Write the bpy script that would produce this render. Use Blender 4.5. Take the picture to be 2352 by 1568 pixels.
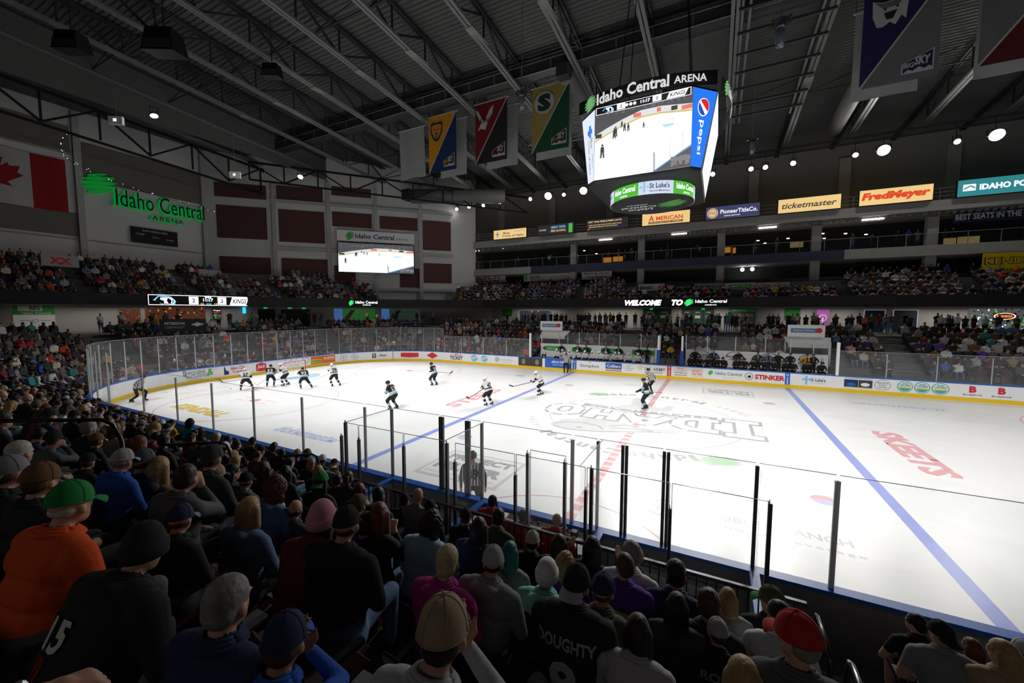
import bpy, math, random
import numpy as np
from mathutils import Vector, Matrix
from mathutils.bvhtree import BVHTree
for o in list(bpy.data.objects): bpy.data.objects.remove(o, do_unlink=True)
SC = bpy.context.scene
COL = SC.collection
PI = math.pi
rnd = random.Random(7)
# ------------------------------------------------ camera, exposure, world, main lights
CAM = Vector((3.204, -20.456, 5.320)); YAW, PITCH, ROLL = -0.4749, -0.0759, 0.0027; FPX = 913.4
cf = Vector((math.sin(YAW)*math.cos(PITCH), math.cos(YAW)*math.cos(PITCH), math.sin(PITCH)))
cr0 = cf.cross(Vector((0, 0, 1))).normalized(); cu0 = cr0.cross(cf)
cr = cr0*math.cos(ROLL) + cu0*math.sin(ROLL); cu = cu0*math.cos(ROLL) - cr0*math.sin(ROLL)
cd = bpy.data.cameras.new('camera'); cam = bpy.data.objects.new('camera', cd); COL.objects.link(cam)
cd.sensor_width = 36; cd.lens = FPX/2352*36; cd.clip_start = 0.05; cd.clip_end = 300
M = Matrix((cr, cu, -cf)).transposed().to_4x4(); M.translation = CAM
cam.matrix_world = M; SC.camera = cam
SC.view_settings.view_transform = 'Standard'; SC.view_settings.look = 'None'
SC.view_settings.gamma = 1; SC.view_settings.use_curve_mapping = False
SC.view_settings.exposure = 0.0
try:
    SC.cycles.transparent_max_bounces = 24; SC.cycles.max_bounces = 6; SC.cycles.diffuse_bounces = 4
    SC.cycles.glossy_bounces = 3; SC.cycles.sample_clamp_indirect = 4
except Exception: pass
W = bpy.data.worlds.new('world'); SC.world = W; W.use_nodes = True
W.node_tree.nodes['Background'].inputs[0].default_value = (0.75, 0.8, 0.9, 1)
W.node_tree.nodes['Background'].inputs[1].default_value = 0.012
SPOT_W = 17500.0          # rink floodlights
ROOF_K = -0.0727          # roof falls towards the far side
def roof_z(y, base=24.0): return base + ROOF_K*y
def px_ray(px, py): return cf + cr*((px-1176)/FPX) - cu*((py-784)/FPX)
def atY(px, py, y):
    d = px_ray(px, py); return CAM + d*((y-CAM.y)/d.y)
def atX(px, py, x):
    d = px_ray(px, py); return CAM + d*((x-CAM.x)/d.x)
def atZ(px, py, z):
    d = px_ray(px, py); return CAM + d*((z-CAM.z)/d.z)
def proj(p):
    d = Vector(p)-CAM; z = d.dot(cf)
    if z < .05: return None
    return 1176+FPX*d.dot(cr)/z, 784-FPX*d.dot(cu)/z, z
def spot(name, loc, aim, watt, cone, col=(1, .98, .95), parent=None, size=.35, blend=.6):
    l = bpy.data.lights.new(name, 'SPOT'); l.energy = watt; l.spot_size = math.radians(cone); l.spot_blend = blend
    l.color = col; l.shadow_soft_size = size
    o = bpy.data.objects.new(name, l); COL.objects.link(o); o.location = loc
    o.rotation_euler = (Vector(aim)-Vector(loc)).to_track_quat('-Z', 'Y').to_euler()
    return o
# far light line y=27.5, near light line (behind the camera) y=-25, end line x=-39
FAR_LAMPS = [(1036, 482, 0), (1049, 480, 0), (1077, 475, 0), (1110, 472, 0), (1148, 464, 1), (1218, 457, 0), (1259, 450, 2), (1295, 447, 0), (1340, 438, 2),
             (1637, 400, 0), (1725, 388, 0), (1758, 384, 0), (1822, 375, 0), (1965, 356, 0), (2030, 345, 2), (2199, 325, 0), (2290, 310, 2)]
for i, (sx, ax) in enumerate([(-27, -25), (-19, -18.5), (-12, -12), (-5, -6), (2, 0), (9, 6.5), (16, 13), (23, 20), (30, 27)]):
    spot('rink_spot', (sx, 27.3, roof_z(27.3)-2.0), (ax, -2.5, 0), SPOT_W*.9, 42, blend=.8)
    spot('rink_spot', (sx, -24, roof_z(-24)-1.5), (ax*1.03, .5, 0), SPOT_W*1.0, 43, blend=.85)
for sx, sy in ((-38.5, -6), (-38.5, 6)):
    spot('rink_spot', (sx, sy, 20.5), (-23, sy*.6, 0), SPOT_W*.6, 42)
# ------------------------------------------------ object helpers
def link(name, data=None, parent=None, **k):
    o = bpy.data.objects.new(name, data); COL.objects.link(o)
    if parent is not None: o.parent = parent
    for a, b in k.items(): o[a] = b
    return o
def tag(o, label, cat=None, group=None, kind=None):
    o['label'] = label
    if cat: o['category'] = cat
    if group: o['group'] = group
    if kind: o['kind'] = kind
    return o
def thing(name, label, cat, loc=(0, 0, 0), group=None, rz=0):
    o = link(name); o.location = loc; o.rotation_euler = (0, 0, rz); return tag(o, label, cat, group)
class MB:
    def __init__(s): s.v = []; s.f = []; s.m = []; s.mi = 0
    def add(s, vs, fs, mi=None):
        n = len(s.v); s.v += [tuple(v) for v in vs]; mi = s.mi if mi is None else mi
        for f in fs: s.f.append([n+i for i in f]); s.m.append(mi)
        return s
    def box(s, a, b, mi=None):
        (x0, y0, z0), (x1, y1, z1) = a, b
        return s.add([(x0, y0, z0), (x1, y0, z0), (x1, y1, z0), (x0, y1, z0), (x0, y0, z1), (x1, y0, z1), (x1, y1, z1), (x0, y1, z1)],
              [(0, 3, 2, 1), (4, 5, 6, 7), (0, 1, 5, 4), (1, 2, 6, 5), (2, 3, 7, 6), (3, 0, 4, 7)], mi)
    def bar(s, a, b, w, h=None, mi=None, up=(0, 0, 1)):
        a = Vector(a); b = Vector(b); h = h or w; d = (b-a).normalized(); up = Vector(up)
        if abs(d.dot(up)) > .98: up = Vector((1, 0, 0))
        x = d.cross(up).normalized()*w/2; y = x.cross(d).normalized()*h/2
        return s.add([a-x-y, a+x-y, a+x+y, a-x+y, b-x-y, b+x-y, b+x+y, b-x+y],
              [(0, 3, 2, 1), (4, 5, 6, 7), (0, 1, 5, 4), (1, 2, 6, 5), (2, 3, 7, 6), (3, 0, 4, 7)], mi)
    def tube(s, pts, r, n=8, mi=None, cap=True):
        pts = [Vector(p) for p in pts]; rs = r if isinstance(r, (list, tuple)) else [r]*len(pts)
        vs = []; fs = []; px = None
        for i, p in enumerate(pts):
            d = (pts[min(i+1, len(pts)-1)]-pts[max(i-1, 0)]).normalized()
            if px is None: px = d.cross(Vector((0, 0, 1)) if abs(d.z) < .95 else Vector((1, 0, 0))).normalized()
            px = (px-d*px.dot(d)).normalized(); py = d.cross(px)
            for k in range(n): vs.append(p+(px*math.cos(2*PI*k/n)+py*math.sin(2*PI*k/n))*rs[i])
        for i in range(len(pts)-1):
            for k in range(n): fs.append((i*n+k, i*n+(k+1) % n, (i+1)*n+(k+1) % n, (i+1)*n+k))
        if cap: fs.append(tuple(range(n-1, -1, -1))); fs.append(tuple((len(pts)-1)*n+k for k in range(n)))
        return s.add(vs, fs, mi)
    def loft(s, rings, mi=None, closed=True, caps=True):
        n = len(rings[0]); vs = [p for r in rings for p in r]; fs = []
        for i in range(len(rings)-1):
            for k in range(n if closed else n-1): fs.append((i*n+k, i*n+(k+1) % n, (i+1)*n+(k+1) % n, (i+1)*n+k))
        if closed and caps: fs.append(tuple(range(n-1, -1, -1))); fs.append(tuple((len(rings)-1)*n+k for k in range(n)))
        return s.add(vs, fs, mi)
    def ball(s, c, r, n=10, m=6, mi=None, z0=-1, z1=1):
        c = Vector(c); r = r if isinstance(r, (tuple, list)) else (r, r, r); rings = []
        a0 = math.asin(max(-1, z0)); a1 = math.asin(min(1, z1))
        for i in range(m+1):
            a = a0+(a1-a0)*i/m; q = max(math.cos(a), .02)
            rings.append([c+Vector((r[0]*q*math.cos(2*PI*k/n), r[1]*q*math.sin(2*PI*k/n), r[2]*math.sin(a))) for k in range(n)])
        return s.loft(rings, mi)
    def mesh(s, name):
        me = bpy.data.meshes.new(name); me.from_pydata(s.v, [], s.f); me.polygons.foreach_set('material_index', s.m); me.update(); return me
    def build(s, name, mats, parent=None, smooth=False, **k):
        me = s.mesh(name)
        for m in (mats if isinstance(mats, (list, tuple)) else [mats]): me.materials.append(m)
        if smooth: me.polygons.foreach_set('use_smooth', [True]*len(me.polygons))
        return link(name, me, parent, **k)
# ------------------------------------------------ materials
MC = {}
def mat(name, col, rough=.6, metal=0, emit=0, var=.12, scale=4, bump=0, spec=.3, ecol=None):
    if name in MC: return MC[name]
    m = bpy.data.materials.new(name); m.use_nodes = True; nt = m.node_tree; b = nt.nodes['Principled BSDF']
    b.inputs['Roughness'].default_value = rough; b.inputs['Metallic'].default_value = metal
    b.inputs['Specular IOR Level'].default_value = spec
    c = (*col, 1); b.inputs['Base Color'].default_value = c
    if emit: b.inputs['Emission Color'].default_value = (*(ecol or col), 1); b.inputs['Emission Strength'].default_value = emit
    if var:
        tc = nt.nodes.new('ShaderNodeTexCoord'); nz = nt.nodes.new('ShaderNodeTexNoise'); nz.inputs['Scale'].default_value = scale; nz.inputs['Detail'].default_value = 4
        mx = nt.nodes.new('ShaderNodeMix'); mx.data_type = 'RGBA'
        mx.inputs[6].default_value = (*[x*(1-var) for x in col], 1); mx.inputs[7].default_value = (*[min(1, x*(1+var)) for x in col], 1)
        nt.links.new(tc.outputs['Object'], nz.inputs['Vector']); nt.links.new(nz.outputs['Fac'], mx.inputs[0]); nt.links.new(mx.outputs[2], b.inputs['Base Color'])
        if bump:
            bp = nt.nodes.new('ShaderNodeBump'); bp.inputs['Strength'].default_value = bump; bp.inputs['Distance'].default_value = .02
            nt.links.new(nz.outputs['Fac'], bp.inputs['Height']); nt.links.new(bp.outputs['Normal'], b.inputs['Normal'])
    MC[name] = m; return m
def emat(name, col, e):
    return mat(name, (0.01, 0.01, 0.01), .5, emit=e, var=0, ecol=col)
def glassmat(name, tint=(.96, .98, .98), haze=.03, gl=.05):
    if name in MC: return MC[name]
    m = bpy.data.materials.new(name); m.use_nodes = True; nt = m.node_tree; nt.nodes.clear()
    out = nt.nodes.new('ShaderNodeOutputMaterial'); t = nt.nodes.new('ShaderNodeBsdfTransparent'); t.inputs[0].default_value = (*tint, 1)
    g = nt.nodes.new('ShaderNodeBsdfGlossy'); g.inputs['Roughness'].default_value = .04; g.inputs[0].default_value = (1, 1, 1, 1)
    d = nt.nodes.new('ShaderNodeBsdfDiffuse'); d.inputs[0].default_value = (.8, .82, .85, 1)
    nz = nt.nodes.new('ShaderNodeTexNoise'); nz.inputs['Scale'].default_value = 3; nz.inputs['Detail'].default_value = 6
    mr = nt.nodes.new('ShaderNodeMapRange'); mr.inputs[3].default_value = haze*.4; mr.inputs[4].default_value = haze*1.6
    tc = nt.nodes.new('ShaderNodeTexCoord'); nt.links.new(tc.outputs['Object'], nz.inputs['Vector']); nt.links.new(nz.outputs['Fac'], mr.inputs[0])
    lw = nt.nodes.new('ShaderNodeLayerWeight'); lw.inputs[0].default_value = .5; pw = nt.nodes.new('ShaderNodeMath'); pw.operation = 'POWER'; pw.inputs[1].default_value = 4; nt.links.new(lw.outputs['Facing'], pw.inputs[0]); fr = nt.nodes.new('ShaderNodeMath'); fr.operation = 'MULTIPLY_ADD'; fr.inputs[1].default_value = .35; fr.inputs[2].default_value = gl*.7; nt.links.new(pw.outputs[0], fr.inputs[0])
    a = nt.nodes.new('ShaderNodeMixShader'); b = nt.nodes.new('ShaderNodeMixShader')
    nt.links.new(fr.outputs[0], a.inputs[0]); nt.links.new(t.outputs[0], a.inputs[1]); nt.links.new(g.outputs[0], a.inputs[2])
    nt.links.new(mr.outputs[0], b.inputs[0]); nt.links.new(a.outputs[0], b.inputs[1]); nt.links.new(d.outputs[0], b.inputs[2])
    nt.links.new(b.outputs[0], out.inputs[0]); MC[name] = m; return m
# ------------------------------------------------ flat graphics and lettering
TXT = {}
def glyphs(s, shear=0, bold=0, space=1):
    key = (s, shear, bold, space)
    if key in TXT: return TXT[key]
    c = bpy.data.curves.new('t', 'FONT'); c.body = s; c.shear = shear; c.offset = bold; c.resolution_u = 2; c.space_character = space
    o = bpy.data.objects.new('t', c); COL.objects.link(o); dg = bpy.context.evaluated_depsgraph_get()
    me = bpy.data.meshes.new_from_object(o.evaluated_get(dg))
    vs = [(v.co.x, v.co.y) for v in me.vertices]; fs = [list(p.vertices) for p in me.polygons]
    bpy.data.objects.remove(o); bpy.data.curves.remove(c); bpy.data.meshes.remove(me)
    if vs:
        xs = [v[0] for v in vs]; ys = [v[1] for v in vs]; x0, x1, y0, y1 = min(xs), max(xs), min(ys), max(ys)
        vs = [((x-(x0+x1)/2)/(x1-x0), (y-(y0+y1)/2)/(y1-y0)) for x, y in vs]; asp = (x1-x0)/(y1-y0)
    else: asp = 1
    TXT[key] = (vs, fs, asp); return TXT[key]
class Gfx:
    """printed graphics: 2-D shapes mapped by f(x, y, off) onto the surface that carries them"""
    def __init__(s, f, step=.004): s.f = f; s.mb = MB(); s.mats = []; s.off = step; s.step = step; s.n = 0
    def mi(s, m):
        if m not in s.mats: s.mats.append(m)
        return s.mats.index(m)
    def up(s): s.off += s.step; return s
    def o(s): s.n += 1; return s.off+(s.n % 60)*s.step*.012
    def poly(s, pts, m):
        q = s.o(); s.mb.add([s.f(x, y, q) for x, y in pts], [list(range(len(pts)))], s.mi(m)); return s
    def rect(s, x0, y0, x1, y1, m, n=1):
        for i in range(n):
            a = x0+(x1-x0)*i/n; b = x0+(x1-x0)*(i+1)/n; s.poly([(a, y0), (b, y0), (b, y1), (a, y1)], m)
        return s
    def disc(s, x, y, r, m, ry=None, n=20, a0=0, a1=2*PI):
        ry = ry or r; p = [(x+r*math.cos(a0+(a1-a0)*k/n), y+ry*math.sin(a0+(a1-a0)*k/n)) for k in range(n+(a1-a0 < 6.2))]
        return s.poly(p, m)
    def ring(s, x, y, r, w, m, ry=None, n=28, a0=0, a1=2*PI):
        ry = ry or r
        for k in range(n):
            a = a0+(a1-a0)*k/n; b = a0+(a1-a0)*(k+1)/n; q = (r-w)/r
            s.poly([(x+r*q*math.cos(a), y+ry*q*math.sin(a)), (x+r*math.cos(a), y+ry*math.sin(a)), (x+r*math.cos(b), y+ry*math.sin(b)), (x+r*q*math.cos(b), y+ry*q*math.sin(b))], m)
        return s
    def line(s, pts, w, m):
        for (x0, y0), (x1, y1) in zip(pts, pts[1:]):
            L = math.hypot(x1-x0, y1-y0) or 1; nx, ny = -(y1-y0)/L*w/2, (x1-x0)/L*w/2
            s.poly([(x0-nx, y0-ny), (x1-nx, y1-ny), (x1+nx, y1+ny), (x0+nx, y0+ny)], m)
        return s
    def text(s, t, x, y, m, w=None, h=None, shear=0, bold=.02, rot=0, space=1):
        vs, fs, asp = glyphs(t, shear, bold, space)
        if w is None: w = h*asp
        if h is None: h = w/asp
        c, q = math.cos(rot), math.sin(rot); of = s.o()
        s.mb.add([s.f(x+vx*w*c-vy*h*q, y+vx*w*q+vy*h*c, of) for vx, vy in vs], fs, s.mi(m)); return s
    def leaf(s, x, y, w, h, m, rows=7):
        """slanted brush-stroke mark: stacked diagonal bars that make a rounded shape"""
        for k in range(rows):
            t = (k+.5)/rows*2-1; half = math.sqrt(max(0, 1-t*t))*.5*w+.08*w; cy = y+t*h/2; jit = (.06 if k % 2 else -.06)*w
            q = h/rows; s.poly([(x-half+jit, cy-q*1.3), (x-half*.2+jit, cy-q*.8), (x+half+jit, cy+q*.9), (x+half*.9+jit, cy+q*1.3), (x+jit, cy+q*.7), (x-half*.9+jit, cy-q*.6)], m)
        return s
    def build(s, name, parent, label=None):
        if not s.mb.f: return None
        o = s.mb.build(name, s.mats, parent)
        if label: o['label'] = label
        return o
def planar(o, u, v):
    o = Vector(o); u = Vector(u).normalized(); v = Vector(v).normalized(); n = u.cross(v)
    return lambda x, y, off: o+u*x+v*y+n*off
# colours used for print (true colours of ink)
def ink(name, col, e=0):
    return mat('print '+name, col, .45, var=0, emit=e, ecol=col) if e else mat('print '+name, col, .45, var=0)
WHT = (.82, .82, .82); BLK = (.012, .012, .014); RED = (.6, .03, .04); GRN = (.04, .42, .05); BLU = (.03, .12, .5); NAVY = (.015, .03, .12)
# ================================================= RINK
RR = 8.53; HX = 30.48; HY = 12.95; SX = HX-RR; SY = HY-RR; QA = RR*PI/2
PER = 4*SX+4*SY+4*QA
def P(t, d=0.0):
    """point on the rink outline (offset outwards by d): t = metres from the far centre, positive to the left"""
    t = t % PER; q = RR+d
    segs = [(SX, 's', (0, HY), (-1, 0)), (QA, 'a', (-SX, SY), PI/2), (2*SY, 's', (-HX, SY), (0, -1)), (QA, 'a', (-SX, -SY), PI),
            (2*SX, 's', (-SX, -HY), (1, 0)), (QA, 'a', (SX, -SY), PI*1.5), (2*SY, 's', (HX, -SY), (0, 1)), (QA, 'a', (SX, SY), 0), (SX, 's', (SX, HY), (-1, 0))]
    for L, k, c, a in segs:
        if t <= L+1e-9:
            if k == 's':
                n = (-a[1], a[0]); n = (a[1], -a[0]) if (a[1]*c[0]-a[0]*c[1]) > 0 else n
                return c[0]+a[0]*t+n[0]*d, c[1]+a[1]*t+n[1]*d
            an = a+t/RR; return c[0]+q*math.cos(an), c[1]+q*math.sin(an)
        t -= L
    return 0, HY+d
def Pn(t):
    a = P(t, 0); b = P(t, 1); return b[0]-a[0], b[1]-a[1]
TS = [k*PER/240 for k in range(240)]
def loop_mesh(mb, prof, ts, mi=0, closed=False):
    rings = []
    for t in ts:
        rings.append([(P(t, d)[0], P(t, d)[1], z) for d, z in prof])
    n = len(prof); vs = [p for r in rings for p in r]; fs = []
    m = len(rings)
    for i in range(m if closed else m-1):
        j = (i+1) % m
        for k in range(n-1): fs.append((i*n+k, j*n+k, j*n+k+1, i*n+k+1))
    mb.add(vs, fs, mi)
def tlist(a, b, step=.6):
    n = max(1, int(abs(b-a)/step)); return [a+(b-a)*i/n for i in range(n+1)]
PXT = []
for k in range(1400):
    t = -24+k*.05; q = proj((*P(t, 0), .6))
    if q and t < 49: PXT.append((q[0], t))
def t_px(px): return min(PXT, key=lambda a: abs(a[0]-px))[1]
# ---- ice
def ice_mat():
    m = mat('ice', (.9, .915, .93), .22, var=0, spec=.35); nt = m.node_tree; b = nt.nodes['Principled BSDF']
    tc = nt.nodes.new('ShaderNodeTexCoord'); n = nt.nodes.new('ShaderNodeTexNoise'); n.inputs['Scale'].default_value = .35; n.inputs['Detail'].default_value = 4; n.inputs['Distortion'].default_value = 1.2
    mp = nt.nodes.new('ShaderNodeMapping'); mp.inputs['Scale'].default_value = (1, 1.6, 1); mp.inputs['Rotation'].default_value = (0, 0, .4)
    cr_ = nt.nodes.new('ShaderNodeValToRGB'); cr_.color_ramp.elements[0].color = (.855, .865, .875, 1); cr_.color_ramp.elements[1].color = (.90, .91, .92, 1)
    cr_.color_ramp.elements[0].position = .3; cr_.color_ramp.elements[1].position = .62
    w = nt.nodes.new('ShaderNodeTexNoise'); w.inputs['Scale'].default_value = 1.2; w.inputs['Detail'].default_value = 5; w.inputs['Distortion'].default_value = 5
    mr = nt.nodes.new('ShaderNodeMapRange'); mr.inputs[3].default_value = .26; mr.inputs[4].default_value = .38
    nt.links.new(tc.outputs['Object'], mp.inputs[0]); nt.links.new(mp.outputs[0], n.inputs['Vector']); nt.links.new(n.outputs['Fac'], cr_.inputs[0]); nt.links.new(cr_.outputs[0], b.inputs['Base Color'])
    nt.links.new(tc.outputs['Object'], w.inputs['Vector']); nt.links.new(w.outputs['Fac'], mr.inputs[0]); nt.links.new(mr.outputs[0], b.inputs['Roughness'])
    return m
mb = MB(); mb.add([(*P(t, .02), 0) for t in TS], [list(range(len(TS)))])
ice = mb.build('floor', ice_mat()); tag(ice, 'white rink ice with scuffs and painted marks', kind='structure')
mb = MB(); mb.box((-56, -36, -.3), (46, 40, -.04)); slab = mb.build('floor_slab', mat('slab', (.12, .12, .12), .8)); tag(slab, 'grey concrete slab round the ice', kind='structure')
def icem(name, col): return mat('ice paint '+name, col, .3, var=.1, scale=3)
iR = icem('red', (.72, .30, .34)); iR2 = icem('pale red', (.80, .62, .64)); iB = icem('blue', (.30, .36, .80)); iB2 = icem('pale blue', (.55, .62, .85)); iG = icem('grey', (.42, .43, .44)); iG2 = icem('pale grey', (.66, .67, .68))
iGR = icem('green', (.42, .68, .42)); iY = icem('yellow', (.75, .58, .12)); iC = icem('crease', (.38, .62, .86)); iW = icem('white', (.86, .87, .88)); iPk = icem('pink', (.82, .42, .46))
flat = lambda x, y, off: (x, y, off)
g = Gfx(flat, .002)
g.rect(-.15, -HY, .15, HY, iR)
g.up()
for k in range(52):
    y = -HY+.25+k*.5
    g.rect(-.15, y, .15, y+.2, iR2)
g.build('centre_line', ice, 'red chequered centre line')
for s in (-1, 1):
    g = Gfx(flat, .002); g.rect(s*7.77-.15, -HY, s*7.77+.15, HY, iB, 1); g.build('blue_line', ice)
    g = Gfx(flat, .002); g.rect(s*27.13-.025, -11, s*27.13+.025, 11, iR); g.build('goal_line', ice)
g = Gfx(flat, .004); g.ring(0, 0, 4.57, .05, iB2, n=64); g.disc(0, 0, .18, iB); g.build('centre_circle', ice)
for sx in (-1, 1):
    for sy in (-1, 1):
        g = Gfx(flat, .003); x, y = sx*21.03, sy*6.7; g.ring(x, y, 4.57, .05, iPk, n=64); g.disc(x, y, .3, iR)
        for a in (-1, 1):
            for b in (-1, 1):
                g.rect(x+a*.6-(.9 if a < 0 else 0), y+b*.3-.025, x+a*.6+(.9 if a > 0 else 0), y+b*.3+.025, iPk)
            g.rect(x+a*.85-.025, y-5.2, x+a*.85+.025, y-4.55, iPk); g.rect(x+a*.85-.025, y+4.55, x+a*.85+.025, y+5.2, iPk)
        g.build('faceoff_circle', ice)
        g = Gfx(flat, .003); x = sx*6.1
        g.disc(x, y, .32, iPk, ry=.32, a0=0, a1=PI); g.disc(x, y, .32, iB2, ry=.32, a0=PI, a1=2*PI); g.build('faceoff_dot', ice)
g = Gfx(flat, .003); g.disc(-27.13, 0, 1.83, iC, a0=-PI/2, a1=PI/2, n=24); g.ring(-27.13, 0, 1.83, .05, iR, a0=-PI/2, a1=PI/2); g.build('goal_crease', ice)
g = Gfx(flat, .003); g.ring(0, -HY, 3.05, .05, iPk, a0=0, a1=PI, n=40); g.build('referee_crease', ice)
# centre logo (reads from the far benches)
g = Gfx(flat, .0025)
def fishpoly(pts, m): g.poly([atZ(x, y, 0).to_2d()[:] for x, y in pts], m)
fishpoly([(1262, 973), (1290, 962), (1345, 960), (1400, 963), (1440, 973), (1470, 985), (1510, 985), (1548, 988), (1562, 997), (1530, 996), (1490, 992), (1440, 994), (1380, 992), (1320, 988), (1280, 982)], iG2)
fishpoly([(1412, 933), (1450, 928), (1452, 917), (1465, 915), (1478, 922), (1490, 932), (1520, 938), (1532, 932), (1548, 934), (1540, 945), (1500, 944)], iG2)
g.up()
for pts in ([(1270, 972), (1300, 968), (1340, 970), (1375, 978), (1385, 986)], [(1270, 976), (1310, 986), (1380, 991), (1450, 991), (1520, 993)], [(1400, 978), (1440, 976), (1500, 990)], [(1405, 983), (1450, 984), (1500, 992)]):
    g.line([atZ(x, y, 0).to_2d()[:] for x, y in pts], .09, iG)
g.disc(*atZ(1330, 981, 0).to_2d(), .13, iG)
g.up()
LT_ = {'I': [[(-.3, .5), (.3, .5)], [(0, .5), (0, -.5)], [(-.3, -.5), (.3, -.5)]], 'D': [[(-.4, .5), (.15, .5), (.4, .25), (.4, -.25), (.15, -.5), (-.4, -.5)], [(-.2, .5), (-.2, -.5)]], 'A': [[(-.45, -.5), (-.1, .5), (.1, .5), (.45, -.5)], [(-.3, -.12), (.3, -.12)]],
       'H': [[(-.32, .5), (-.32, -.5)], [(.32, .5), (.32, -.5)], [(-.32, 0), (.32, 0)]], 'O': [[(-.36, .25), (-.15, .5), (.15, .5), (.36, .25), (.36, -.25), (.15, -.5), (-.15, -.5), (-.36, -.25), (-.36, .25)]]}
for wd, m_, of in ((.82, iG, .005), (.55, iW, .009)):
    g.off = of
    for c, x, y, w, h in [('I', 4.45, .15, 1.7, 2.5), ('D', 2.5, .0, 1.9, 1.9), ('A', .25, -.25, 2.1, 1.5), ('H', -1.85, -.2, 1.8, 1.5), ('O', -4.0, .0, 1.8, 1.9)]:
        for st in LT_[c]:
            e = (wd-.55)/2; q = [(x-a*w, y-b*h) for a, b in st]
            (x0_, y0_), (x1_, y1_) = q[0], q[1]; L = math.hypot(x1_-x0_, y1_-y0_); q[0] = (x0_-(x1_-x0_)/L*(e+.2), y0_-(y1_-y0_)/L*(e+.2))
            (x0_, y0_), (x1_, y1_) = q[-1], q[-2]; L = math.hypot(x1_-x0_, y1_-y0_); q[-1] = (x0_-(x1_-x0_)/L*(e+.2), y0_-(y1_-y0_)/L*(e+.2))
            g.line(q, wd, m_)
g.off = .011; g.poly([(-3.4, 1.25), (0, 1.0), (3.4, 1.2), (3.4, 1.75), (0, 1.5), (-3.4, 1.75)], iG)
g.up(); g.text('STEELHEADS', 0, 1.35, iW, w=6.2, h=.38, rot=PI)
g.build('centre_logo', ice, 'grey centre ice fish logo with outlined letters')
def arc_text(g, s, R, a_mid, ch, m, out=True, widths=None, sp=1.0):
    tot = sum(.35 if c == ' ' else (.5 if c in 'ilI' else 1) for c in s); da = ch*.95*sp/R; a = a_mid+(tot/2)*da*(1 if out else -1)
    for c in s:
        w = .35 if c == ' ' else (.5 if c in 'ilI' else 1)
        a += -w*da/2 if out else w*da/2
        if c != ' ':
            hh = ch if (c.isupper() or c in 'dhltb') else ch*.75
            g.text(c, R*math.cos(a), R*math.sin(a), m, w=w*ch*.72, h=hh, rot=a-PI/2 if out else a-PI/2, bold=.03)
        a += -w*da/2 if out else w*da/2
g = Gfx(flat, .003)
arc_text(g, 'Idaho Central', 5.6, PI/2+.08, .62, iG); arc_text(g, 'ARENA', 5.6, PI/2-.85, .36, iG2, sp=1.4)
arc_text(g, 'Idaho Central', 5.5, -PI/2-.08, .62, iG); arc_text(g, 'ARENA', 5.5, -PI/2-.95, .36, iG2, sp=1.4)
g.leaf(-3.4, 4.63, 1.1, .8, iGR); g.leaf(3.5, -4.75, 1.25, .9, iGR, 9)
g.build('arena_lettering', ice, 'arena name painted in arcs round the centre circle')
g = Gfx(flat, .003)
g.text('STEELS', -9.95, .2, iPk, w=5.6, h=.95, rot=PI/2, bold=.04, shear=.1); g.text('SKEETS', 10.0, -.15, iPk, w=5.5, h=1.0, rot=-PI/2, bold=.05)
g.text('ticketmaster', -12.25, -9.5, iB2, w=4.1, h=.75, shear=.3, bold=.03); g.text('ticketmaster', 12.4, 9.2, iB2, w=4.1, h=.6, rot=PI, shear=.3)
g.text('DOUBLE', 3.6, -9.1, iG2, w=1.55, h=.34); g.text('RANCH', 5.5, -9.1, iG2, w=1.35, h=.34); g.text('Northwest Beverage', 4.5, -9.62, iG2, w=3.6, h=.2, space=1.3)
g.ring(2.1, -9.25, .48, .09, iG2); g.text('R', 2.1, -9.25, iG2, h=.45)
g.text('KENDALL', -21.2, -9.45, iY, w=4.7, h=.85, bold=.06)
g.poly([(-5.6, -10.5), (-5.6, -8.2), (-2.5, -8.2), (-2.5, -10.5)], iG2); g.up(); g.poly([(-5.48, -10.38), (-5.48, -8.32), (-2.62, -8.32), (-2.62, -10.38)], iW); g.up()
g.text('PROJECT', -4.05, -8.8, iG, w=2.6, h=.62, bold=.06); g.text('FILTER', -4.05, -9.55, iG, w=2.6, h=.62, bold=.06); g.text('IDAHO DEPARTMENT OF HEALTH', -4.05, -10.15, iG2, w=2.6, h=.18)
g.off = .003; g.poly([(2.5, 8.2), (2.5, 10.4), (5.5, 10.4), (5.5, 8.2)], iG2); g.up(); g.poly([(2.62, 8.32), (2.62, 10.28), (5.38, 10.28), (5.38, 8.32)], iW); g.up()
g.text('PROJECT', 4, 9.75, iG, w=2.5, h=.6, bold=.06, rot=PI); g.text('FILTER', 4, 8.95, iG, w=2.5, h=.6, bold=.06, rot=PI)
g.off = .003; g.text('american family', -5.2, 9.6, iG2, w=2.4, h=.25); g.ring(-2.2, 9.0, .7, .06, iG2, ry=.4); g.text('FORD', -2.2, 9.0, iG2, w=.9, h=.3)
g.text('ticket power', -13.2, 8.9, iB2, w=3.2, h=.3); g.poly([(-11.6, 8.6), (-10.6, 8.6), (-10.8, 9.1), (-11.4, 9.1)], iC)
g.build('sponsor_lettering', ice, 'sponsor names painted on the ice')
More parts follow.
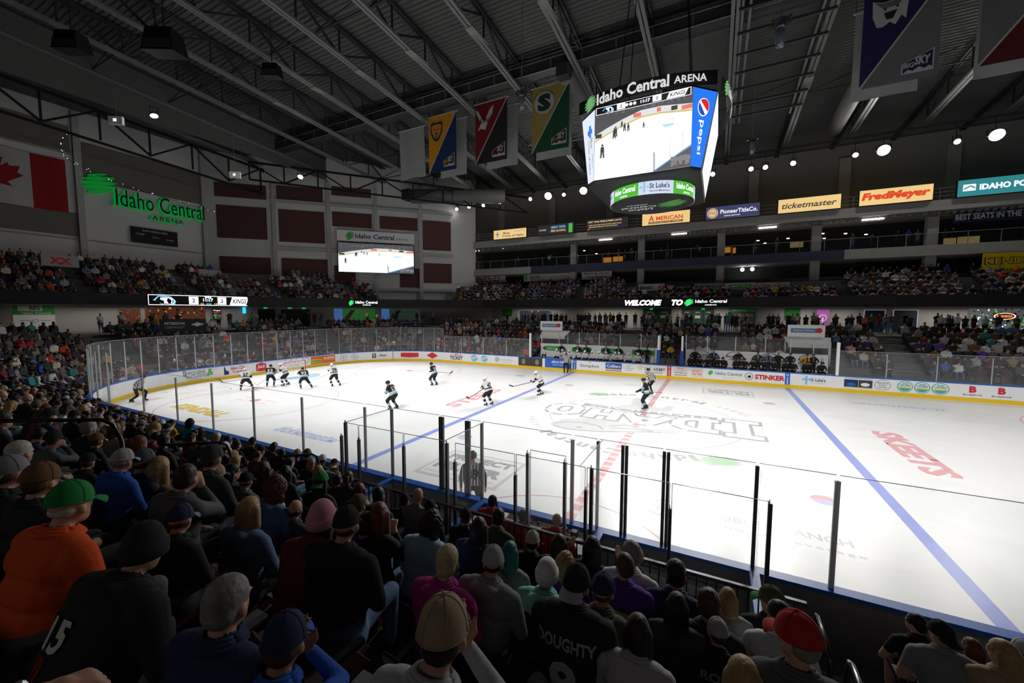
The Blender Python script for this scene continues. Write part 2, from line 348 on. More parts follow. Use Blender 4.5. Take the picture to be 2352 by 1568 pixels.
# ---- boards
pB = mat('board white', (.80, .81, .83), .35, var=.04); pY = mat('kick yellow', (.78, .52, .02), .4, var=.08); pC = mat('cap blue', (.02, .13, .55), .35, var=.1); pG = mat('board back grey', (.20, .20, .21), .7, var=.12); pA = mat('aluminium', (.52, .53, .56), .35, metal=.9, var=.08); pD = mat('dark post', (.10, .10, .11), .4, metal=.6, var=.08)
boards = thing('rink_boards', 'white dasher boards with blue cap rail and yellow kick plate around the ice', 'rink boards')
TS2 = [k*PER/320 for k in range(320)]
mb = MB(); loop_mesh(mb, [(.03, .2), (.03, 1.05)], TS2, 0, True); mb.build('board_panel', pB, boards)
mb = MB(); loop_mesh(mb, [(.03, .24), (.0, .23), (.0, 0)], TS2, 0, True); mb.build('kick_plate', pY, boards)
mb = MB(); loop_mesh(mb, [(.0, 1.04), (.0, 1.09), (.2, 1.09), (.2, 1.03)], TS2, 0, True); mb.build('cap_rail', pC, boards)
mb = MB(); loop_mesh(mb, [(.17, 1.04), (.17, -.04)], TS2, 0, True)
mb.build('board_back', pG, boards)
def bmap(z0): return lambda x, y, off: (lambda p, n: (p[0]-n[0]*off, p[1]-n[1]*off, z0+y))(P(-x, .03), Pn(-x))
def advert(px0, px1, fn, name='advert', label=None):
    t0, t1 = -t_px(px0), -t_px(px1); w = abs(t1-t0); c = (t0+t1)/2
    g = Gfx(lambda x, y, off: bmap(.64)(c+x, y, off), .006); fn(g, w); o = g.build(name, boards, label); return o
iwh = ink('white', WHT); ibk = ink('black', BLK); ird = ink('red', RED); ign = ink('green', GRN); ibl = ink('blue', BLU); inv = ink('navy', NAVY); iye = ink('yellow', (.8, .55, .03)); ior = ink('orange', (.75, .14, .02)); igr = ink('grey', (.22, .22, .23)); ilg = ink('light grey', (.5, .5, .5)); isk = ink('sky', (.2, .5, .8)); imr = ink('maroon', (.12, .015, .02)); igo = ink('gold', (.55, .5, .2)); idk = ink('charcoal', (.05, .05, .055)); itl = ink('teal', (.05, .4, .4))
H = .78
def bg(g, w, m, h=H): g.rect(-w/2, -h/2, w/2, h/2, m, 8); g.up()
def a_shad(g, w): bg(g, w, ibk); g.rect(-w/2, .0, w/2, H/2, imr, 8); g.up(); g.text('SHADOWS', 0, .08, iwh, w=w*.9, h=.4, bold=.05); g.text('SHIRT HAPPENS', 0, -.25, iwh, w=w*.7, h=.16)
def a_hig(g, w): g.text('HIGGINS', -w*.12, .17, igr, w=w*.66, h=.24); g.text('RUTLEDGE', -w*.06, -.1, igr, w=w*.8, h=.24); g.text('&', w*.38, .08, ign, h=.5, w=w*.2); g.text('INSURANCE', 0, -.33, ilg, w=w*.85, h=.1, space=1.4)
def a_cdl(g, w): g.poly([(-w*.5, -.3), (-w*.3, -.3), (-w*.3, -.05), (-w*.42, .05), (-w*.47, .33), (-w*.5, .33)], inv); g.text('Idaho CDL', w*.12, .15, ird, w=w*.66, h=.24); g.text('Training', w*.12, -.16, ird, w=w*.55, h=.22)
def a_jack(g, w): g.poly([(-w/2, -.3), (0, -.38), (w/2, -.3), (w/2, .22), (0, .36), (-w/2, .22)], ird); g.up(); g.text('Jack', 0, 0, iwh, w=w*.8, h=.34, shear=.2)
def a_scr(g, w):
    for k, (x, y) in enumerate([(-.42, -.15), (-.2, .0), (.02, -.05), (.25, .05), (.42, .1)]):
        g.ring(x*w, y, w*.085, .035, igr, ry=.24, n=18, a0=k, a1=k+4.6); g.line([(x*w-.1, .3), (x*w+.1, .36)], .03, igr)
def a_bli(g, w): bg(g, w, ior, .7); g.text('BLIMPIE', w*.25, .1, iwh, w=w*.42, h=.2); g.text("America's Sub Shop", w*.25, -.1, iwh, w=w*.4, h=.07); g.poly([(-w*.47, -.25), (0, -.2), (-.02*w, .05), (-w*.47, .1)], iye); g.up(); g.poly([(-w*.45, -.15), (-.02*w, -.12), (-.03*w, -.02), (-w*.45, 0)], ign)
def a_cir(g, w): g.ring(0, 0, w/2, .03, igr, ry=.32); g.ring(0, 0, w*.32, .03, ilg, ry=.2); g.text('B', 0, 0, igr, h=.2)
def a_nhl(g, w): g.poly([(-w*.5, -.24), (-w*.24, -.24), (-w*.24, .24), (-w*.5, .24)], idk); g.up(); g.poly([(-w*.45, -.05), (-w*.37, -.19), (-w*.29, -.05), (-w*.29, .18), (-w*.45, .18)], ilg); g.up(); g.line([(-w*.45, -.1), (-w*.29, .12)], .05, idk); g.text('App', w*.17, 0, igr, w=w*.55, h=.3, shear=.2, bold=.04)
def a_papa(g, w): g.poly([(-w/2, -.2), (0, -.26), (w/2, -.2), (w/2, .24), (-w/2, .24)], ird); g.up(); g.text("PAPA MURPHY'S", 0, .05, iwh, w=w*.86, h=.2, bold=.03); g.text('TAKE N BAKE PIZZA', 0, -.13, iwh, w=w*.5, h=.06)
def a_ork(g, w): g.poly([(-w/2, 0), (0, -.34), (w/2, 0), (0, .34)], ird); g.up(); g.text('ORKIN', 0, 0, iwh, w=w*.6, h=.16, bold=.05)
def a_tick(g, w): g.text('95.3', w*.12, .2, ird, w=w*.5, h=.25, bold=.03); g.text('FM', w*.45, .14, ird, w=w*.12, h=.1); g.text('THE', -w*.32, .15, ibk, w=w*.25, h=.12); g.text('TICKET', 0, -.12, ibk, w=w*.95, h=.36, bold=.03)
def a_bcir(g, w): g.disc(0, 0, w/2, isk, ry=.33); g.up(); g.line([(-w*.5, -.1), (w*.5, .15)], .16, iwh); g.text('DUTCH BROS', 0, 0, igr, w=w*.9, h=.09, rot=.25)
def a_grey(g, w): g.disc(-w*.38, .03, w*.12, ilg, ry=.26); g.text('BEARDWELL', w*.12, .03, ilg, w=w*.66, h=.16, space=1.2); g.text('ORTHODONTICS', w*.12, -.2, ilg, w=w*.5, h=.06)
def a_gold(g, w):
    bg(g, w, idk)
    for x in (-.28, .28):
        g.ring(x*w, 0, .17, .04, igo, ry=.24, n=14); g.disc(x*w, 0, .06, igo); g.line([(x*w-.12, -.2), (x*w, .1), (x*w+.12, -.2)], .03, igo)
def a_sk(g, w): bg(g, w, ibl); g.text('SKATE', 0, .13, iwh, w=w*.5, h=.2, shear=.3, bold=.03); g.text('IDAHO ICE WORLD', 0, -.12, iwh, w=w*.4, h=.07); g.disc(w*.15, -.22, .06, ird); g.line([(-w*.4, -.3), (-w*.4, .2)], .02, isk)
def a_mark(m):
    def f(g, w): g.off = .012; g.rect(-w/2, -.64, w/2, .42, m); g.up(); g.rect(-w*.09, -.38, w*.09, .12, iwh); g.ring(0, .27, w*.25, .03, iwh, n=12)
    return f
def a_sim(g, w): g.text('Simplot', 0, -.05, igr, w=w, h=.34); g.poly([(-.02*w, .2), (.1*w, .26), (.04*w, .36), (-.05*w, .28)], iye)
def a_col(g, w): g.rect(-w/2, -.14, w/2, .35, ibl); g.rect(-w/2, -.22, w/2, -.14, iye); g.rect(-w/2, -.28, w/2, -.22, isk); g.rect(-w/2, -.33, w/2, -.28, ird); g.up(); g.text('Colliers', 0, .1, iwh, w=w*.85, h=.26)
def a_sml(g, w): g.text('Sales', 0, .16, ibl, w=w*.3, h=.07); g.text('Property Management', 0, 0, ibl, w=w, h=.07); g.text('Real Estate', 0, -.15, ibl, w=w*.6, h=.07)
def star(g, x, y, r, m, k=.45, a=PI/2): g.poly([(x+(r if i % 2 == 0 else r*k)*math.cos(a+i*PI/5), y+(r if i % 2 == 0 else r*k)*math.sin(a+i*PI/5)) for i in range(10)], m)
def a_army(g, w): star(g, -w*.4, .12, .26, iye); g.up(); star(g, -w*.4, .12, .14, iwh); g.text('U.S. ARMY', w*.13, .06, igr, w=w*.72, h=.26, bold=.03); g.text('goarmy.com', w*.08, -.24, igr, w=w*.6, h=.15)
def a_free(g, w): g.text('FREE HELP', 0, .27, ior, w=w*.5, h=.11); g.text('TO QUIT TOBACCO', 0, .1, ior, w=w*.9, h=.11); g.text('ProjectFilter.org', 0, -.08, ibk, w=w*.9, h=.13); g.text('1-800-QUIT-NOW', 0, -.27, ibk, w=w*.9, h=.13)
def a_pf(g, w): g.ring(0, 0, w*.62, .03, ior, ry=.42, n=4, a0=PI/4, a1=PI/4+2*PI); g.text('PROJECT', 0, .12, ior, w=w*.75, h=.16, bold=.03); g.text('FILTER', 0, -.1, ior, w=w*.75, h=.2, bold=.03)
def a_ida(g, w): g.leaf(-w*.42, .08, w*.14, .34, ign); g.text('Idaho Central', w*.1, .08, igr, w=w*.76, h=.24); g.text('ARENA', w*.1, -.22, ilg, w=w*.32, h=.08, space=1.5)
def a_stk(g, w): g.ring(-w*.4, 0, .26, .03, ibk); g.poly([(-w*.45, .0), (-w*.37, .1), (-w*.34, -.06), (-w*.4, -.14)], ibk); g.text('STINKER', w*.12, 0, ird, w=w*.74, h=.36, bold=.05)
def cross(g, x, y, s, m): g.rect(x-s*.18, y-s, x+s*.18, y+s, m); g.rect(x-s*.8, y-s*.0, x+s*.8, y+s*.36, m)
def a_luke(g, w): cross(g, -w*.38, 0, .3, isk); g.text("St Luke's", w*.14, .06, inv, w=w*.66, h=.24); g.text('Sports Medicine', w*.14, -.18, ilg, w=w*.66, h=.08)
def a_car(g, w): g.text('www.BedsideXray.com', 0, .33, igr, w=w*.95, h=.1); g.rect(-w/2, -.3, 0, .24, inv); g.rect(.02, -.3, w/2, .24, idk); g.up(); g.disc(-w*.25, -.08, w*.16, ibl, ry=.12); g.disc(w*.25, -.05, w*.16, iwh, ry=.12); g.rect(-w/2, -.3, w/2, -.24, igo)
def a_bed(g, w): g.ring(0, 0, w/2, .025, igr, ry=.34); g.text('BEDSIDE', 0, .14, igr, w=w*.7, h=.09); g.text('X-RAY', 0, .0, igr, w=w*.5, h=.1); g.text('SERVICES', 0, -.15, igr, w=w*.5, h=.08)
def a_sun(g, w): g.disc(0, 0, w/2, itl, ry=.36); g.up(); g.disc(0, 0, w*.44, iwh, ry=.32); g.up(); g.disc(0, -.03, w*.40, iye, ry=.24, a0=PI, a1=2*PI); g.rect(-w*.3, -.12, w*.3, -.04, iye); g.disc(0, -.1, w*.34, itl, ry=.18, a0=PI, a1=2*PI); g.up(); g.text('SUN', 0, .2, itl, w=w*.35, h=.1, bold=.03); g.text('CRUISER', 0, .08, itl, w=w*.7, h=.11, bold=.03)
def a_bro(g, w): g.text('B', 0, .1, ird, w=w*.4, h=.4, bold=.06); g.text('BrodyPLUS', 0, -.24, ibk, w=w, h=.1, bold=.02)
def a_nsh(g, w): g.poly([(-.12, .05), (0, -.06), (.12, .05), (.12, .36), (-.12, .36)], igr); g.up(); g.line([(-.08, .1), (.08, .28)], .05, iwh); g.text('NHLSHOP.com', 0, -.2, igr, w=w, h=.16, shear=.2)
def a_line(m): return lambda g, w: g.rect(-.03, -.64, .03, .42, m)
ADS = [(262, 296, a_nsh), (326, 404, a_shad), (412, 492, a_hig), (516, 567, a_cdl), (588, 613, a_jack), (650, 710, a_scr), (715, 770, a_bli), (782, 798, a_cir), (807, 823, a_cir), (855, 890, a_nhl), (900, 905, a_line(ird)),
       (921, 961, a_papa), (980, 1006, a_ork), (1032, 1063, a_tick), (1081, 1097, a_bcir), (1104, 1120, a_bcir), (1136, 1178, a_grey), (1190, 1245, a_gold), (1251, 1311, a_sk), (1332, 1376, a_sim), (1391, 1427, a_col), (1430, 1456, a_sml),
       (1463, 1529, a_army), (1546, 1580, a_free), (1588, 1615, a_pf), (1626, 1706, a_ida), (1712, 1804, a_stk), (1846, 1898, a_luke), (1938, 2003, a_car), (2009, 2046, a_bed), (2060, 2096, a_sun), (2099, 2137, a_sun), (2140, 2180, a_sun), (2214, 2256, a_bro), (2280, 2324, a_bro)]
for a, b, f in ADS: advert(a, b, f)
for x, m in ((-7.77, pC), (0, ird), (7.77, pC)):
    g = Gfx(lambda X, y, off, x=x: bmap(.64)(x+X, y, off), .006); a_mark(m)(g, .3); g.build('line_marker', boards)
# ---- glass round the rink
GL = glassmat('rink glass', haze=.07, gl=.02); GN = glassmat('near glass', (.965, .975, .975), haze=.012, gl=.03); GE = mat('glass edge', (.55, .62, .6), .2, var=0, spec=.6)  # rink glass haze: scuffs plus a pale veil standing in for mirrored ice
def screen(name, label, pts, z0, z1, mats, postm, post_h=None, postw=.05, group='rink glass screens', ends=(1, 1), gm=None):
    """a run of glass panes between slim posts; pts = plan points"""
    o = thing(name, label, 'glass screen', (0, 0, 0), group)
    for i, (a, b) in enumerate(zip(pts, pts[1:])):
        mb = MB(); A = Vector((*a, 0)); B = Vector((*b, 0)); d = (B-A); n = Vector((-d.y, d.x, 0)).normalized()*.006
        mb.add([A-n+Vector((0, 0, z0)), B-n+Vector((0, 0, z0)), B-n+Vector((0, 0, z1)), A-n+Vector((0, 0, z1))], [(0, 1, 2, 3)], 0)
        mb.bar(A+Vector((0, 0, z1)), B+Vector((0, 0, z1)), .012, .012, mi=1)
        mb.build('glass_pane', [mats, GE], o)
    for i, a in enumerate(pts):
        if (i == 0 and not ends[0]) or (i == len(pts)-1 and not ends[1]): continue
        mb = MB(); h = (post_h or z1)-.12; n = Vector(a)
        mb.box((a[0]-postw/2, a[1]-postw/2, z0-.02), (a[0]+postw/2, a[1]+postw/2, h)); mb.build('post', postm, o)
    return o
pts = [P(t, .1) for t in [12.1, 14.6, 17.2, 19.8]]+[P(21.95, .1)]
screen('glass_screen', 'lower glass screen beside the far bench, left of the white post', pts, 1.09, 2.75, GL, pA)
ts = [21.95+i*1.22 for i in range(0, 31)]
screen('glass_screen', 'tall glass screen curving round the left end of the rink', [P(t, .1) for t in ts], 1.09, 3.55, GL, pA, ends=(0, 1))
xs = [10.5, 13.0, 15.35, 17.7, 20.1, 22.5]
screen('glass_screen', 'glass screen on the far boards at the right edge of the photo', [(x, HY+.1) for x in xs], 1.09, 2.75, GL, pA)
xs = [-21.0, -17.7, -14.95, -12.46, -10.0, -7.57, -5.0, -4.05, -2.52, -1.78, -1.37, .745, 1.26, 1.73, 2.46, 3.88, 4.92, 7.4, 9.9]
nb = thing('glass_screen', 'clear glass screen along the near boards in front of the scorers', 'glass screen', group='rink glass screens')
for a, b in zip(xs, xs[1:]):
    if b-a < .2: continue
    mb = MB(); mb.add([(a+.02, -HY-.07, 1.09), (b-.02, -HY-.07, 1.09), (b-.02, -HY-.07, 2.87), (a+.02, -HY-.07, 2.87)], [(0, 1, 2, 3)], 0); mb.bar((a+.02, -HY-.07, 2.87), (b-.02, -HY-.07, 2.87), .01, .01, mi=1); mb.build('glass_pane', [GN, GE], nb)
dark_x = {-4.05: 1, -2.52: 2, -1.78: 2, -1.37: 1, 1.26: 1, 1.73: 2, 2.46: 2, 3.88: 1}
for x in xs:
    k = dark_x.get(x, 0)
    if k:
        for j in range(k):
            mb = MB(); mb.box((x-.027+j*.07, -HY-.1, 1.09), (x+.027+j*.07, -HY-.04, 2.83)); mb.build('post', pD, nb)
    else:
        mb = MB(); mb.box((x-.035, -HY-.09, 1.09), (x+.035, -HY-.05, 2.78)); mb.box((x-.008, -HY-.10, 1.09), (x+.008, -HY-.04, 2.78)); mb.build('post', mat('clear stanchion', (.62, .62, .68), .3, var=.05), nb)
# ---- penalty boxes and scorer's box on the near side
bx = thing('penalty_box', 'scorer and penalty box enclosure of blue caps, glass and dark posts behind the near boards', 'penalty box')
YB = -14.46
mb = MB()
for x in (-4.0, -1.3, 1.35, 3.9): mb.box((x-.07, YB, 1.0), (x+.07, -HY-.2, 1.09))
mb.build('cap_rail', pC, bx)
for x in (-4.0, -1.3, 1.35, 3.9):
    mb = MB(); mb.box((x-.04, YB, .1), (x+.04, -HY-.2, 1.0)); mb.build('side_panel', mat('box panel', (.62, .62, .62), .5), bx)
    mb = MB(); mb.add([(x, YB, 1.09), (x, -HY-.1, 1.09), (x, -HY-.1, 2.87), (x, YB, 2.87)], [(0, 1, 2, 3)], 0); mb.bar((x, YB, 2.87), (x, -HY-.1, 2.87), .012, mi=1); mb.build('glass_pane', [GN, GE], bx)
bp = [(-4.12, 2.55), (-3.98, 2.87), (-3.58, 2.55), (-2.31, 2.6), (-1.24, 2.83), (-1.06, 2.5), (.21, 2.5), (.445, 2.93), (1.11, 2.9), (1.46, 2.5), (1.55, 2.87), (2.71, 2.5), (3.91, 2.85)]
for a, b in [(-3.98, -3.58), (-3.58, -2.31), (-2.31, -1.24), (-1.06, .21), (.21, 1.46), (.445, 1.11), (1.46, 2.71), (2.71, 3.91)]:
    y = YB-.03 if (a, b) != (.445, 1.11) else YB+.05
    mb = MB(); zt = 2.87 if (a, b) != (.445, 1.11) else 2.96
    mb.add([(a+.015, y, 1.3), (b-.015, y, 1.3), (b-.015, y, zt), (a+.015, y, zt)], [(0, 1, 2, 3)], 0)
    mb.bar((a+.015, y, zt), (b-.015, y, zt), .01, mi=1); mb.bar((a+.015, y, zt), (a+.015, y, 1.3), .008, mi=1); mb.bar((b-.015, y, zt), (b-.015, y, 1.3), .008, mi=1); mb.build('glass_pane', [GN, GE], bx)
for x, zt in bp:
    mb = MB(); w = .05 if zt > 2.7 else .042; mb.box((x-w/2, YB-.06, .9), (x+w/2, YB, zt)); mb.box((x-w*.3, YB-.045, zt), (x-w*.1, YB-.02, zt+.05)); mb.build('post', pD if x not in (.445, 1.11) else pA, bx)
mb = MB(); mb.box((-4, YB+.0, .1), (3.9, YB+.03, 1.0)); mb.build('rear_panel', mat('box rear', (.35, .35, .36), .5), bx)
mb = MB(); mb.box((-4, YB, .1), (3.9, -HY-.2, .3)); mb.build('box_floor', mat('box floor', (.07, .07, .07), .8), bx)
for a, b in ((-3.6, -1.9), (1.9, 3.5)):
    mb = MB(); mb.box((a, -HY-.35, .62), (b, -HY-.2, .66)); mb.box((a, -HY-.22, .4), (b, -HY-.2, .62)); mb.build('bottle_shelf', mat('box shelf', (.5, .5, .52), .5), bx)
for x in (2.1, 2.3): tag(MB().tube([(x+.55, -HY-.28, .66), (x+.55, -HY-.28, .8), (x+.55, -HY-.28, .84), (x+.55, -HY-.28, .9)], [.035, .035, .02, .018]).build('water_bottle', ibk), 'black water bottle on the shelf of the right penalty box', 'bottle', 'penalty box bottles')
tb = thing('scorers_table', "white scorer's table behind the near boards with cables and paper", 'table', (0, 0, 0))
tw = mat('table white', (.62, .62, .6), .5)
MB().box((-1.2, -13.85, .95), (1.25, -HY-.19, .99)).build('tabletop', tw, tb)
for x in (-1.1, 1.15): MB().box((x-.03, -13.8, .3), (x+.03, -13.3, .95)).build('leg', pG, tb)
for x, y, r in ((-.3, -13.45, .3), (.35, -13.5, -.2)): tag(MB().box((x-.1, y-.14, .991), (x+.1, y+.14, .994)).build('paper', iwh), 'sheet of white paper on the scorer table %s' % ('left' if x < 0 else 'right'), 'paper')
def ring3(c, r, tr, n=16, tilt=0, a0=0, a1=2*PI): return [Vector(c)+Vector((r*math.cos(a0+(a1-a0)*k/n), r*math.sin(a0+(a1-a0)*k/n)*math.cos(tilt), r*math.sin(a0+(a1-a0)*k/n)*math.sin(tilt))) for k in range(n+1)]
hp = thing('headphones', "black headphones lying on the white scorer's table", 'headphones', (.05, -13.3, 1.02)); MB().tube(ring3((0, 0, 0), .09, .01, a0=0, a1=4.4), .009).build('headband', ibk, hp)
for s in (-1, 1): MB().ball((s*.075, .02*s, .0), (.03, .045, .03)).build('ear_cup', ibk, hp)
tag(MB().tube([(.3, -13.25, 1.0), (.45, -13.32, 1.0), (.55, -13.2, 1.0), (.7, -13.35, 1.0), (.85, -13.22, 1.0), (1.0, -13.3, 1.0)], .006, 5).build('cable', ibk), 'black cable looping over the scorer table', 'cable')
tag(MB().box((.62, -13.3, .99), (.74, -13.2, 1.06)).box((.85, -13.4, .99), (.97, -13.28, 1.1)).build('control_box', idk), 'small dark control unit at the right of the scorer table', 'control box')
tag(MB().box((-1.05, -13.5, .99), (-.55, -13.25, 1.05)).box((-1.0, -13.45, 1.05), (-.6, -13.3, 1.07)).build('keyboard', iwh), 'white timing keyboard in front of the official with the headset', 'keyboard')
# rail in front of the first row of seats
rl = thing('front_railing', 'black picket railing in front of the first row of near seats', 'railing')
bk = mat('black rail', (.02, .02, .022), .3, metal=.5, var=.05)
mb = MB(); mb.bar((-4.4, -14.75, 1.78), (4.3, -14.75, 1.78), .05, .05).build('top_rail', mat('rail top', (.09, .09, .1), .25, metal=.7), rl)
MB().bar((-4.4, -14.75, .98), (4.3, -14.75, .98), .03, .03).build('bottom_rail', bk, rl)
mb = MB()
for k in range(72): x = -4.35+k*.12; mb.box((x-.008, -14.76, .98), (x+.008, -14.74, 1.76))
mb.build('pickets', bk, rl)
# ---- goal
gl = thing('goal', 'red framed hockey goal with white net at the left end', 'goal', (-27.13, 0, 0))
mb = MB()
mb.tube([(0, -.915, 0), (0, -.915, 1.22), (0, .915, 1.22), (0, .915, 0)], .035); mb.build('goal_frame', ink('goal red', (.6, .02, .03)), gl)
mb = MB(); mb.tube([(0, -.915, .03), (-.7, -1.0, .03), (-1.05, -.5, .03), (-1.05, .5, .03), (-.7, 1.0, .03), (0, .915, .03)], .025); mb.build('base_frame', iwh, gl); MB().tube([(0, -.88, 1.2), (-.45, -.7, 1.2), (-.5, 0, 1.2), (-.45, .7, 1.2), (0, .88, 1.2)], .02).build('top_frame', iwh, gl)
mb = MB(); top = [(0, -.9, 1.2), (-.45, -.7, 1.2), (-.5, 0, 1.2), (-.45, .7, 1.2), (0, .9, 1.2)]; bot = [(0, -.9, .03), (-.7, -1.0, .03), (-1.05, 0, .03), (-.7, 1.0, .03), (0, .9, .03)]
def lerp(a, b, t): return tuple(x+(y-x)*t for x, y in zip(a, b))
for i in range(4):
    for k in range(9):
        a = lerp(top[i], top[i+1], k/9); b = lerp(bot[i], bot[i+1], k/9); mb.bar(a, b, .008)
for j in range(12):
    q = [lerp(top[i], bot[i], j/12) for i in range(5)]
    for a, b in zip(q, q[1:]): mb.bar(a, b, .008)
mb.build('net', iwh, gl)
# ---- far side team benches
def bench(x0, x1, label, txtm, wtxt, posts):
    b = thing('team_bench', label, 'team bench', (0, 0, 0), 'far side team benches')
    MB().box((x0, HY+.2, -.04), (x1, 15.5, .55)).build('platform', mat('bench floor', (.05, .05, .05), .8), b)
    MB().box((x0, 14.0, .55), (x1, 14.35, .98)).build('bench_seat', mat('bench wood', (.3, .3, .32), .6), b)
    MB().box((x0, 15.5, .0), (x1, 15.6, 2.2)).build('rear_wall', pB, b)
    g = Gfx(planar(((x0+x1)/2, 15.49, 1.75), (1, 0, 0), (0, 0, 1)), .006); n = int((x1-x0)/2.3)
    for k in range(n):
        cx = -(x1-x0)/2+(k+.5)*(x1-x0)/n; wtxt(g, cx)
    g.build('wall_graphics', b)
    for a, c in zip(posts, posts[1:]):
        mb = MB(); mb.add([(a, 15.55, 2.2), (c, 15.55, 2.2), (c, 15.55, 3.35), (a, 15.55, 3.35)], [(0, 1, 2, 3)]); mb.build('glass_pane', GL, b)
    for a in posts: MB().box((a-.03, 15.5, 2.2), (a+.03, 15.56, 3.35)).build('post', pA, b)
    return b
def wg(g, cx): g.rect(cx-.95, -.22, cx+.95, .22, ign); g.up(); g.text('Idaho Central', cx, 0, iwh, w=1.3, h=.16); g.off = .006
def wk(g, cx): g.ring(cx, 0, .6, .05, ibk, ry=.42, a0=0, a1=PI); g.text('PROGUARD', cx, .02, ibk, w=1.1, h=.14); g.text('FITNESS', cx, -.2, ird, w=.7, h=.1)
bench(-12.1, -1.0, 'far team bench left of the blue posts, with white players', ign, wg, [-12.0, -10.2, -8.2, -6.3, -4.4, -2.6, -1.0])
bench(1.0, 10.5, 'far team bench right of the blue posts, with black players', ibk, wk, [1.0, 2.6, 4.6, 6.6, 8.2, 9.6, 10.5])
for x, l in ((-.87, 'left'), (.88, 'right')):
    o = thing('padded_post', 'blue padded bench post, %s one of the pair at centre ice' % l, 'post', (x, HY+.3, 0)); MB().box((-.12, -.12, .5), (.12, .12, 2.25)).build('padding', mat('pad blue', (.015, .06, .3), .7), o); MB().box((-.07, -.07, 2.25), (.07, .07, 3.4)).build('post', iwh, o)
for x, l in ((-12.1, 'left end of the far white bench'), (10.5, 'right end of the far black bench')):
    tag(MB().box((x-.08, HY+.02, 1.09), (x+.08, HY+.2, 3.3)).build('bench_end_post', iwh), 'thick white post at the '+l, 'post')
for x, l in ((-11.5, 'left'), (9.0, 'right')):
    o = thing('tunnel_sign', 'white rounded sign with blue lettering above the %s bench tunnel' % l, 'sign', (x+.2, 16.2, 3.9)); MB().box((-1.15, 0, -.45), (1.15, .08, .45)).build('sign_board', iwh, o)
    g = Gfx(planar((0, -.005, .05), (1, 0, 0), (0, 0, 1)), .006); g.rect(-.95, -.18, .75, .14, ink('steel blue', (.1, .2, .38))); g.up(); g.text('Dayton Deluca', -.15, -.02, iwh, w=1.3, h=.16); g.disc(.8, 0, .2, ird, n=8); g.build('sign_graphics', o)
    o = thing('tunnel_awning', 'white fabric awning over the %s bench tunnel entrance' % l, 'awning', (x+.4, 16.3, 2.9)); MB().add([(-1.3, -.3, 0), (1.3, -.3, 0), (1.5, .8, .5), (-1.5, .8, .5), (-1.3, -.3, -.25), (1.3, -.3, -.25)], [(0, 1, 2, 3), (0, 1, 5, 4)]).build('fabric', mat('awning', (.6, .6, .6), .7), o); MB().box((-1.45, .3, -2.9), (-1.35, .4, .2)).box((1.35, .3, -2.9), (1.45, .4, .2)).build('frame', pA, o)
# ================================================= BUILDING
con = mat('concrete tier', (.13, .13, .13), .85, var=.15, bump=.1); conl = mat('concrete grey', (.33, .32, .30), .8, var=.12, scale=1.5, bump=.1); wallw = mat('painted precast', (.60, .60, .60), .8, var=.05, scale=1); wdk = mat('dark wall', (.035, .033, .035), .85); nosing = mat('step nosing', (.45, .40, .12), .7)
mar = mat('acoustic maroon', (.10, .045, .042), .9, var=.1, scale=8); taupe = mat('acoustic taupe', (.17, .155, .135), .9, var=.06, scale=8)
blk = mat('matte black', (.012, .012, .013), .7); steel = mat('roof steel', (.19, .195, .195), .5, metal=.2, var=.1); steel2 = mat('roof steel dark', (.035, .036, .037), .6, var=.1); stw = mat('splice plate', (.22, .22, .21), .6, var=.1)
def rowz(k): return .9+.39*k
def rowd(k): return 2.0+.85*k
prof = [(1.9, -.04), (1.9, rowz(0))]
for k in range(0, 7): prof += [(rowd(k)+(.0 if k else 0), rowz(k)), (rowd(k+1), rowz(k)), (rowd(k+1), rowz(k+1) if k < 6 else 3.45)]
prof += [(rowd(7), 3.45), (22, 3.45)]
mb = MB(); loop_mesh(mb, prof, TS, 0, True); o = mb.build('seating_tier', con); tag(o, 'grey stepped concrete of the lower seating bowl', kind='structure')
low = [(.19, -.04), (.3, .12), (1.15, .12), (1.15, .51), (2.0, .51), (2.0, .9)]
for nm, a, b, lab in (('seating_tier', 12.2, 75.3, 'two lowest seating steps behind the boards, left half'), ('seating_tier', 83.9, 148.2, 'two lowest seating steps behind the boards, right half')):
    mb = MB(); loop_mesh(mb, low, tlist(a, b, .5)); tag(mb.build(nm, con), lab, kind='structure')
# aisles with pale step edges
def rowpt(t, k, u=0.0): return P(t, rowd(k)+u)
AISLES = [4.6, 14.6, 25.5, 33.0, 40.0, 47.0, 54.5, 62.5, 70.0, 88.4, 96.0, -3.5, -14.5, -23.0]
for n_, t in enumerate(AISLES):
    mb = MB()
    for k in range(-2, 7):
        if k < 0 and not (12.2 < t % PER < 75.3 or 83.9 < t % PER < 148): continue
        for u, z in ((0.0, rowz(k)), (.43, rowz(k)+.2)):
            a = P(t-.55, rowd(k)+u); b = P(t+.55, rowd(k)+u); c = P(t+.55, rowd(k)+.85); d = P(t-.55, rowd(k)+.85)
            if u: mb.add([(*a, z-.2), (*b, z-.2), (*c, z-.2), (*d, z-.2), (*a, z), (*b, z), (*c, z), (*d, z)], [(0, 1, 5, 4), (4, 5, 6, 7), (1, 2, 6, 5), (3, 0, 4, 7)], 0)
            a2 = P(t-.55, rowd(k)+u+.06); b2 = P(t+.55, rowd(k)+u+.06)
            mb.add([(*a, z+.004), (*b, z+.004), (*b2, z+.004), (*a2, z+.004)], [(0, 1, 2, 3)], 1)
    tag(mb.build('aisle_steps', [con, mat('pale nosing', (.42, .42, .42), .7)]), 'flight of grey aisle steps with pale edges between seat blocks', kind='structure')
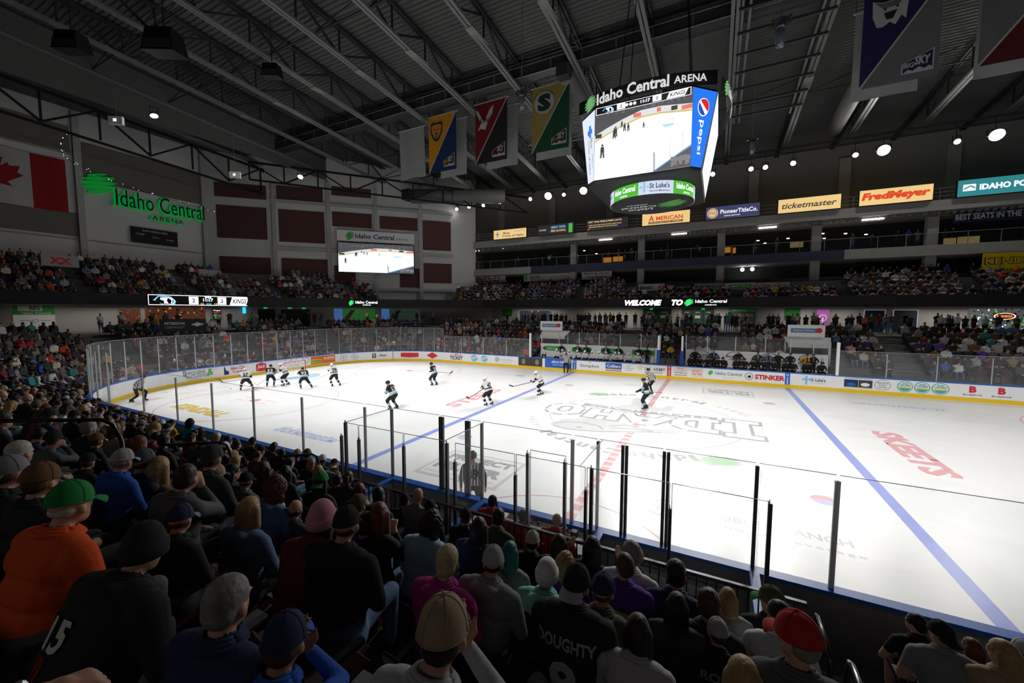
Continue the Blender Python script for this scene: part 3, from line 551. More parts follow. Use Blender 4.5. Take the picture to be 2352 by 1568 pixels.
# ---- upper deck: ribbon fascia, rows, concourse wall
RIB = [(-44.5, -34), (-43.4, -14), (-41.6, -3), (-40.8, 4), (-33.8, 15.9), (-27.4, 22.1), (-24, 24), (46, 24)]
ZR0, ZR1 = 5.77, 6.75
def offs(pts, d):
    out = []
    for i, p in enumerate(pts):
        ns = []
        for a, b in ((i-1, i), (i, i+1)):
            if a < 0 or b >= len(pts): continue
            v = Vector((pts[b][0]-pts[a][0], pts[b][1]-pts[a][1])).normalized(); ns.append(Vector((-v.y, v.x)))
        n = sum(ns, Vector((0, 0))).normalized(); k = 1/max(.5, n.dot(ns[0])); out.append((p[0]+n.x*d*k, p[1]+n.y*d*k))
    return out
def strip(mb, pts, prof, mi=0):
    L = [[(*q, z) for q, z in zip([offs(pts, d)[i] for d, _ in prof], [z for _, z in prof])] for i in range(len(pts))]
    n = len(prof); vs = [p for r in L for p in r]; fs = [(i*n+k, (i+1)*n+k, (i+1)*n+k+1, i*n+k+1) for i in range(len(pts)-1) for k in range(n-1)]
    mb.add(vs, fs, mi)
mb = MB(); strip(mb, RIB, [(.1, ZR0), (0, ZR0), (0, ZR1), (.12, ZR1), (.12, 5.9)]); ribbon = mb.build('trim_1', mat('ribbon black', (.022, .022, .024), .5, var=.05)); tag(ribbon, 'black ribbon fascia running round the front of the upper deck', kind='structure')
def upz(j): return 5.85+.43*j
up_prof = [(.1, 5.8), (.35, 5.85)]
for j in range(0, 9): up_prof += [(.35+.85*(j+1), upz(j)), (.35+.85*(j+1), upz(j+1))]
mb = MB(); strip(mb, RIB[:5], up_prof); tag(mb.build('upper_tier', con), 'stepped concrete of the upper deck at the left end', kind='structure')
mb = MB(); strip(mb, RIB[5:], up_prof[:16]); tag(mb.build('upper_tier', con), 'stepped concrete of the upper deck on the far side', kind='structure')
mb = MB(); strip(mb, RIB[4:7], [(.1, 5.85), (6, 5.85)]); tag(mb.build('upper_landing', con), 'landing of the upper deck in the far left corner', kind='structure')
mb = MB(); strip(mb, RIB, [(.05, 5.78), (6.5, 5.72)]); tag(mb.build('ceiling_concourse', mat('soffit', (.2, .2, .2), .8)), 'grey soffit over the concourse', kind='structure')
mb = MB(); strip(mb, RIB, [(4.6, 3.4), (4.6, 5.8)]); cw = mb.build('wall_concourse', mat('concourse wall', (.40, .385, .37), .8, var=.06)); tag(cw, 'grey beige concourse wall below the ribbon', kind='structure')
# walls
def wallq(name, a, b, z0, z1, m, lab):
    mb = MB(); A = Vector((*a, 0)); B = Vector((*b, 0)); d = (B-A).normalized(); n = Vector((-d.y, d.x, 0))*.3
    mb.add([A+Vector((0, 0, z0)), B+Vector((0, 0, z0)), B+Vector((0, 0, z1)), A+Vector((0, 0, z1)), A+n+Vector((0, 0, z0)), B+n+Vector((0, 0, z0)), B+n+Vector((0, 0, z1)), A+n+Vector((0, 0, z1))], [(0, 1, 2, 3), (4, 5, 6, 7), (3, 2, 6, 7)])
    o = mb.build(name, m); return tag(o, lab, kind='structure')
wallq('wall_left', (-52, -36), (-52, 6), 5.5, 27, wallw, 'pale precast wall at the left end')
wallq('wall_corner', (-52, 6), (-28.5, 29.5), 5.5, 25, wallw, 'pale precast wall across the far left corner')
wallq('wall_far', (-34, 36), (46, 36), 5.5, 25, mat('far wall grey', (.22, .22, .215), .8), 'dark grey wall behind the far side suites')
wallq('wall_near', (46, -34), (-56, -34), -.1, 27, wdk, 'dark wall behind the near stand')
wallq('wall_right', (46, 40), (46, -34), -.1, 27, wdk, 'dark wall beyond the right end')
def lwall(y0, y1, z0, z1, m, name, lab, x=-51.95, dx=.06):
    return tag(MB().box((x, y0, z0), (x+dx, y1, z1)).build(name, m), lab, 'wall panel', 'acoustic wall panels')
lwall(-30, -5.0, 20.2, 22.6, taupe, 'wall_panel', 'long taupe acoustic panel above the flag on the left wall')
lwall(-4.2, 5.6, 17.9, 21.5, taupe, 'wall_panel', 'taupe acoustic panel above the green lit arena sign')
lwall(-30, -4.9, 12.4, 14.6, taupe, 'wall_panel', 'taupe acoustic panel below the flag at the left edge')
for y in (-4.6, 5.9): tag(MB().box((-52, y-.25, 5.8), (-51.6, y+.25, 24)).build('trim_column', mat('precast rib', (.42, .42, .42), .8)), 'vertical precast rib on the left wall', kind='structure')
tag(MB().box((-51.98, -30, 12.1), (-51.85, 6, 12.2)).box((-51.98, -30, 20.0), (-51.8, -4.6, 20.12)).build('trim_2', conl), 'thin horizontal ledge on the left wall', kind='structure')
# corner wall: local axis u along the wall
cu_ = Vector((1, 1, 0)).normalized(); cn_ = Vector((1, -1, 0)).normalized(); c0_ = Vector((-52, 6, 0))
def cw_u(px, py=600):
    d = px_ray(px, py); # solve CAM+s*d on plane (p-c0).n=0
    s = (c0_-CAM).dot(cn_)/d.dot(cn_); p = CAM+d*s; return (p-c0_).dot(cu_), p.z
def cpanel(px0, px1, py0, py1, m, name='wall_panel', lab='', cat='wall panel', grp='acoustic wall panels', dep=.08, out=.0):
    u0 = cw_u(px0)[0]; u1 = cw_u(px1)[0]; z1 = cw_u((px0+px1)/2, py0)[1]; z0 = cw_u((px0+px1)/2, py1)[1]
    mb = MB(); a = c0_+cn_*out
    vs = []
    for nn in (0, dep):
        for u, z in ((u0, z0), (u1, z0), (u1, z1), (u0, z1)): vs.append(a+cu_*u+cn_*nn+Vector((0, 0, z)))
    mb.add(vs, [(4, 5, 6, 7), (0, 1, 5, 4), (1, 2, 6, 5), (2, 3, 7, 6), (3, 0, 4, 7)]); return tag(mb.build(name, m), lab, cat, grp)
for x0, x1, y0, y1, l in [(501, 618, 423, 455, 'upper maroon panel, first from the left on the corner wall'), (503, 617, 474, 548, 'large maroon panel, first from the left in the corner'), (505, 622, 590, 640, 'low maroon panel behind the upper crowd at the left of the corner'),
    (641, 746, 430, 468, 'upper maroon panel, second from the left'), (644, 748, 484, 557, 'large maroon panel, second from the left in the corner'), (647, 752, 594, 642, 'low maroon panel left of the wall video screen'),
    (766, 856, 432, 452, 'narrow maroon panel high above the wall video screen'), (766, 856, 489, 522, 'maroon panel directly above the left half of the wall screen'), (874, 960, 499, 528, 'maroon panel directly above the right half of the wall screen'),
    (767, 816, 610, 657, 'small maroon panel below the left of the wall screen'), (918, 963, 616, 660, 'small maroon panel below the right of the wall screen'), (972, 1036, 508, 575, 'tall maroon panel right of the wall screen'), (973, 1037, 605, 650, 'maroon panel right of the wall screen, lower')]:
    cpanel(x0, x1, y0, y1, mar, lab=l)
for px in (634, 758, 865, 967): cpanel(px-4, px+4, 420, 686, mat('precast rib', (.42, .42, .42), .8), 'trim_column', 'vertical precast rib on the corner wall', None, None, .35)['kind'] = 'structure'
for i, py in enumerate((578, 664, 476)): cpanel(625, 1040, py-3, py+3, mat('precast rib', (.42, .42, .42), .8), 'trim_ledge', 'horizontal ledge on the corner wall', None, None, .3)['kind'] = 'structure'
# ---- roof
x0, x1, y0, y1 = -53, 46, -34, 37; rp = []
y = y0; k = 0
while y < y1:
    for dy, dz in ((0, 0), (.13, 0), (.17, .09), (.30, .09)): rp.append((y+dy, roof_z(y+dy, 26.1)+dz))
    y += .36
mb = MB(); n = len(rp)
mb.add([(x0, a, b) for a, b in rp]+[(x1, a, b) for a, b in rp], [(i, i+1, n+i+1, n+i) for i in range(n-1)])
tag(mb.build('ceiling', mat('roof deck', (.085, .086, .085), .6, var=.15, scale=.6)), 'dark corrugated metal roof deck', kind='structure')
TX = [-1.6+5.12*k for k in range(-9, 9)]
def truss(x, lab):
    o = thing('roof_truss', lab, 'roof truss', (x, 0, 0), 'roof trusses across the rink')
    ya, yb = -33, 29.5
    mb = MB()
    for s in (-1, 1): mb.bar((s*.14, ya, roof_z(ya)), (s*.14, yb, roof_z(yb)), .2, .18)
    mb.build('bottom_chord', steel, o)
    mb = MB()
    for s in (-1, 1): mb.bar((s*.12, ya, roof_z(ya, 25.9)), (s*.12, 36, roof_z(36, 25.9)), .16, .2)
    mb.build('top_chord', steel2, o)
    mb = MB(); yy = ya; k = 0
    while yy < yb-.1:
        mb.bar((0, yy, roof_z(yy)), (0, yy, roof_z(yy, 25.9)), .1); y2 = yy+3.4
        if y2 <= yb+.1:
            if k % 2: mb.bar((0, yy, roof_z(yy, 25.9)), (0, y2, roof_z(y2)), .13)
            else: mb.bar((0, yy, roof_z(yy)), (0, y2, roof_z(y2, 25.9)), .13)
        yy = y2; k += 1
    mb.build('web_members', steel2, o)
    for yy in (-12.5, 2.5, 17): MB().box((-.3, yy, roof_z(yy)-.14), (.3, yy+2.0, roof_z(yy)-.08)).build('splice_plate', stw, o)
for i, x in enumerate(TX):
    truss(x, 'steel roof truss crossing the arena, %s' % (['at the left end wall', 'second from the left end', 'third from the left end', 'fourth from the left end', 'above the left goal line', 'left of the left faceoff spots', 'above the left blue line side', 'just left of the orange banner', 'between the orange and red banners', 'just left of the hanging scoreboard', 'right of the hanging scoreboard', 'between the scoreboard and the purple banner', 'behind the purple banner', 'right of the purple banner', 'near the right edge', 'beyond the right edge', 'second beyond the right edge', 'third beyond the right edge'][i]))
# catwalk beam with rails, bridging, sway rods
cb = thing('catwalk', 'long dark catwalk with railings running above the banners', 'catwalk', (0, 9.0, 0))
mb = MB(); zc = roof_z(9)+.25; mb.box((-44, -.1, zc), (44, -.02, zc+.75)); mb.box((-44, .9, zc), (44, .98, zc+.75)); mb.build('side_plate', steel2, cb); MB().box((-44, -.02, zc+.02), (44, .9, zc+.06)).build('grating', steel2, cb); tag(MB().tube([(-36, 10.45, 23.9), (36, 10.45, 23.9)], .05, 6).build('banner_pipe', steel2), 'thin pipe carrying the rear white banners', 'pipe')
mb = MB()
for z_, y_ in ((zc-.02, -.16), (zc+.77, -.16)): mb.box((-44, y_, z_), (44, y_+.08, z_+.04))
for k in range(36): mb.box((-43+k*2.45, -.13, zc), (-42.93+k*2.45, -.1, zc+.75))
mb.build('edge_trim', steel, cb)
mb = MB(); mb.bar((-44, -.05, zc+1.5), (44, -.05, zc+1.5), .05); mb.bar((-44, -.05, zc+1.15), (44, -.05, zc+1.15), .04)
for k in range(50): mb.bar((-43+k*1.77, -.05, zc+.7), (-43+k*1.77, -.05, zc+1.5), .04)
mb.build('handrail', steel2, cb)
for i, yy in enumerate((-17, -6, -1, 20)):
    mb = MB(); z = roof_z(yy, 24.3); mb.bar((-46, yy, z), (44, yy, z), .08)
    for k in range(17): xa = TX[0]+5.12*k; mb.bar((xa, yy, z), (xa+5.12, yy+.3, roof_z(yy, 25.8)), .06)
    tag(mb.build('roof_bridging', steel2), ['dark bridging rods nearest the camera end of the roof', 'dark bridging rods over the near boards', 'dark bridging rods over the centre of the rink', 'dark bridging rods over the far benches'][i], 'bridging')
# rigging beams right of the scoreboard
rg = thing('rigging_grid', 'ladder-like grid of rigging beams hung right of the scoreboard', 'rigging', (5.2, 8, 0))
for k in range(7): MB().bar((-1.5, k*2.1, roof_z(8+k*2.1, 23.8)), (3.6, k*2.1, roof_z(8+k*2.1, 23.8)), .14).build('cross_beam', steel2, rg)
for x in (-1.3, -.9, 2.9, 3.3): MB().bar((x, -1, roof_z(7, 23.95)), (x, 14, roof_z(22, 23.95)), .14).build('rail_beam', steel, rg)
# round ducts
def duct(a, b, r, lab):
    o = thing('air_duct', lab, 'air duct', a, 'round air ducts'); v = Vector(b)-Vector(a)
    MB().tube([(0, 0, 0), v*.5, v], r, 20).build('duct_tube', mat('duct grey', (.15, .15, .148), .55, var=.06), o, smooth=True)
    mb = MB(); q = v.normalized()*.05; mb.tube([v*.45-q, v*.45+q], r*1.04, 20); mb.build('duct_band', steel2, o)
    MB().box((-r*.7, -r*1.1-.2, -r*.7), (r*.7, .1, r*.7)).build('end_grille', steel2, o)
pA_ = atZ(1935, 130, 23.0)
duct((12.2, 8, 23.2), (12.2, 27, 22.2), .62, 'round grey duct right of the scoreboard running to the far wall')
duct((-7.5, 9, 22.9), (-7.5, 25, 22.0), .62, 'round grey duct between the green banner and the scoreboard')
duct((-9.0, -13.5, 24.8), (-9.0, -4.8, 24.4), .5, 'short round duct with a square vent at the top of the photo')
duct((-33, 21, 20.3), (-22, 26.5, 20.3), .9, 'large dark duct in the far left roof corner')
# bulkhead + end trusses at the left
mb = MB(); mb.box((-42.6, -33, 22.2), (-42.4, 24, 27)); tag(mb.build('bulkhead', mat('bulkhead grey', (.10, .10, .10), .8)), 'dull grey bulkhead band under the roof near the left end', kind='structure')
mb = MB(); mb.box((-52, -33, 24.3), (-42.6, 30, 24.5)); tag(mb.build('ceiling_low', mat('roof deck', (.06, .06, .06), .6)), 'lower dark roof deck over the left end stand', kind='structure')
et = thing('end_truss', 'black triangulated truss in front of the left end wall and over the arena sign', 'roof truss', (-47.5, 0, 0))
def ez(y): return 23.2-.05*y
MB().bar((0, -33, ez(-33)), (0, 21, ez(21)), .22).build('top_chord', blk, et); MB().bar((0, -33, ez(-33)-2.6), (0, 14, ez(14)-3.0), .2).build('bottom_chord', blk, et)
mb = MB(); y = -33; k = 0
while y < 13: mb.bar((0, y, ez(y)), (0, y, ez(y)-2.6), .14); mb.bar((0, y, ez(y)-(2.6 if k % 2 else 0)), (0, y+3.6, ez(y+3.6)-(0 if k % 2 else 2.6)), .16); y += 3.6; k += 1
mb.build('web_members', blk, et)
et = thing('end_truss', 'black triangulated truss crossing the far left roof corner', 'roof truss', (0, 0, 0))
A, B = Vector((-46, 8, 22.6)), Vector((-20, 29, 20.5))
MB().bar(A, B, .2).build('top_chord', blk, et); dn = Vector((0, 0, -2)); MB().bar(A+dn, B+dn, .18).build('bottom_chord', blk, et)
mb = MB()
for k in range(9): a = A.lerp(B, k/9); b = A.lerp(B, (k+1)/9); mb.bar(a, a+dn, .12); mb.bar(a+(dn if k % 2 else dn*0), b+(dn*0 if k % 2 else dn), .14)
mb.build('web_members', blk, et)
# floodlights
lens = emat('lamp lens', (1, .98, .94), 60); lens2 = emat('lamp lens bright', (1, .97, .92), 260); hous = mat('lamp housing', (.25, .25, .26), .4, metal=.6)
mb = MB(); mb.bar((-32, 27.6, 21.3), (36, 27.6, 21.3), .16); mb.bar((-32, 27.9, 20.9), (36, 27.9, 20.9), .12)
tag(mb.build('light_pipe', steel2), 'long pipe carrying the far row of floodlights', 'light pipe')
wr = thing('floodlight', 'x', 'floodlight')
def flood(p, big, lab, grp='floodlights along the far side'):
    r = (.2, .24, .42)[big]; o = thing('floodlight', lab, 'floodlight', p, grp); aim = Vector((p[0]*.8, -3, 0))-Vector(p); o.rotation_euler = aim.to_track_quat('-Z', 'Y').to_euler()
    MB().tube([(0, 0, .35), (0, 0, .3), (0, 0, 0)], [r*.4, r*.75, r*1.1], 14).build('housing', hous, o)
    MB().tube([(0, 0, -.01), (0, 0, -.03)], [r, r*.98], 16).build('lens', lens2 if big else lens, o)
    MB().bar((-r*1.2, 0, 0), (-r*1.2, .3, .6), .05).bar((r*1.2, 0, 0), (r*1.2, .3, .6), .05).bar((-r*1.2, .3, .6), (r*1.2, .3, .6), .05).build('yoke', steel2, o)
    q_ = o.rotation_euler.to_matrix().inverted()@(Vector((0, .4, max(.6, 21.3-p[2])))); MB().bar((0, 0, .2), q_, .05).build('bracket', steel2, o)
bpy.data.objects.remove(wr)
words = ['first', 'second', 'third', 'fourth', 'fifth', 'sixth', 'seventh', 'eighth', 'ninth', 'tenth', 'eleventh', 'twelfth', 'thirteenth', 'fourteenth', 'fifteenth', 'sixteenth', 'seventeenth']
for i, (px, py, b) in enumerate(FAR_LAMPS): flood(atY(px, py, 27.2), b, '%s lit floodlight, %s from the left in the far row' % (('small', 'bright', 'glaring large')[b], words[i]))
flood(atY(962, 491, 26.0), 1, 'lit floodlight hanging over the far left corner above the wall screen', 'floodlights near the left end')
for px, py, b, l in ((354, 266, 1, 'lit floodlight high at the left between the roof beams'), (690, 406, 1, 'lit floodlight in front of the corner roof truss')): flood(atX(px, py, -38), b, l, 'floodlights near the left end')
for i, (px, py) in enumerate(((267, 277), (540, 402))):
    p = atX(px, py, -40); o = thing('strobe_box', 'pale box fixture hanging on a rod, %s' % ('left one under the left roof' if i == 0 else 'beside the corner truss'), 'light fixture', p, 'hanging box fixtures', .6)
    MB().box((-.5, -.12, -.3), (.5, .12, .3)).build('housing', iwh, o); MB().box((-.13, -.14, -.1), (.1, -.12, .12)).build('lens', emat('dim lens', (1, 1, 1), .9), o); MB().bar((0, 0, .3), (0, 0, 4.6), .03).build('rod', steel, o)
# speaker clusters and lantern lamps
for px, py, s, l in ((378, 95, 1.0, 'large black speaker cluster at the upper left'), (625, 162, .62, 'black speaker cluster hanging left of the roof centre'), (165, 95, .8, 'black speaker cluster at the far upper left')):
    p = atZ(px, py, 22.6); o = thing('speaker_cluster', l, 'speaker', p, 'hanging speaker clusters', .5); mb = MB()
    mb.loft([[(-1*s, -.7*s, -.9*s), (1*s, -.7*s, -.9*s), (1*s, .7*s, -.7*s), (-1*s, .7*s, -.7*s)], [(-.8*s, -.5*s, .6*s), (.8*s, -.5*s, .6*s), (.8*s, .5*s, .6*s), (-.8*s, .5*s, .6*s)]]); mb.build('cabinet', blk, o)
    MB().bar((0, 0, .6*s), (0, 0, 3.6), .05).build('hanger', steel2, o); MB().box((-.85*s, -.73*s, -.75*s), (.85*s, -.7*s, -.2*s)).build('grille', steel2, o)
for px, py, l in ((1199, 222, 'chrome lantern lamp on a long rod between the red and green banners'), (1793, 65, 'chrome lantern lamp on a rod at the upper right'), (1728, 332, 'small unlit lantern right of the scoreboard')):
    p = atY(px, py, 3 if px < 1700 else (1 if px > 1790 else 17)); o = thing('hanging_lantern', l, 'lamp', p, 'hanging lantern lamps'); ch = mat('chrome', (.5, .5, .52), .15, metal=1)
    MB().tube([(0, 0, .2), (0, 0, -.1), (0, 0, -.75)], [.12, .2, .16], 12).build('glass_cylinder', mat('lantern glass', (.10, .12, .16), .1, spec=.8), o, smooth=True)
    MB().tube([(0, 0, .1), (0, 0, .3)], .3, 14).box((-.4, -.08, .12), (.4, .08, .28)).build('cap', ch, o); MB().bar((0, 0, .3), (0, 0, 24-p.z+.3), .03).build('rod', steel, o)
    for s in (-1, 1): MB().ball((s*.32, 0, .38), .09, 8, 5).build('lamp_head', ch, o)
# ---- far side suites
def slab_(name, z0, z1, yf, m, lab): return tag(MB().box((-32.3, yf, z0), (46, 36, z1)).build(name, m), lab, kind='structure')
slab_('balcony_slab', 10.45, 11.38, 29.3, conl, 'concrete slab edge of the lower suite balcony'); slab_('balcony_slab', 14.42, 15.32, 29.3, conl, 'concrete slab edge of the upper catwalk level with the lit signs')
tag(MB().box((-19.5, 29.2, 10.45), (14.0, 29.32, 11.38)).build('fascia_cladding', mat('navy cladding', (.035, .042, .075), .6)), 'navy cladding on the middle of the lower balcony slab', kind='structure')
for k in range(-2, 4):
    x = 3.33+8.55*k
    tag(MB().box((x-.38, 29.9, 5.8), (x+.38, 30.6, 14.45)).build('column', conl), 'square concrete column in front of the suites', kind='structure')
tag(MB().box((-30.6, 29.9, 5.8), (-30.0, 30.6, 10.6)).build('column', conl), 'concrete column at the left end of the far side', kind='structure')
for k in range(9): x = -28+k*8.5; tag(MB().box((x, 35.6, 15.6), (x+1.0, 36, 22)).build('wall_pier', conl), 'grey pier on the high far wall', kind='structure')
rl = thing('balcony_railing', 'glass railing with grey posts along the lower suite balcony', 'railing', (0, 29.4, 11.38)); MB().bar((-32, 0, 1.07), (44, 0, 1.07), .05).build('top_rail', mat('rail grey', (.35, .35, .36), .4, metal=.5), rl)
for k in range(38): MB().bar((-32+k*2.02, 0, 0), (-32+k*2.02, 0, 1.07), .045).build('post', MC['rail grey'], rl)
MB().add([(-32, .02, .05), (44, .02, .05), (44, .02, 1.0), (-32, .02, 1.0)], [(0, 1, 2, 3)]).build('glass_pane', glassmat('rail glass', (.75, .78, .8), .01, .05), rl)
rl = thing('catwalk_railing', 'grey pipe railing between the lit signs on the top level', 'railing', (0, 29.4, 15.32))
for z in (.35, .7, 1.05): MB().bar((-32, 0, z), (44, 0, z), .04).build('rail', MC['rail grey'], rl)
for k in range(38): MB().bar((-32+k*2.02, 0, 0), (-32+k*2.02, 0, 1.05), .04).build('post', MC['rail grey'], rl)
# truss clutter under the top slab
mb = MB()
for k in range(150):
    x = -31+k*.5; mb.box((x, 29.6, 14.12), (x+.28, 29.75, 14.36), k % 2); mb.bar((x, 29.7, 13.98), (x+.5, 29.7, 14.4), .04, mi=0)
mb.bar((-31, 29.7, 13.98), (44, 29.7, 13.98), .05, mi=0); tag(mb.build('cable_tray', [steel, stw]), 'cluttered cable tray and brackets under the top slab', 'cable tray')
for i, (px, py, w_) in enumerate(((1391, 550, 26), (1560, 537, 30), (1763, 522, 36), (2005, 503, 44))):
    p = atY(px, py, 29.6); tag(MB().box((p.x-.8, 29.5, p.z-.07), (p.x+.8, 29.7, p.z+.05)).build('tube_light', emat('tube', (1, .98, .95), 4)), '%s bright white tube light under the top slab' % words[i], 'tube light', 'tube lights under the top slab')
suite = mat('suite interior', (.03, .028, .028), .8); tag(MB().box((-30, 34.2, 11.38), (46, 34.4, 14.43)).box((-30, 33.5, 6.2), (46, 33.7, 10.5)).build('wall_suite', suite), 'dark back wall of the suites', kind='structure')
for i, (px, py) in enumerate([(1342, 576), (1370, 583), (1741, 553), (1757, 559), (1810, 548), (1890, 537), (1893, 548), (1942, 537), (1989, 539), (1082, 577), (1092, 577), (1101, 576), (1147, 570), (1157, 571)]):
    p = atY(px, py, 31.6 if px > 1200 else 31.0); tag(MB().tube([p, p+Vector((0, 0, .06))], .13, 10).build('downlight', emat('downlight', (1, .9, .75), 5 if px > 1200 else 2.5)), 'small round ceiling downlight in a far suite, %s from the left' % words[[1082, 1092, 1101, 1147, 1157, 1342, 1370, 1741, 1757, 1810, 1890, 1893, 1942, 1989].index(px)], 'downlight', 'suite downlights')
pz = atY(1043, 600, 29.6); tag(MB().box((-31.9, 29.8, 11.38), (-30.6, 29.95, 14.4)).build('green_curtain', mat('wall green', (.02, .2, .02), .7)), 'bright green panel at the left end of the lower suite balcony', 'panel')
for i, (a, b, y0_, c) in enumerate(((1386, 1404, 597, LO_ := emat('suite amber', (.8, .3, .03), .5)), (1408, 1430, 595, LO_), (1651, 1678, 575, LO_), (1683, 1690, 575, LO_), (2168, 2196, 555, emat('suite gold', (.5, .36, .15), .3)), (2200, 2250, 552, emat('suite gold', (.5, .36, .15), .3)), (1815, 1845, 562, emat('suite gold', (.5, .36, .15), .3)))):
    pa = atY(a, y0_, 30.3); pb = atY(b, y0_, 30.3); tag(MB().box((pa.x, 30.3, pa.z-.3), (pb.x, 30.4, pa.z+.3)).build('suite_sign', c), 'small amber glowing sign behind the suite railing, %s from the left' % words[[0, 1, 2, 3, 5, 6, 4][i]], 'sign', 'suite railing signs')
for i, (px, py) in enumerate(((1705, 619), (1728, 618))):
    p = atY(px, py, 32); tag(MB().ball(p, .2, 12, 8).build('globe_lamp', emat('globe', (1, 1, 1), 12)), '%s round white lamp in the dark booth above the ribbon' % ('left' if i == 0 else 'right'), 'lamp', 'booth lamps')
# hanging things behind upper crowd: banners
def sign(name, lab, cat, p0, p1, zc, h, fn, face, grp=None, dep=.08, frame=None, facename='sign_face'):
    """flat sign between plan points p0 (left as seen) and p1, centred at height zc"""
    a = Vector((p0[0], p0[1], 0)); b = Vector((p1[0], p1[1], 0)); u = (b-a).normalized(); w = (b-a).length; n = Vector((u.y, -u.x, 0)); c = (a+b)/2
    o = thing(name, lab, cat, (c.x, c.y, zc), grp); mb = MB(); vs = []
    for q in (0, -dep):
        for x, z in ((-w/2, -h/2), (w/2, -h/2), (w/2, h/2), (-w/2, h/2)): vs.append(u*x+n*q+Vector((0, 0, z)))
    mb.add(vs, [(0, 1, 2, 3), (4, 7, 6, 5), (0, 4, 5, 1), (1, 5, 6, 2), (2, 6, 7, 3), (3, 7, 4, 0)]); mb.build(facename, face, o)
    if frame:
        mb = MB(); t = .05
        for x0_, z0_, x1_, z1_ in ((-w/2-t, -h/2-t, w/2+t, -h/2), (-w/2-t, h/2, w/2+t, h/2+t), (-w/2-t, -h/2, -w/2, h/2), (w/2, -h/2, w/2+t, h/2)):
            vs = [];
            for q in (.04, -dep):
                for x, z in ((x0_, z0_), (x1_, z0_), (x1_, z1_), (x0_, z1_)): vs.append(u*x+n*q+Vector((0, 0, z)))
            mb.add(vs, [(0, 1, 2, 3), (0, 4, 5, 1), (1, 5, 6, 2), (2, 6, 7, 3), (3, 7, 4, 0)])
        mb.build('sign_frame', frame, o)
    g = Gfx(lambda x, y, off: u*x+Vector((0, 0, y))+n*(off+.004), .006); fn(g, w, h); g.build('lettering', o); return o
def lit(name, col, e=1.0): return mat('lit '+name, tuple(x*.3 for x in col), .5, emit=e, var=0, ecol=col)
LY = lit('warm panel', (.95, .66, .28), .85); LN = lit('navy panel', (.05, .05, .12), 1); LT = lit('teal panel', (.03, .22, .24), 1); LB = lit('black panel', (.02, .02, .025), 1); LW = lit('white', (.9, .92, 1), 1.0); LO = lit('ochre', (.8, .55, .25), .9); LR = lit('red', (.75, .07, .02), .9); LD = lit('dark text', (.10, .09, .07), .6); LBl = lit('blue', (.1, .22, .6), .8); LG = lit('green', (.08, .5, .06), .8); LS = lit('sky', (.3, .6, .9), .9)
def s_blue(g, w, h): cross(g, -w*.38, 0, h*.3, LBl); g.text('Blue', -w*.1, h*.12, LD, w=w*.2, h=h*.26); g.text('Cross of Idaho', w*.1, -h*.2, LD, w=w*.66, h=h*.24); g.line([(w*.12, h*.15), (w*.22, h*.3), (w*.28, h*.2), (w*.35, h*.38), (w*.45, h*.15)], .05, LBl)
def s_great(g, w, h): g.text('GREAT TASTE.', w*.08, h*.2, LS, w=w*.4, h=h*.22); g.text('ZERO ALCOHOL.', w*.08, -h*.15, LO, w=w*.42, h=h*.22); g.text('COORS', -w*.36, 0, LO, w=w*.2, h=h*.16); g.rect(w*.36, -h*.45, w*.46, h*.45, LG)
def s_jumbo(g, w, h): g.text('NET THIS FREE JUMBO JACK', -w*.06, h*.28, LO, w=w*.82, h=h*.2, bold=.03); g.text('WHEN THE HOME TEAM SCORES THREE GOALS', -w*.06, 0, LO, w=w*.8, h=h*.1); g.text('SEE RESTAURANT FOR DETAILS', -w*.1, -h*.18, LO, w=w*.7, h=h*.1); g.rect(-w*.47, -h*.42, -w*.43, -h*.3, LR)
def s_amer(g, w, h): g.text('A', -w*.3, h*.06, LR, h=h*.5, w=w*.12, bold=.03); g.text('MERICAN', w*.08, h*.03, LR, w=w*.56, h=h*.34, bold=.03); g.rect(-w*.36, -h*.4, w*.36, -h*.22, LD); g.up(); g.text('ROOTER & DRAIN / HVAC / PLUMBING', 0, -h*.31, LY, w=w*.66, h=h*.09)
def s_pion(g, w, h): g.disc(-w*.37, 0, h*.4, LO); g.up(); g.disc(-w*.37, 0, h*.34, LN); g.up(); g.disc(-w*.37, 0, h*.3, LO); g.up(); g.text('PTC', -w*.37, 0, LN, w=h*.4, h=h*.18); g.text('PioneerTitleCo.', w*.12, h*.06, LW, w=w*.68, h=h*.34); g.text('GOING BEYOND', w*.0, -h*.28, LW, w=w*.3, h=h*.09)
def s_tm(g, w, h): g.text('ticketmaster', 0, 0, LD, w=w*.88, h=h*.42, shear=.25)
def s_fm(g, w, h): g.text('FredMeyer', 0, 0, LR, w=w*.94, h=h*.62, shear=.2, bold=.06)
def s_ip(g, w, h): g.rect(-w*.44, -h*.18, -w*.3, h*.22, LW); g.up(); g.line([(-w*.43, -h*.05), (-w*.36, h*.12), (-w*.31, -h*.02)], .1, LT); g.text('IDAHO POWER', w*.1, 0, LW, w=w*.72, h=h*.36, bold=.05)
SG = [(1134, 1209, 523, 545, s_blue, LY, 'lit yellow health insurance sign, leftmost on the top far level'), (1235, 1318, 511, 537, s_great, LB, 'dark sign with teal and orange drink slogan'), (1348, 1443, 497, 525, s_jumbo, LB, 'dark sign advertising a free burger'),
      (1475, 1584, 484, 514, s_amer, LY, 'lit yellow sign with red AMERICAN lettering'), (1621, 1744, 470, 501, s_pion, LN, 'navy title company sign with round PTC badge'), (1787, 1930, 452, 485, s_tm, LY, 'lit yellow sign with dark italic ticketmaster lettering'), (1973, 2141, 433, 470, s_fm, LY, 'lit yellow sign with bold red italic lettering'), (2198, 2420, 410, 449, s_ip, LT, 'teal IDAHO POWER sign at the right edge')]
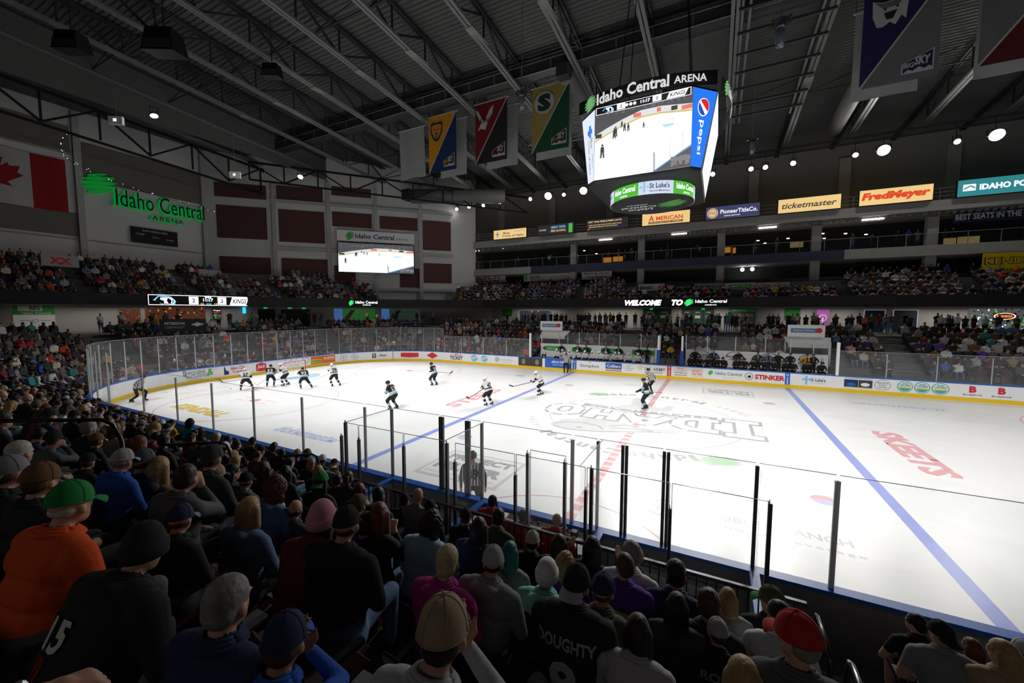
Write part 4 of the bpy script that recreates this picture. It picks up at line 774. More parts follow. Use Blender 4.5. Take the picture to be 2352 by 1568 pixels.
for a, b, yt, yb, f, m, l in SG:
    pa = atY(a, yb, 29.1); pb = atY(b, yb, 29.1); zt = atY((a+b)/2, yt, 29.1).z; zb = atY((a+b)/2, yb, 29.1).z
    xm = (a+b)/2; sl = -.095*.0; za = atY(a, {1134: 548, 1235: 540, 1348: 529, 1475: 519, 1621: 507, 1787: 491, 1973: 476, 2198: 455}[a], 29.1).z; hh = {1134: 1.22, 1235: 1.28, 1348: 1.3, 1475: 1.35, 1621: 1.35, 1787: 1.35, 1973: 1.4, 2198: 1.4}[a]
    sign('lit_sign', l, 'sign', (pa.x, 29.1), (pb.x, 29.1), 15.32+hh/2+.05, hh, f, m, 'lit signs along the top far level', .2, blk)
vin = mat('banner vinyl', (.55, .55, .55), .7, var=.05)
def v_tick(g, w, h): g.text('95.3', w*.05, h*.3, ird, w=w*.36, h=h*.34, bold=.03); g.text('FM', w*.3, h*.25, ird, w=w*.1, h=h*.16); g.text('THE', -w*.25, h*.18, ibk, w=w*.12, h=h*.15); g.text('TICKET', w*.02, -h*.15, ibk, w=w*.64, h=h*.42, bold=.03)
def v_press(g, w, h): g.rect(-w*.48, -h*.3, -w*.42, h*.4, ign); g.text('IDAHO PRESS', -w*.25, 0, ibk, w=w*.25, h=h*.4); g.text('New subscribers welcome in Ada County', w*.18, .05, ign, w=w*.55, h=h*.22)
def v_here(g, w, h): g.text("Here's to stories", 0, h*.2, ibk, w=w*.84, h=h*.3); g.text('worth holding.', 0, -h*.25, ibk, w=w*.7, h=h*.3)
def v_ken(g, w, h): g.text('KENDALL', 0, h*.1, ibk, w=w*.94, h=h*.36, bold=.05); g.off = .012; g.text('KENDALL', 0, h*.1, iye, w=w*.9, h=h*.3, bold=0); g.text('AUTO GROUP', 0, -h*.35, ibk, w=w*.8, h=h*.14)
def v_best(g, w, h): g.text('BEST SEATS IN THE HOUSE', 0, 0, iwh, w=w*.95, h=h*.5)
def flag_sign(a, b, yt, yb, y, f, m, l, cat='banner', nm='wall_banner'):
    pa = atY(a, (yt+yb)/2, y); pb = atY(b, (yt+yb)/2, y); zt = atY((a+b)/2, yt, y).z; zb = atY((a+b)/2, yb, y).z
    return sign(nm, l, cat, (pa.x, y), (pb.x, y), (zt+zb)/2, zt-zb, f, m, 'sponsor banners in the stands', .03)
flag_sign(1082, 1161, 630, 662, 30.8, v_tick, vin, 'white banner with red 95.3 and black TICKET above the left crowd'); flag_sign(1203, 1310, 625, 645, 30.8, v_press, vin, 'white newspaper banner with a green mark'); flag_sign(1336, 1405, 621, 641, 30.8, v_here, vin, "white banner reading Here's to stories worth holding")
flag_sign(2256, 2420, 578, 625, 29.0, v_ken, mat('banner yellow', (.55, .40, .01), .7), 'yellow KENDALL banner at the right edge'); flag_sign(2190, 2420, 478, 505, 30.3, v_best, mat('banner navy', (.02, .03, .07), .7), 'navy banner reading BEST SEATS IN THE HOUSE')
def v_id(g, w, h): g.text("IDAHO'S", -w*.2, 0, inv, w=w*.5, h=h*.5, bold=.03); g.disc(w*.38, 0, h*.4, ird); g.up(); g.text('7', w*.38, 0, iwh, h=h*.5)
def v_w(g, w, h): g.text('W', -w*.3, 0, iwh, w=w*.25, h=h*.6, bold=.04); g.text('WAXIE SANITARY', w*.15, 0, ilg, w=w*.5, h=h*.2)
def v_bs(g, w, h): g.text('IDAHOSTATEJOURNAL.COM', 0, 0, inv, w=w*.9, h=h*.4)
def v_fr(g, w, h): g.rect(-w*.35, -h*.3, w*.35, h*.3, ign); g.up(); g.text('PRIMARY HEALTH', 0, 0, iwh, w=w*.6, h=h*.3)
def v_2t(g, w, h):
    for s in (-.25, .25): g.text('95.3', w*s, h*.2, ird, w=w*.26, h=h*.34); g.text('TICKET', w*s, -h*.18, ibk, w=w*.4, h=h*.34, bold=.03)
for a, b, f, m, l in ((1467, 1526, v_id, vin, "white Idaho's 7 banner on the booth front"), (1527, 1593, v_w, mat('banner black', (.03, .03, .03), .7), 'black banner with a white W on the booth front'), (1594, 1662, v_bs, mat('banner grey', (.3, .3, .32), .7), 'grey web address banner on the booth front'), (1664, 1737, v_fr, vin, 'white banner with green block on the booth front'), (1738, 1814, v_2t, vin, 'white double 95.3 TICKET banner on the booth front')):
    ya = 652+(a-1467)*-.006; flag_sign(a, b, 652-(a-1467)*.013, 668-(a-1467)*.015, 28.4, f, m, l)
MBx = MB(); pz = atY(1467, 655, 28.6); tag(MBx.box((pz.x, 28.5, 6.5), (atY(1816, 655, 28.6).x, 28.7, pz.z+.05)).build('booth_wall', mat('booth maroon', (.05, .015, .015), .8)), 'low dark wall of the press booth in the upper deck', kind='structure')
# ---- ribbon board LED content
def ribmap(i):
    a = Vector((*RIB[i], 0)); b = Vector((*RIB[i+1], 0)); u = (b-a).normalized(); n = Vector((u.y, -u.x, 0)); return a, u, n
def ledon(i, px0, px1, fn, lab):
    a, u, n = ribmap(i)
    def t_of(px):
        d = px_ray(px, 695); s = (a-CAM).dot(n)/d.dot(n); return (CAM+d*s-a).dot(u)
    t0, t1 = t_of(px0), t_of(px1); w = t1-t0; c = a+u*((t0+t1)/2)+Vector((0, 0, (ZR0+ZR1)/2))
    o = thing('led_display', lab, 'display', c, 'ribbon board displays')
    mb = MB(); hh = (ZR1-ZR0)*.96
    mb.add([u*x+Vector((0, 0, z))+n*q for q in (.012, .06) for x, z in ((-w/2, -hh/2), (w/2, -hh/2), (w/2, hh/2), (-w/2, hh/2))], [(4, 5, 6, 7), (0, 1, 5, 4), (1, 2, 6, 5), (2, 3, 7, 6), (3, 0, 4, 7)]); mb.build('screen', blk, o)
    g = Gfx(lambda x, y, off: u*x+Vector((0, 0, y))+n*(off+.06), .006); fn(g, w, hh); g.build('lit_graphics', o)
SWh = emat('led white', (.95, .96, 1), 1.5); SG_ = emat('led green', (.05, .75, .18), 1.2); SBl = emat('led blue', (.2, .6, 1), 1.3); SYe = emat('led yellow', (1, .7, .05), 1.2); SCy = emat('led cyan', (.05, .65, .9), 1.2); SBk = mat('led black', (.01, .01, .01), .5, var=0); SRe = emat('led red', (.9, .05, .05), 1.1)
def led_wel(g, w, h): g.text('WELCOME', -w*.3, 0, SWh, w=w*.38, h=h*.66, shear=.25, bold=.06); g.text('TO', w*.04, 0, SWh, w=w*.11, h=h*.66, shear=.25, bold=.06); g.leaf(w*.15, 0, w*.075, h*.66, SG_); g.text('Idaho Central', w*.35, h*.12, SWh, w=w*.28, h=h*.34, bold=.02); g.text('ARENA', w*.35, -h*.27, SWh, w=w*.11, h=h*.12)
def led_ida(g, w, h): g.leaf(-w*.42, 0, w*.15, h*.6, SG_); g.text('Idaho Central', w*.1, h*.1, SWh, w=w*.76, h=h*.36, bold=.02); g.text('ARENA', w*.1, -h*.25, SWh, w=w*.3, h=h*.14)
def bird(g, x, y, s, k=1.0):
    g.poly([(x-s*1.0, y-.05*s), (x-s*.55, y+.42*s), (x-.1*s, y+.45*s), (x+.5*s, y+.38*s), (x+.95*s, y-.1*s), (x+.85*s, y-.45*s), (x+.45*s, y-.48*s), (x+.1*s, y-.35*s), (x-.3*s, y-.48*s), (x-.6*s, y-.1*s)], SBl); g.up()
    g.poly([(x-s*.8, y-.02*s), (x-s*.5, y+.34*s), (x+.45*s, y+.3*s), (x+.8*s, y-.12*s), (x+.6*s, y-.4*s), (x-.3*s, y-.4*s)], SBk); g.up()
    g.poly([(x-.35*s, y+.25*s), (x+.3*s, y+.28*s), (x+.15*s, y-.05*s), (x+.3*s, y-.4*s), (x-.1*s, y-.38*s), (x-.05*s, y-.1*s), (x-.4*s, y+.05*s)], SWh); g.line([(x+.3*s, y+.28*s), (x+.62*s, y), (x+.55*s, y-.38*s)], .09*s, SWh); g.line([(x+.5*s, y+.26*s), (x+.8*s, y-.02*s), (x+.72*s, y-.38*s)], .06*s, SWh)
def scorebar(g, w, h, yy=0, clock=True, small=True):
    for r in ((-w/2, -h/2, w/2, -h*.44), (-w/2, h*.44, w/2, h/2), (-w/2, -h/2, -w*.494, h/2), (w*.494, -h/2, w/2, h/2)): g.rect(r[0], r[1]+yy, r[2], r[3]+yy, SWh)
    bird(g, -w*.36, yy, h*.9 if small else h*.85)
    for x in (-.1 if small else -.215, .18 if small else .165): g.rect(w*x-w*.045, yy-h*.38, w*x+w*.045, yy+h*.38, SWh)
    g.poly([(w*.26, yy-h*.42), (w*.44, yy-h*.42), (w*.475, yy+h*.42), (w*.29, yy+h*.42)], SWh); g.up()
    for x in (-.1 if small else -.215, .18 if small else .165): g.text('2', w*x, yy, SBk, w=w*.03, h=h*.4)
    g.text('KINGS', w*.37, yy, SBk, w=w*.155, h=h*.5, shear=.3)
    if small:
        g.text('11:17', w*.04, yy+h*.08, SWh, w=w*.1, h=h*.34, bold=.04)
        for k in range(3): g.disc(w*.04+(k-1)*w*.022, yy+h*.35, h*.09, SWh, n=10)
        g.text('22', -w*.02, yy-h*.34, SYe, w=w*.035, h=h*.18); g.text('SOG', w*.045, yy-h*.34, SCy, w=w*.05, h=h*.18); g.text('15', w*.115, yy-h*.34, SYe, w=w*.03, h=h*.18)
    else:
        g.text('11:17', w*.045, yy, SWh, w=w*.1, h=h*.42, bold=.04)
        for k in range(3): g.disc(-w*.11+(k-1)*w*.043, yy, h*.22, SWh, n=14)
ledon(6, 1433, 1672, led_wel, 'lit ribbon display reading WELCOME TO Idaho Central ARENA'); ledon(3, 801, 868, led_ida, 'small lit arena name on the ribbon below the wall screen'); ledon(2, 340, 576, scorebar, 'lit ribbon display with 2 to 2 score and clock at the left end')
# ---- video pictures of the game
def video(g, w, h, bar):
    sW = emat('screen ice', (.86, .93, 1), 1.15); sK = emat('screen crowd', (.10, .10, .11), .8); sK2 = emat('screen crowd light', (.3, .29, .3), .7); sB = emat('screen board', (.75, .78, .8), 1); sY = emat('screen yellow', (.75, .5, .12), 1); sD = emat('screen dark', (.04, .045, .05), .8); sC = emat('screen crease', (.35, .8, .95), 1); sR = emat('screen red', (.8, .2, .15), 1); sP = emat('screen pink', (.95, .75, .78), 1); sBl = emat('screen blue', (.12, .3, .75), 1)
    g.rect(-w/2, -h/2, w/2, h/2, sW); g.up(); top = h*.5
    hor = [(-.5, .02), (-.35, .10), (-.2, .17), (0, .24), (.2, .24), (.5, .19)]
    g.poly([(-w/2, top)]+[(x*w, y*h+.11*h) for x, y in hor]+[(w/2, top)], sK)
    g.poly([(x*w, y*h+.11*h) for x, y in hor]+[(x*w, y*h+.03*h) for x, y in hor[::-1]], sB); g.poly([(x*w, y*h+.03*h) for x, y in hor]+[(x*w, y*h+.01*h) for x, y in hor[::-1]], sY)
    g.poly([(w*.14, -h/2), (w/2, -h*.24), (w/2, -h/2)], sK); g.up(); g.line([(w*.14, -h/2), (w/2, -h*.23)], .012*w, sBl)
    r = random.Random(3)
    for k in range(110): x = r.uniform(-.49, .49)*w; yb = .36+r.random()*.12; g.rect(x, yb*h, x+.01*w, yb*h+.014*h, sK2)
    for k in range(26): x = r.uniform(.3, .49)*w; g.rect(x, -h*(.36+.12*r.random()), x+.02*w, -h*.34-h*.02*r.random(), sK2)
    for x0_, x1_, m in ((-.49, -.42, sD), (-.08, .0, sR), (.3, .36, sD), (.4, .5, sR), (.16, .2, sR)):
        yy = np.interp((x0_+x1_)/2, [a for a, b in hor], [b for a, b in hor])+.04; g.rect(x0_*w, yy*h, x1_*w, (yy+.055)*h, m)
    g.ring(.12*w, -.06*h, .19*w, .004*w, sP, ry=.11*h); g.ring(.3*w, .12*h, .035*w, .003*w, sR, ry=.05*h, n=4, a0=PI/4, a1=PI/4+2*PI); g.poly([(.22*w, .10*h), (.32*w, .09*h), (.34*w, .07*h), (.24*w, .06*h)], sC)
    for x, y, s in ((-.41, -.12, 1.5), (-.28, .1, 1.1), (-.265, .12, 1.1), (-.17, .16, .85), (-.13, .15, .85), (-.2, .21, .7), (.03, .14, .6)):
        hh = .055*h*s; cx = x*w; cy = y*h
        g.poly([(cx-hh*.35, cy), (cx+hh*.35, cy), (cx+hh*.28, cy+hh*.9), (cx-hh*.28, cy+hh*.9)], sD); g.disc(cx, cy+hh*1.15, hh*.2, sD, n=8); g.poly([(cx-hh*.4, cy-hh), (cx-hh*.15, cy-hh), (cx, cy), (cx-hh*.3, cy)], sD); g.poly([(cx+hh*.15, cy-hh), (cx+hh*.4, cy-hh), (cx+hh*.3, cy), (cx, cy)], sD)
    g.line([(.145*w, -.5*h), (.14*w, -.24*h)], .006*w, sD); g.line([(.155*w, -.5*h), (.15*w, -.26*h)], .005*w, sK2); g.line([(.3*w, -.38*h), (.3*w, -.14*h)], .002*w, sK2); g.line([(.42*w, -.3*h), (.42*w, -.04*h)], .002*w, sK2)
    if bar: g.up(); g.up(); g.rect(-w*.485, h*.40, w*.485, h*.5, SBk); g.up(); scorebar(g, w*.97, h*.1, h*.45, small=False)
# wall screen in the corner
ua, ub = cw_u(777)[0], cw_u(951)[0]; zt, zm, zb = cw_u(864, 535)[1], cw_u(864, 562)[1], cw_u(864, 628)[1]
o = thing('video_screen', 'large wall video screen showing the game in the far left corner', 'screen', c0_+cu_*((ua+ub)/2)+cn_*.8+Vector((0, 0, (zm+zb)/2)))
w_ = ub-ua; h_ = zm-zb; f = lambda x, y, off: cu_*x+cn_*off+Vector((0, 0, y))
mb = MB(); mb.add([f(x, y, q) for q in (-.5, 0) for x, y in ((-w_/2, -h_/2), (w_/2, -h_/2), (w_/2, h_/2), (-w_/2, h_/2))], [(4, 5, 6, 7), (0, 1, 5, 4), (1, 2, 6, 5), (2, 3, 7, 6), (3, 0, 4, 7)]); mb.build('cabinet', blk, o)
g = Gfx(f, .008); video(g, w_*.98, h_*.98, False); g.build('picture', o)
o = thing('arena_name_sign', 'white Idaho Central ARENA sign above the wall video screen', 'sign', c0_+cu_*((ua+ub)/2)+cn_*.8+Vector((0, 0, (zt+zm)/2+.1))); hs = zt-zm-.2
mb = MB(); mb.add([f(x, y, q) for q in (-.5, 0) for x, y in ((-w_/2, -hs/2), (w_/2, -hs/2), (w_/2, hs/2), (-w_/2, hs/2))], [(4, 5, 6, 7), (0, 1, 5, 4), (1, 2, 6, 5), (2, 3, 7, 6), (3, 0, 4, 7)]); mb.build('sign_board', mat('sign white', (.8, .8, .8), .6, var=.03), o)
g = Gfx(f, .01); g.leaf(-w_*.34, 0, w_*.1, hs*.7, ign); g.text('Idaho Central', -w_*.02, .02, inv, w=w_*.5, h=hs*.46, bold=.02); g.text('ARENA', w_*.34, -hs*.1, igr, w=w_*.18, h=hs*.18, space=1.3); g.build('lettering', o)
# lit letters on the left wall
o = thing('arena_letter_sign', 'black 3-D arena name letters with green glowing edges on the left wall', 'sign', (-51.7, 1.2, 16.6))
LGn = emat('green glow', (.0, .30, .05), .55)
f = lambda x, y, off: Vector((off, x, y)); yl, yr = -2.75, 4.9
g = Gfx(f, .02); g.text('Idaho Central', .55, .15, LGn, w=8.0, h=1.85, bold=.035); g.text('ARENA', .95, -1.3, LGn, w=3.1, h=.6, space=1.3, bold=.04); g.build('glow', o)
g = Gfx(f, .25); g.text('Idaho Central', .62, .22, blk, w=7.85, h=1.7, bold=.0); g.text('ARENA', .98, -1.26, mat('letter grey', (.03, .09, .03), .5), w=2.9, h=.5, space=1.3); g.build('letters', o)
g = Gfx(f, .1); g.leaf(-4.4, 1.15, 2.3, 1.9, emat('leaf green', (.0, .26, .03), .55), 9); g.build('leaf_mark', o)
# flag of Canada
o = thing('flag', 'large red and white maple leaf flag on the left wall', 'flag', (-51.75, -9.75, 16.9)); fh = 4.8
mb = MB(); n = 24
fl_r = mat('flag red', (.30, .012, .015), .8); fl_w = mat('flag white', (.45, .44, .43), .8)
for i in range(n):
    a = -4.3+i*8.6/n; b = a+8.6/n; z0 = -fh/2
    q = lambda y: .08*math.sin(y*2)
    mb.add([(q(a), a, -fh/2), (q(b), b, -fh/2), (q(b), b, fh/2), (q(a), a, fh/2)], [(0, 1, 2, 3)], 0 if (i < 6 or i >= 18) else 1)
mb.build('cloth', [fl_r, fl_w], o)
leafp = [(0, -1), (.05, -.45), (.55, -.5), (.42, -.3), (.95, .12), (.75, .2), (.85, .55), (.52, .48), (.45, .62), (.22, .38), (.32, .85), (.14, .75), (0, 1.05)]
leafp = leafp+[(-x, y) for x, y in leafp[-2:0:-1]]
g = Gfx(lambda x, y, off: Vector((off+.1, x, y)), .02); g.poly([(x*1.75, y*1.75) for x, y in leafp], fl_r); g.build('maple_leaf', o)
o = thing('dark_scoreboard', 'small unlit black scoreboard on the left wall under the arena letters', 'scoreboard', (-51.7, 1.0, 13.3)); MB().box((-.1, -2.0, -.8), (.1, 2.0, .8)).build('cabinet', blk, o)
g = Gfx(lambda x, y, off: Vector((off+.1, x, y)), .01); g.text('HOME', -1.3, .1, ilg, w=.7, h=.15); g.text('GUEST', 1.3, -.2, ilg, w=.7, h=.15); g.text('PERIOD', 0, -.1, ilg, w=.6, h=.12); g.text('IDAHO CENTRAL ARENA', 0, .5, ilg, w=2.2, h=.2); g.build('lettering', o)
# string of small lights drooping across the wall
pts = [atX(x, y, -51) for x, y in ((153, 306), (143, 320), (137, 335), (145, 355), (165, 372), (190, 383), (215, 397), (260, 419), (320, 436), (380, 455), (470, 480), (500, 487), (560, 497), (640, 510))]
o = thing('light_string', 'drooping string of small white lights across the left wall', 'light string'); MB().tube(pts, .02, 4).build('cord', blk, o)
mb = MB(); r_ = random.Random(2)
for a, b in zip(pts, pts[1:]):
    for k in range(3): p = a.lerp(b, r_.random()); mb.ball(p+Vector((.05, 0, r_.uniform(-.1, .1))), .035, 5, 3)
mb.build('bulbs', emat('bulb', (.9, .95, 1), 1.2), o)
# ---- concourse: doors, concessions
def cpt(i, px, z=4.6, off=4.55):
    q = offs(RIB, off); a = Vector((*q[i], 0)); b = Vector((*q[i+1], 0)); u = (b-a).normalized(); n = Vector((u.y, -u.x, 0)); d = px_ray(px, 720); s = (a-CAM).dot(n)/d.dot(n); p = CAM+d*s; return Vector((p.x, p.y, 0)), n
def cons(i, px0, px1, z0, z1, m, fn, name, lab, cat, grp=None, off=4.5, frame=None):
    a, n = cpt(i, px0, off=off); b, n = cpt(i, px1, off=off); return sign(name, lab, cat, (a.x, a.y), (b.x, b.y), (z0+z1)/2, z1-z0, fn, m, grp, .05, frame, 'panel')
def nofn(g, w, h): pass
def fdoor(k): 
    def f(g, w, h):
        for j in range(k): x = -w/2+(j+.5)*w/k; g.rect(x-w/k*.42, -h*.46, x+w/k*.42, h*.46, mat('door leaf', (.018, .07, .03), .5)); g.up(); g.rect(x-w/k*.25, h*.02, x+w/k*.25, h*.16, ilg); g.rect(x-w/k*.2, h*.3, x+w/k*.2, h*.34, ilg); g.off = .006
    return f
dg = mat('door dark', (.02, .022, .022), .5)
def exits(g, w, h): g.text('EXIT', 0, 0, SG_, w=w*.6, h=h*.5)
for i, (a, b, k) in enumerate(((1477, 1542, 2), (1566, 1640, 3))): cons(6, a, b, 3.45, 5.65, dg, fdoor(k), 'door_%d' % (i+1), 'dark green concourse doors, %s under the WELCOME display' % ('left pair' if i == 0 else 'right set'), 'door')
def ddark(g, w, h):
    for j in range(3): x = -w/2+(j+.5)*w/3; g.rect(x-w*.15, -h*.45, x+w*.15, h*.45, blk)
    g.up(); g.disc(w*.15, 0, h*.14, ilg); g.up(); g.text('7', w*.15, 0, ibk, h=h*.14)
cons(6, 1021, 1071, 3.45, 5.6, dg, ddark, 'door_3', 'black concourse doors with a round number 7 badge', 'door'); cons(6, 1083, 1097, 3.45, 5.6, dg, nofn, 'door_4', 'narrow dark concourse door right of the number 7 doors', 'door')
cons(3, 593, 632, 3.45, 5.5, dg, nofn, 'door_5', 'dark concourse doors left of the corner concession', 'door'); cons(3, 646, 712, 3.45, 5.5, dg, nofn, 'door_6', 'wide dark concourse doors in the left corner', 'door')
for i, (j, px) in enumerate(((6, 1029), (6, 1055), (6, 1091), (3, 610), (3, 666), (3, 698), (6, 1496), (6, 1615))):
    a, n = cpt(j, px); p = a+n*.15; sign('exit_sign', 'small green exit sign, %s from the left on the concourse' % words[[3, 4, 5, 0, 1, 2, 6, 7][i]], 'sign', (p.x-.18, p.y+ (0 if j == 6 else -.12)), (p.x+.18, p.y+(0 if j == 6 else .12)), 5.62, .14, exits, emat('exit green', (.02, .35, .08), .8), 'green exit signs', .04)
green = mat('wall green', (.02, .2, .02), .7)
def greenleaf(g, w, h): g.leaf(0, 0, w*.9, h*.8, ign)
cons(6, 1155, 1176, 4.7, 5.6, green, nofn, 'green_banner', 'small green pennant on the concourse wall', 'banner', 'green concourse banners'); cons(6, 1803, 1838, 4.5, 5.65, green, nofn, 'green_banner', 'green banner on the concourse left of the purple one', 'banner', 'green concourse banners'); 
def gpuck(g, w, h): g.rect(-w/2, h*.32, w/2, h/2, ign); g.up(); g.text('Idaho Central', -.1*w, h*.41, iwh, w=w*.5, h=h*.08); g.text('CHUCK-A-PUCK', 0, h*.12, ilg, w=w*.84, h=h*.16, bold=.03); g.ring(-w*.2, -h*.2, h*.16, .04, ilg); g.ring(w*.1, -h*.2, h*.16, .04, ilg); g.rect(-w*.3, -h*.3, -w*.1, -h*.2, ior)
cons(6, 1674, 1736, 3.9, 5.65, mat('puck panel', (.09, .09, .1), .6), gpuck, 'wall_poster', 'CHUCK-A-PUCK panel with a green header on the concourse', 'poster')
def purp(g, w, h): g.ring(0, .05, w*.32, .05, iwh); g.rect(-w*.05, -h*.3, w*.05, .1, iwh)
cons(6, 1876, 1905, 3.8, 5.6, mat('purple', (.28, .08, .3), .6, emit=.15, ecol=(.3, .08, .3)), purp, 'purple_banner', 'tall lit purple banner on the far concourse', 'banner', off=4.0)
def conces(cols, seed, n=60):
    def f(g, w, h):
        r = random.Random(seed)
        for k in range(n): m = r.choice(cols); x = r.uniform(-.48, .44)*w; y = r.uniform(-.45, .42)*h; g.rect(x, y, x+w*r.uniform(.01, .05), y+h*r.uniform(.03, .12), m)
    return f
CO = [lit('amber', (.7, .28, .05), .7), lit('dull red', (.25, .02, .02), .6), lit('orange glow', (.8, .3, .06), .5), mat('wood brown', (.09, .04, .02), .6), blk, mat('counter steel', (.3, .3, .3), .4)]
cons(2, 334, 472, 3.5, 5.62, lit('concession warm', (.09, .03, .015), .6), conces(CO, 5, 90), 'concession_stand', 'warm lit concession stand under the left score display', 'concession stand')
cons(2, 276, 322, 4.1, 5.5, lit('concession warm', (.09, .03, .015), .6), conces(CO, 9, 24), 'concession_window', 'small orange lit serving window at the left', 'concession stand')
def neonf(g, w, h): g.text('Pepsi', 0, h*.33, SWh, w=w*.8, h=h*.14); g.text('HOT', 0, h*.12, SRe, w=w*.7, h=h*.14, bold=.03); g.text('SERVED', 0, -h*.12, SG_, w=w*.8, h=h*.14, bold=.03); g.text('HERE', 0, -h*.34, SG_, w=w*.6, h=h*.12, bold=.03)
cons(2, 489, 508, 4.35, 5.5, blk, neonf, 'neon_sign', 'red and green neon sign right of the concession stand', 'sign', off=4.3)
cons(2, 558, 565, 5.0, 5.7, SCy, nofn, 'blue_light_box', 'small cyan light box below the right end of the score display', 'sign', off=4.0)
cons(6, 1193, 1264, 3.6, 5.45, lit('store glow', (.03, .035, .06), .7), conces([lit('orange glow', (.8, .3, .06), .5), lit('store blue', (.06, .15, .4), .6), blk, blk, lit('red shelf', (.6, .06, .03), .6), mat('wood brown', (.09, .04, .02), .6)], 4, 50), 'concession_stand', 'lit shop opening with orange shelves on the far concourse', 'concession stand', frame=iwh)
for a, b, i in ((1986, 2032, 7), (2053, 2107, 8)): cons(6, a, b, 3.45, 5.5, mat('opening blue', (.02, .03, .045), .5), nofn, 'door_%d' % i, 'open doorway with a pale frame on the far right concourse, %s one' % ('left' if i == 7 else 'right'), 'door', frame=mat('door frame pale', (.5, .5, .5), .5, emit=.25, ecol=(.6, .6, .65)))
cons(6, 2225, 2380, 3.6, 5.65, lit('store white', (.12, .12, .13), .6), conces([LW, blk, igr, LG, lit('store blue', (.06, .15, .4), .6), ilg], 14, 120), 'concession_stand', 'bright cluttered shop at the right edge of the far concourse', 'concession stand')
def oval(g, w, h): g.disc(0, 0, w/2, emat('neon orange', (1, .22, .03), 1.4), ry=h/2); g.up(); g.disc(0, 0, w*.46, blk, ry=h*.4); g.ring(0, 0, w*.48, .08, emat('neon pink', (1, .55, .45), 2.2), ry=h*.46); g.up(); g.text('BODEGA', 0, 0, emat('neon orange', (1, .4, .03), 1.4), w=w*.7, h=h*.36, bold=.04)
cons(6, 2282, 2335, 4.72, 5.3, blk, oval, 'neon_sign', 'oval orange neon sign at the right edge', 'sign', off=4.1)
def infof(g, w, h): g.rect(-w/2, h*.1, w/2, h*.5, ign); g.up(); g.rect(-w*.38, h*.26, w*.2, h*.48, iwh); g.up(); g.text('INFO', w*.02, h*.37, ibk, w=w*.26, h=h*.18, bold=.03); g.text('Idaho Central', w*.05, h*.17, iwh, w=w*.7, h=h*.09); g.text('sponsors', -w*.2, -h*.15, igr, w=w*.3, h=h*.06); g.ring(w*.02, -h*.15, .15, .03, ibl); g.text('partners', w*.28, -h*.15, igr, w=w*.25, h=h*.06); g.disc(w*.1, -h*.35, .05, ird)
cons(1, 29, 126, 3.75, 5.7, mat('info white', (.5, .48, .46), .6, emit=.12, ecol=(.6, .58, .55)), infof, 'info_board', 'white and green INFO board on the left concourse', 'notice board')
def bwm(g, w, h): g.poly([(-w*.35, -h*.4), (-w*.2, -h*.4), (w*.0, h*.4), (-w*.1, h*.4)], CO[3]); g.rect(-w/2, -h/2, -w*.3, h/2, lit('store blue', (.06, .15, .4), .6)); g.text('Idaho Central', w*.2, h*.3, ilg, w=w*.4, h=h*.08)
cons(3, 767, 862, 3.6, 5.6, lit('mural green', (.015, .10, .02), .7), bwm, 'concourse_mural', 'backlit green and blue mural, left one below the corner screen', 'mural', 'concourse murals')
cons(4, 876, 965, 3.6, 5.6, lit('mural dark', (.02, .035, .025), .7), bwm, 'concourse_mural', 'dark green mural, right one below the corner screen', 'mural', 'concourse murals')
# chevrolet wall sign and second white XX boards
def chev(g, w, h): g.text('PETERSON', -w*.2, h*.15, ilg, w=w*.42, h=h*.2); g.text('CHEVROLET', -w*.2, -h*.15, igr, w=w*.42, h=h*.16); g.poly([(w*.15, -h*.02), (w*.2, h*.12), (w*.25, h*.12), (w*.26, h*.2), (w*.34, h*.2), (w*.35, h*.12), (w*.45, h*.12), (w*.4, -h*.02), (w*.34, -h*.02), (w*.33, -h*.1), (w*.25, -h*.1), (w*.24, -h*.02)], ilg)
a = P(t_px(468)+.0, 5.2); b = P(t_px(560), 5.2); sign('railing_banner', 'black PETERSON CHEVROLET banner above the tall end glass', 'banner', (a[0]-.2, a[1]), (b[0], b[1]), 4.1, 1.05, chev, blk, dep=.1)
def xx(g, w, h): g.text('XX', 0, 0, ird, w=w*.6, h=h*.6, bold=.05)
for px, y0_, y1_, l in ((139, 586, 612, 'white barrier panel with red XX at the upper left aisle'), (483, 618, 636, 'blank white barrier panel at the upper left aisle')):
    p = atX(px, (y0_+y1_)/2, -46.5); sign('barrier_panel', l, 'sign', (-46.5, p.y-1.1), (-46.5, p.y+1.1), p.z, .95 if px < 300 else .7, xx if px < 300 else nofn, mat('panel grey', (.3, .3, .3), .6), 'upper deck barrier panels')
# concourse and suite lighting (real lamps, plus an added fill light behind the camera)
rd0 = math.radians
def area(loc, sx, sy, e, col=(1, .93, .85), rot=(0, 0, 0)):
    l = bpy.data.lights.new('concourse_or_fill_light', 'AREA'); l.shape = 'RECTANGLE'; l.size = sx; l.size_y = sy; l.energy = e; l.color = col
    o = bpy.data.objects.new('concourse_or_fill_light', l); COL.objects.link(o); o.location = loc; o.rotation_euler = rot
for x in (-18, -8, 2, 12, 22): area((x, 27.0, 5.66), 6, 1.0, 95)
area((3, -27.5, 8.2), 40, 2, 120, (1, .95, .9), (rd0(62), 0, 0)); area((-45.2, -6, 5.6), 1, 8, 60); area((-44.0, 2.5, 5.6), 1, 5, 40); area((-36.5, 15, 5.6), 2, 3, 30)  # the wide first one is an unseen fill, added to lift the dark foreground
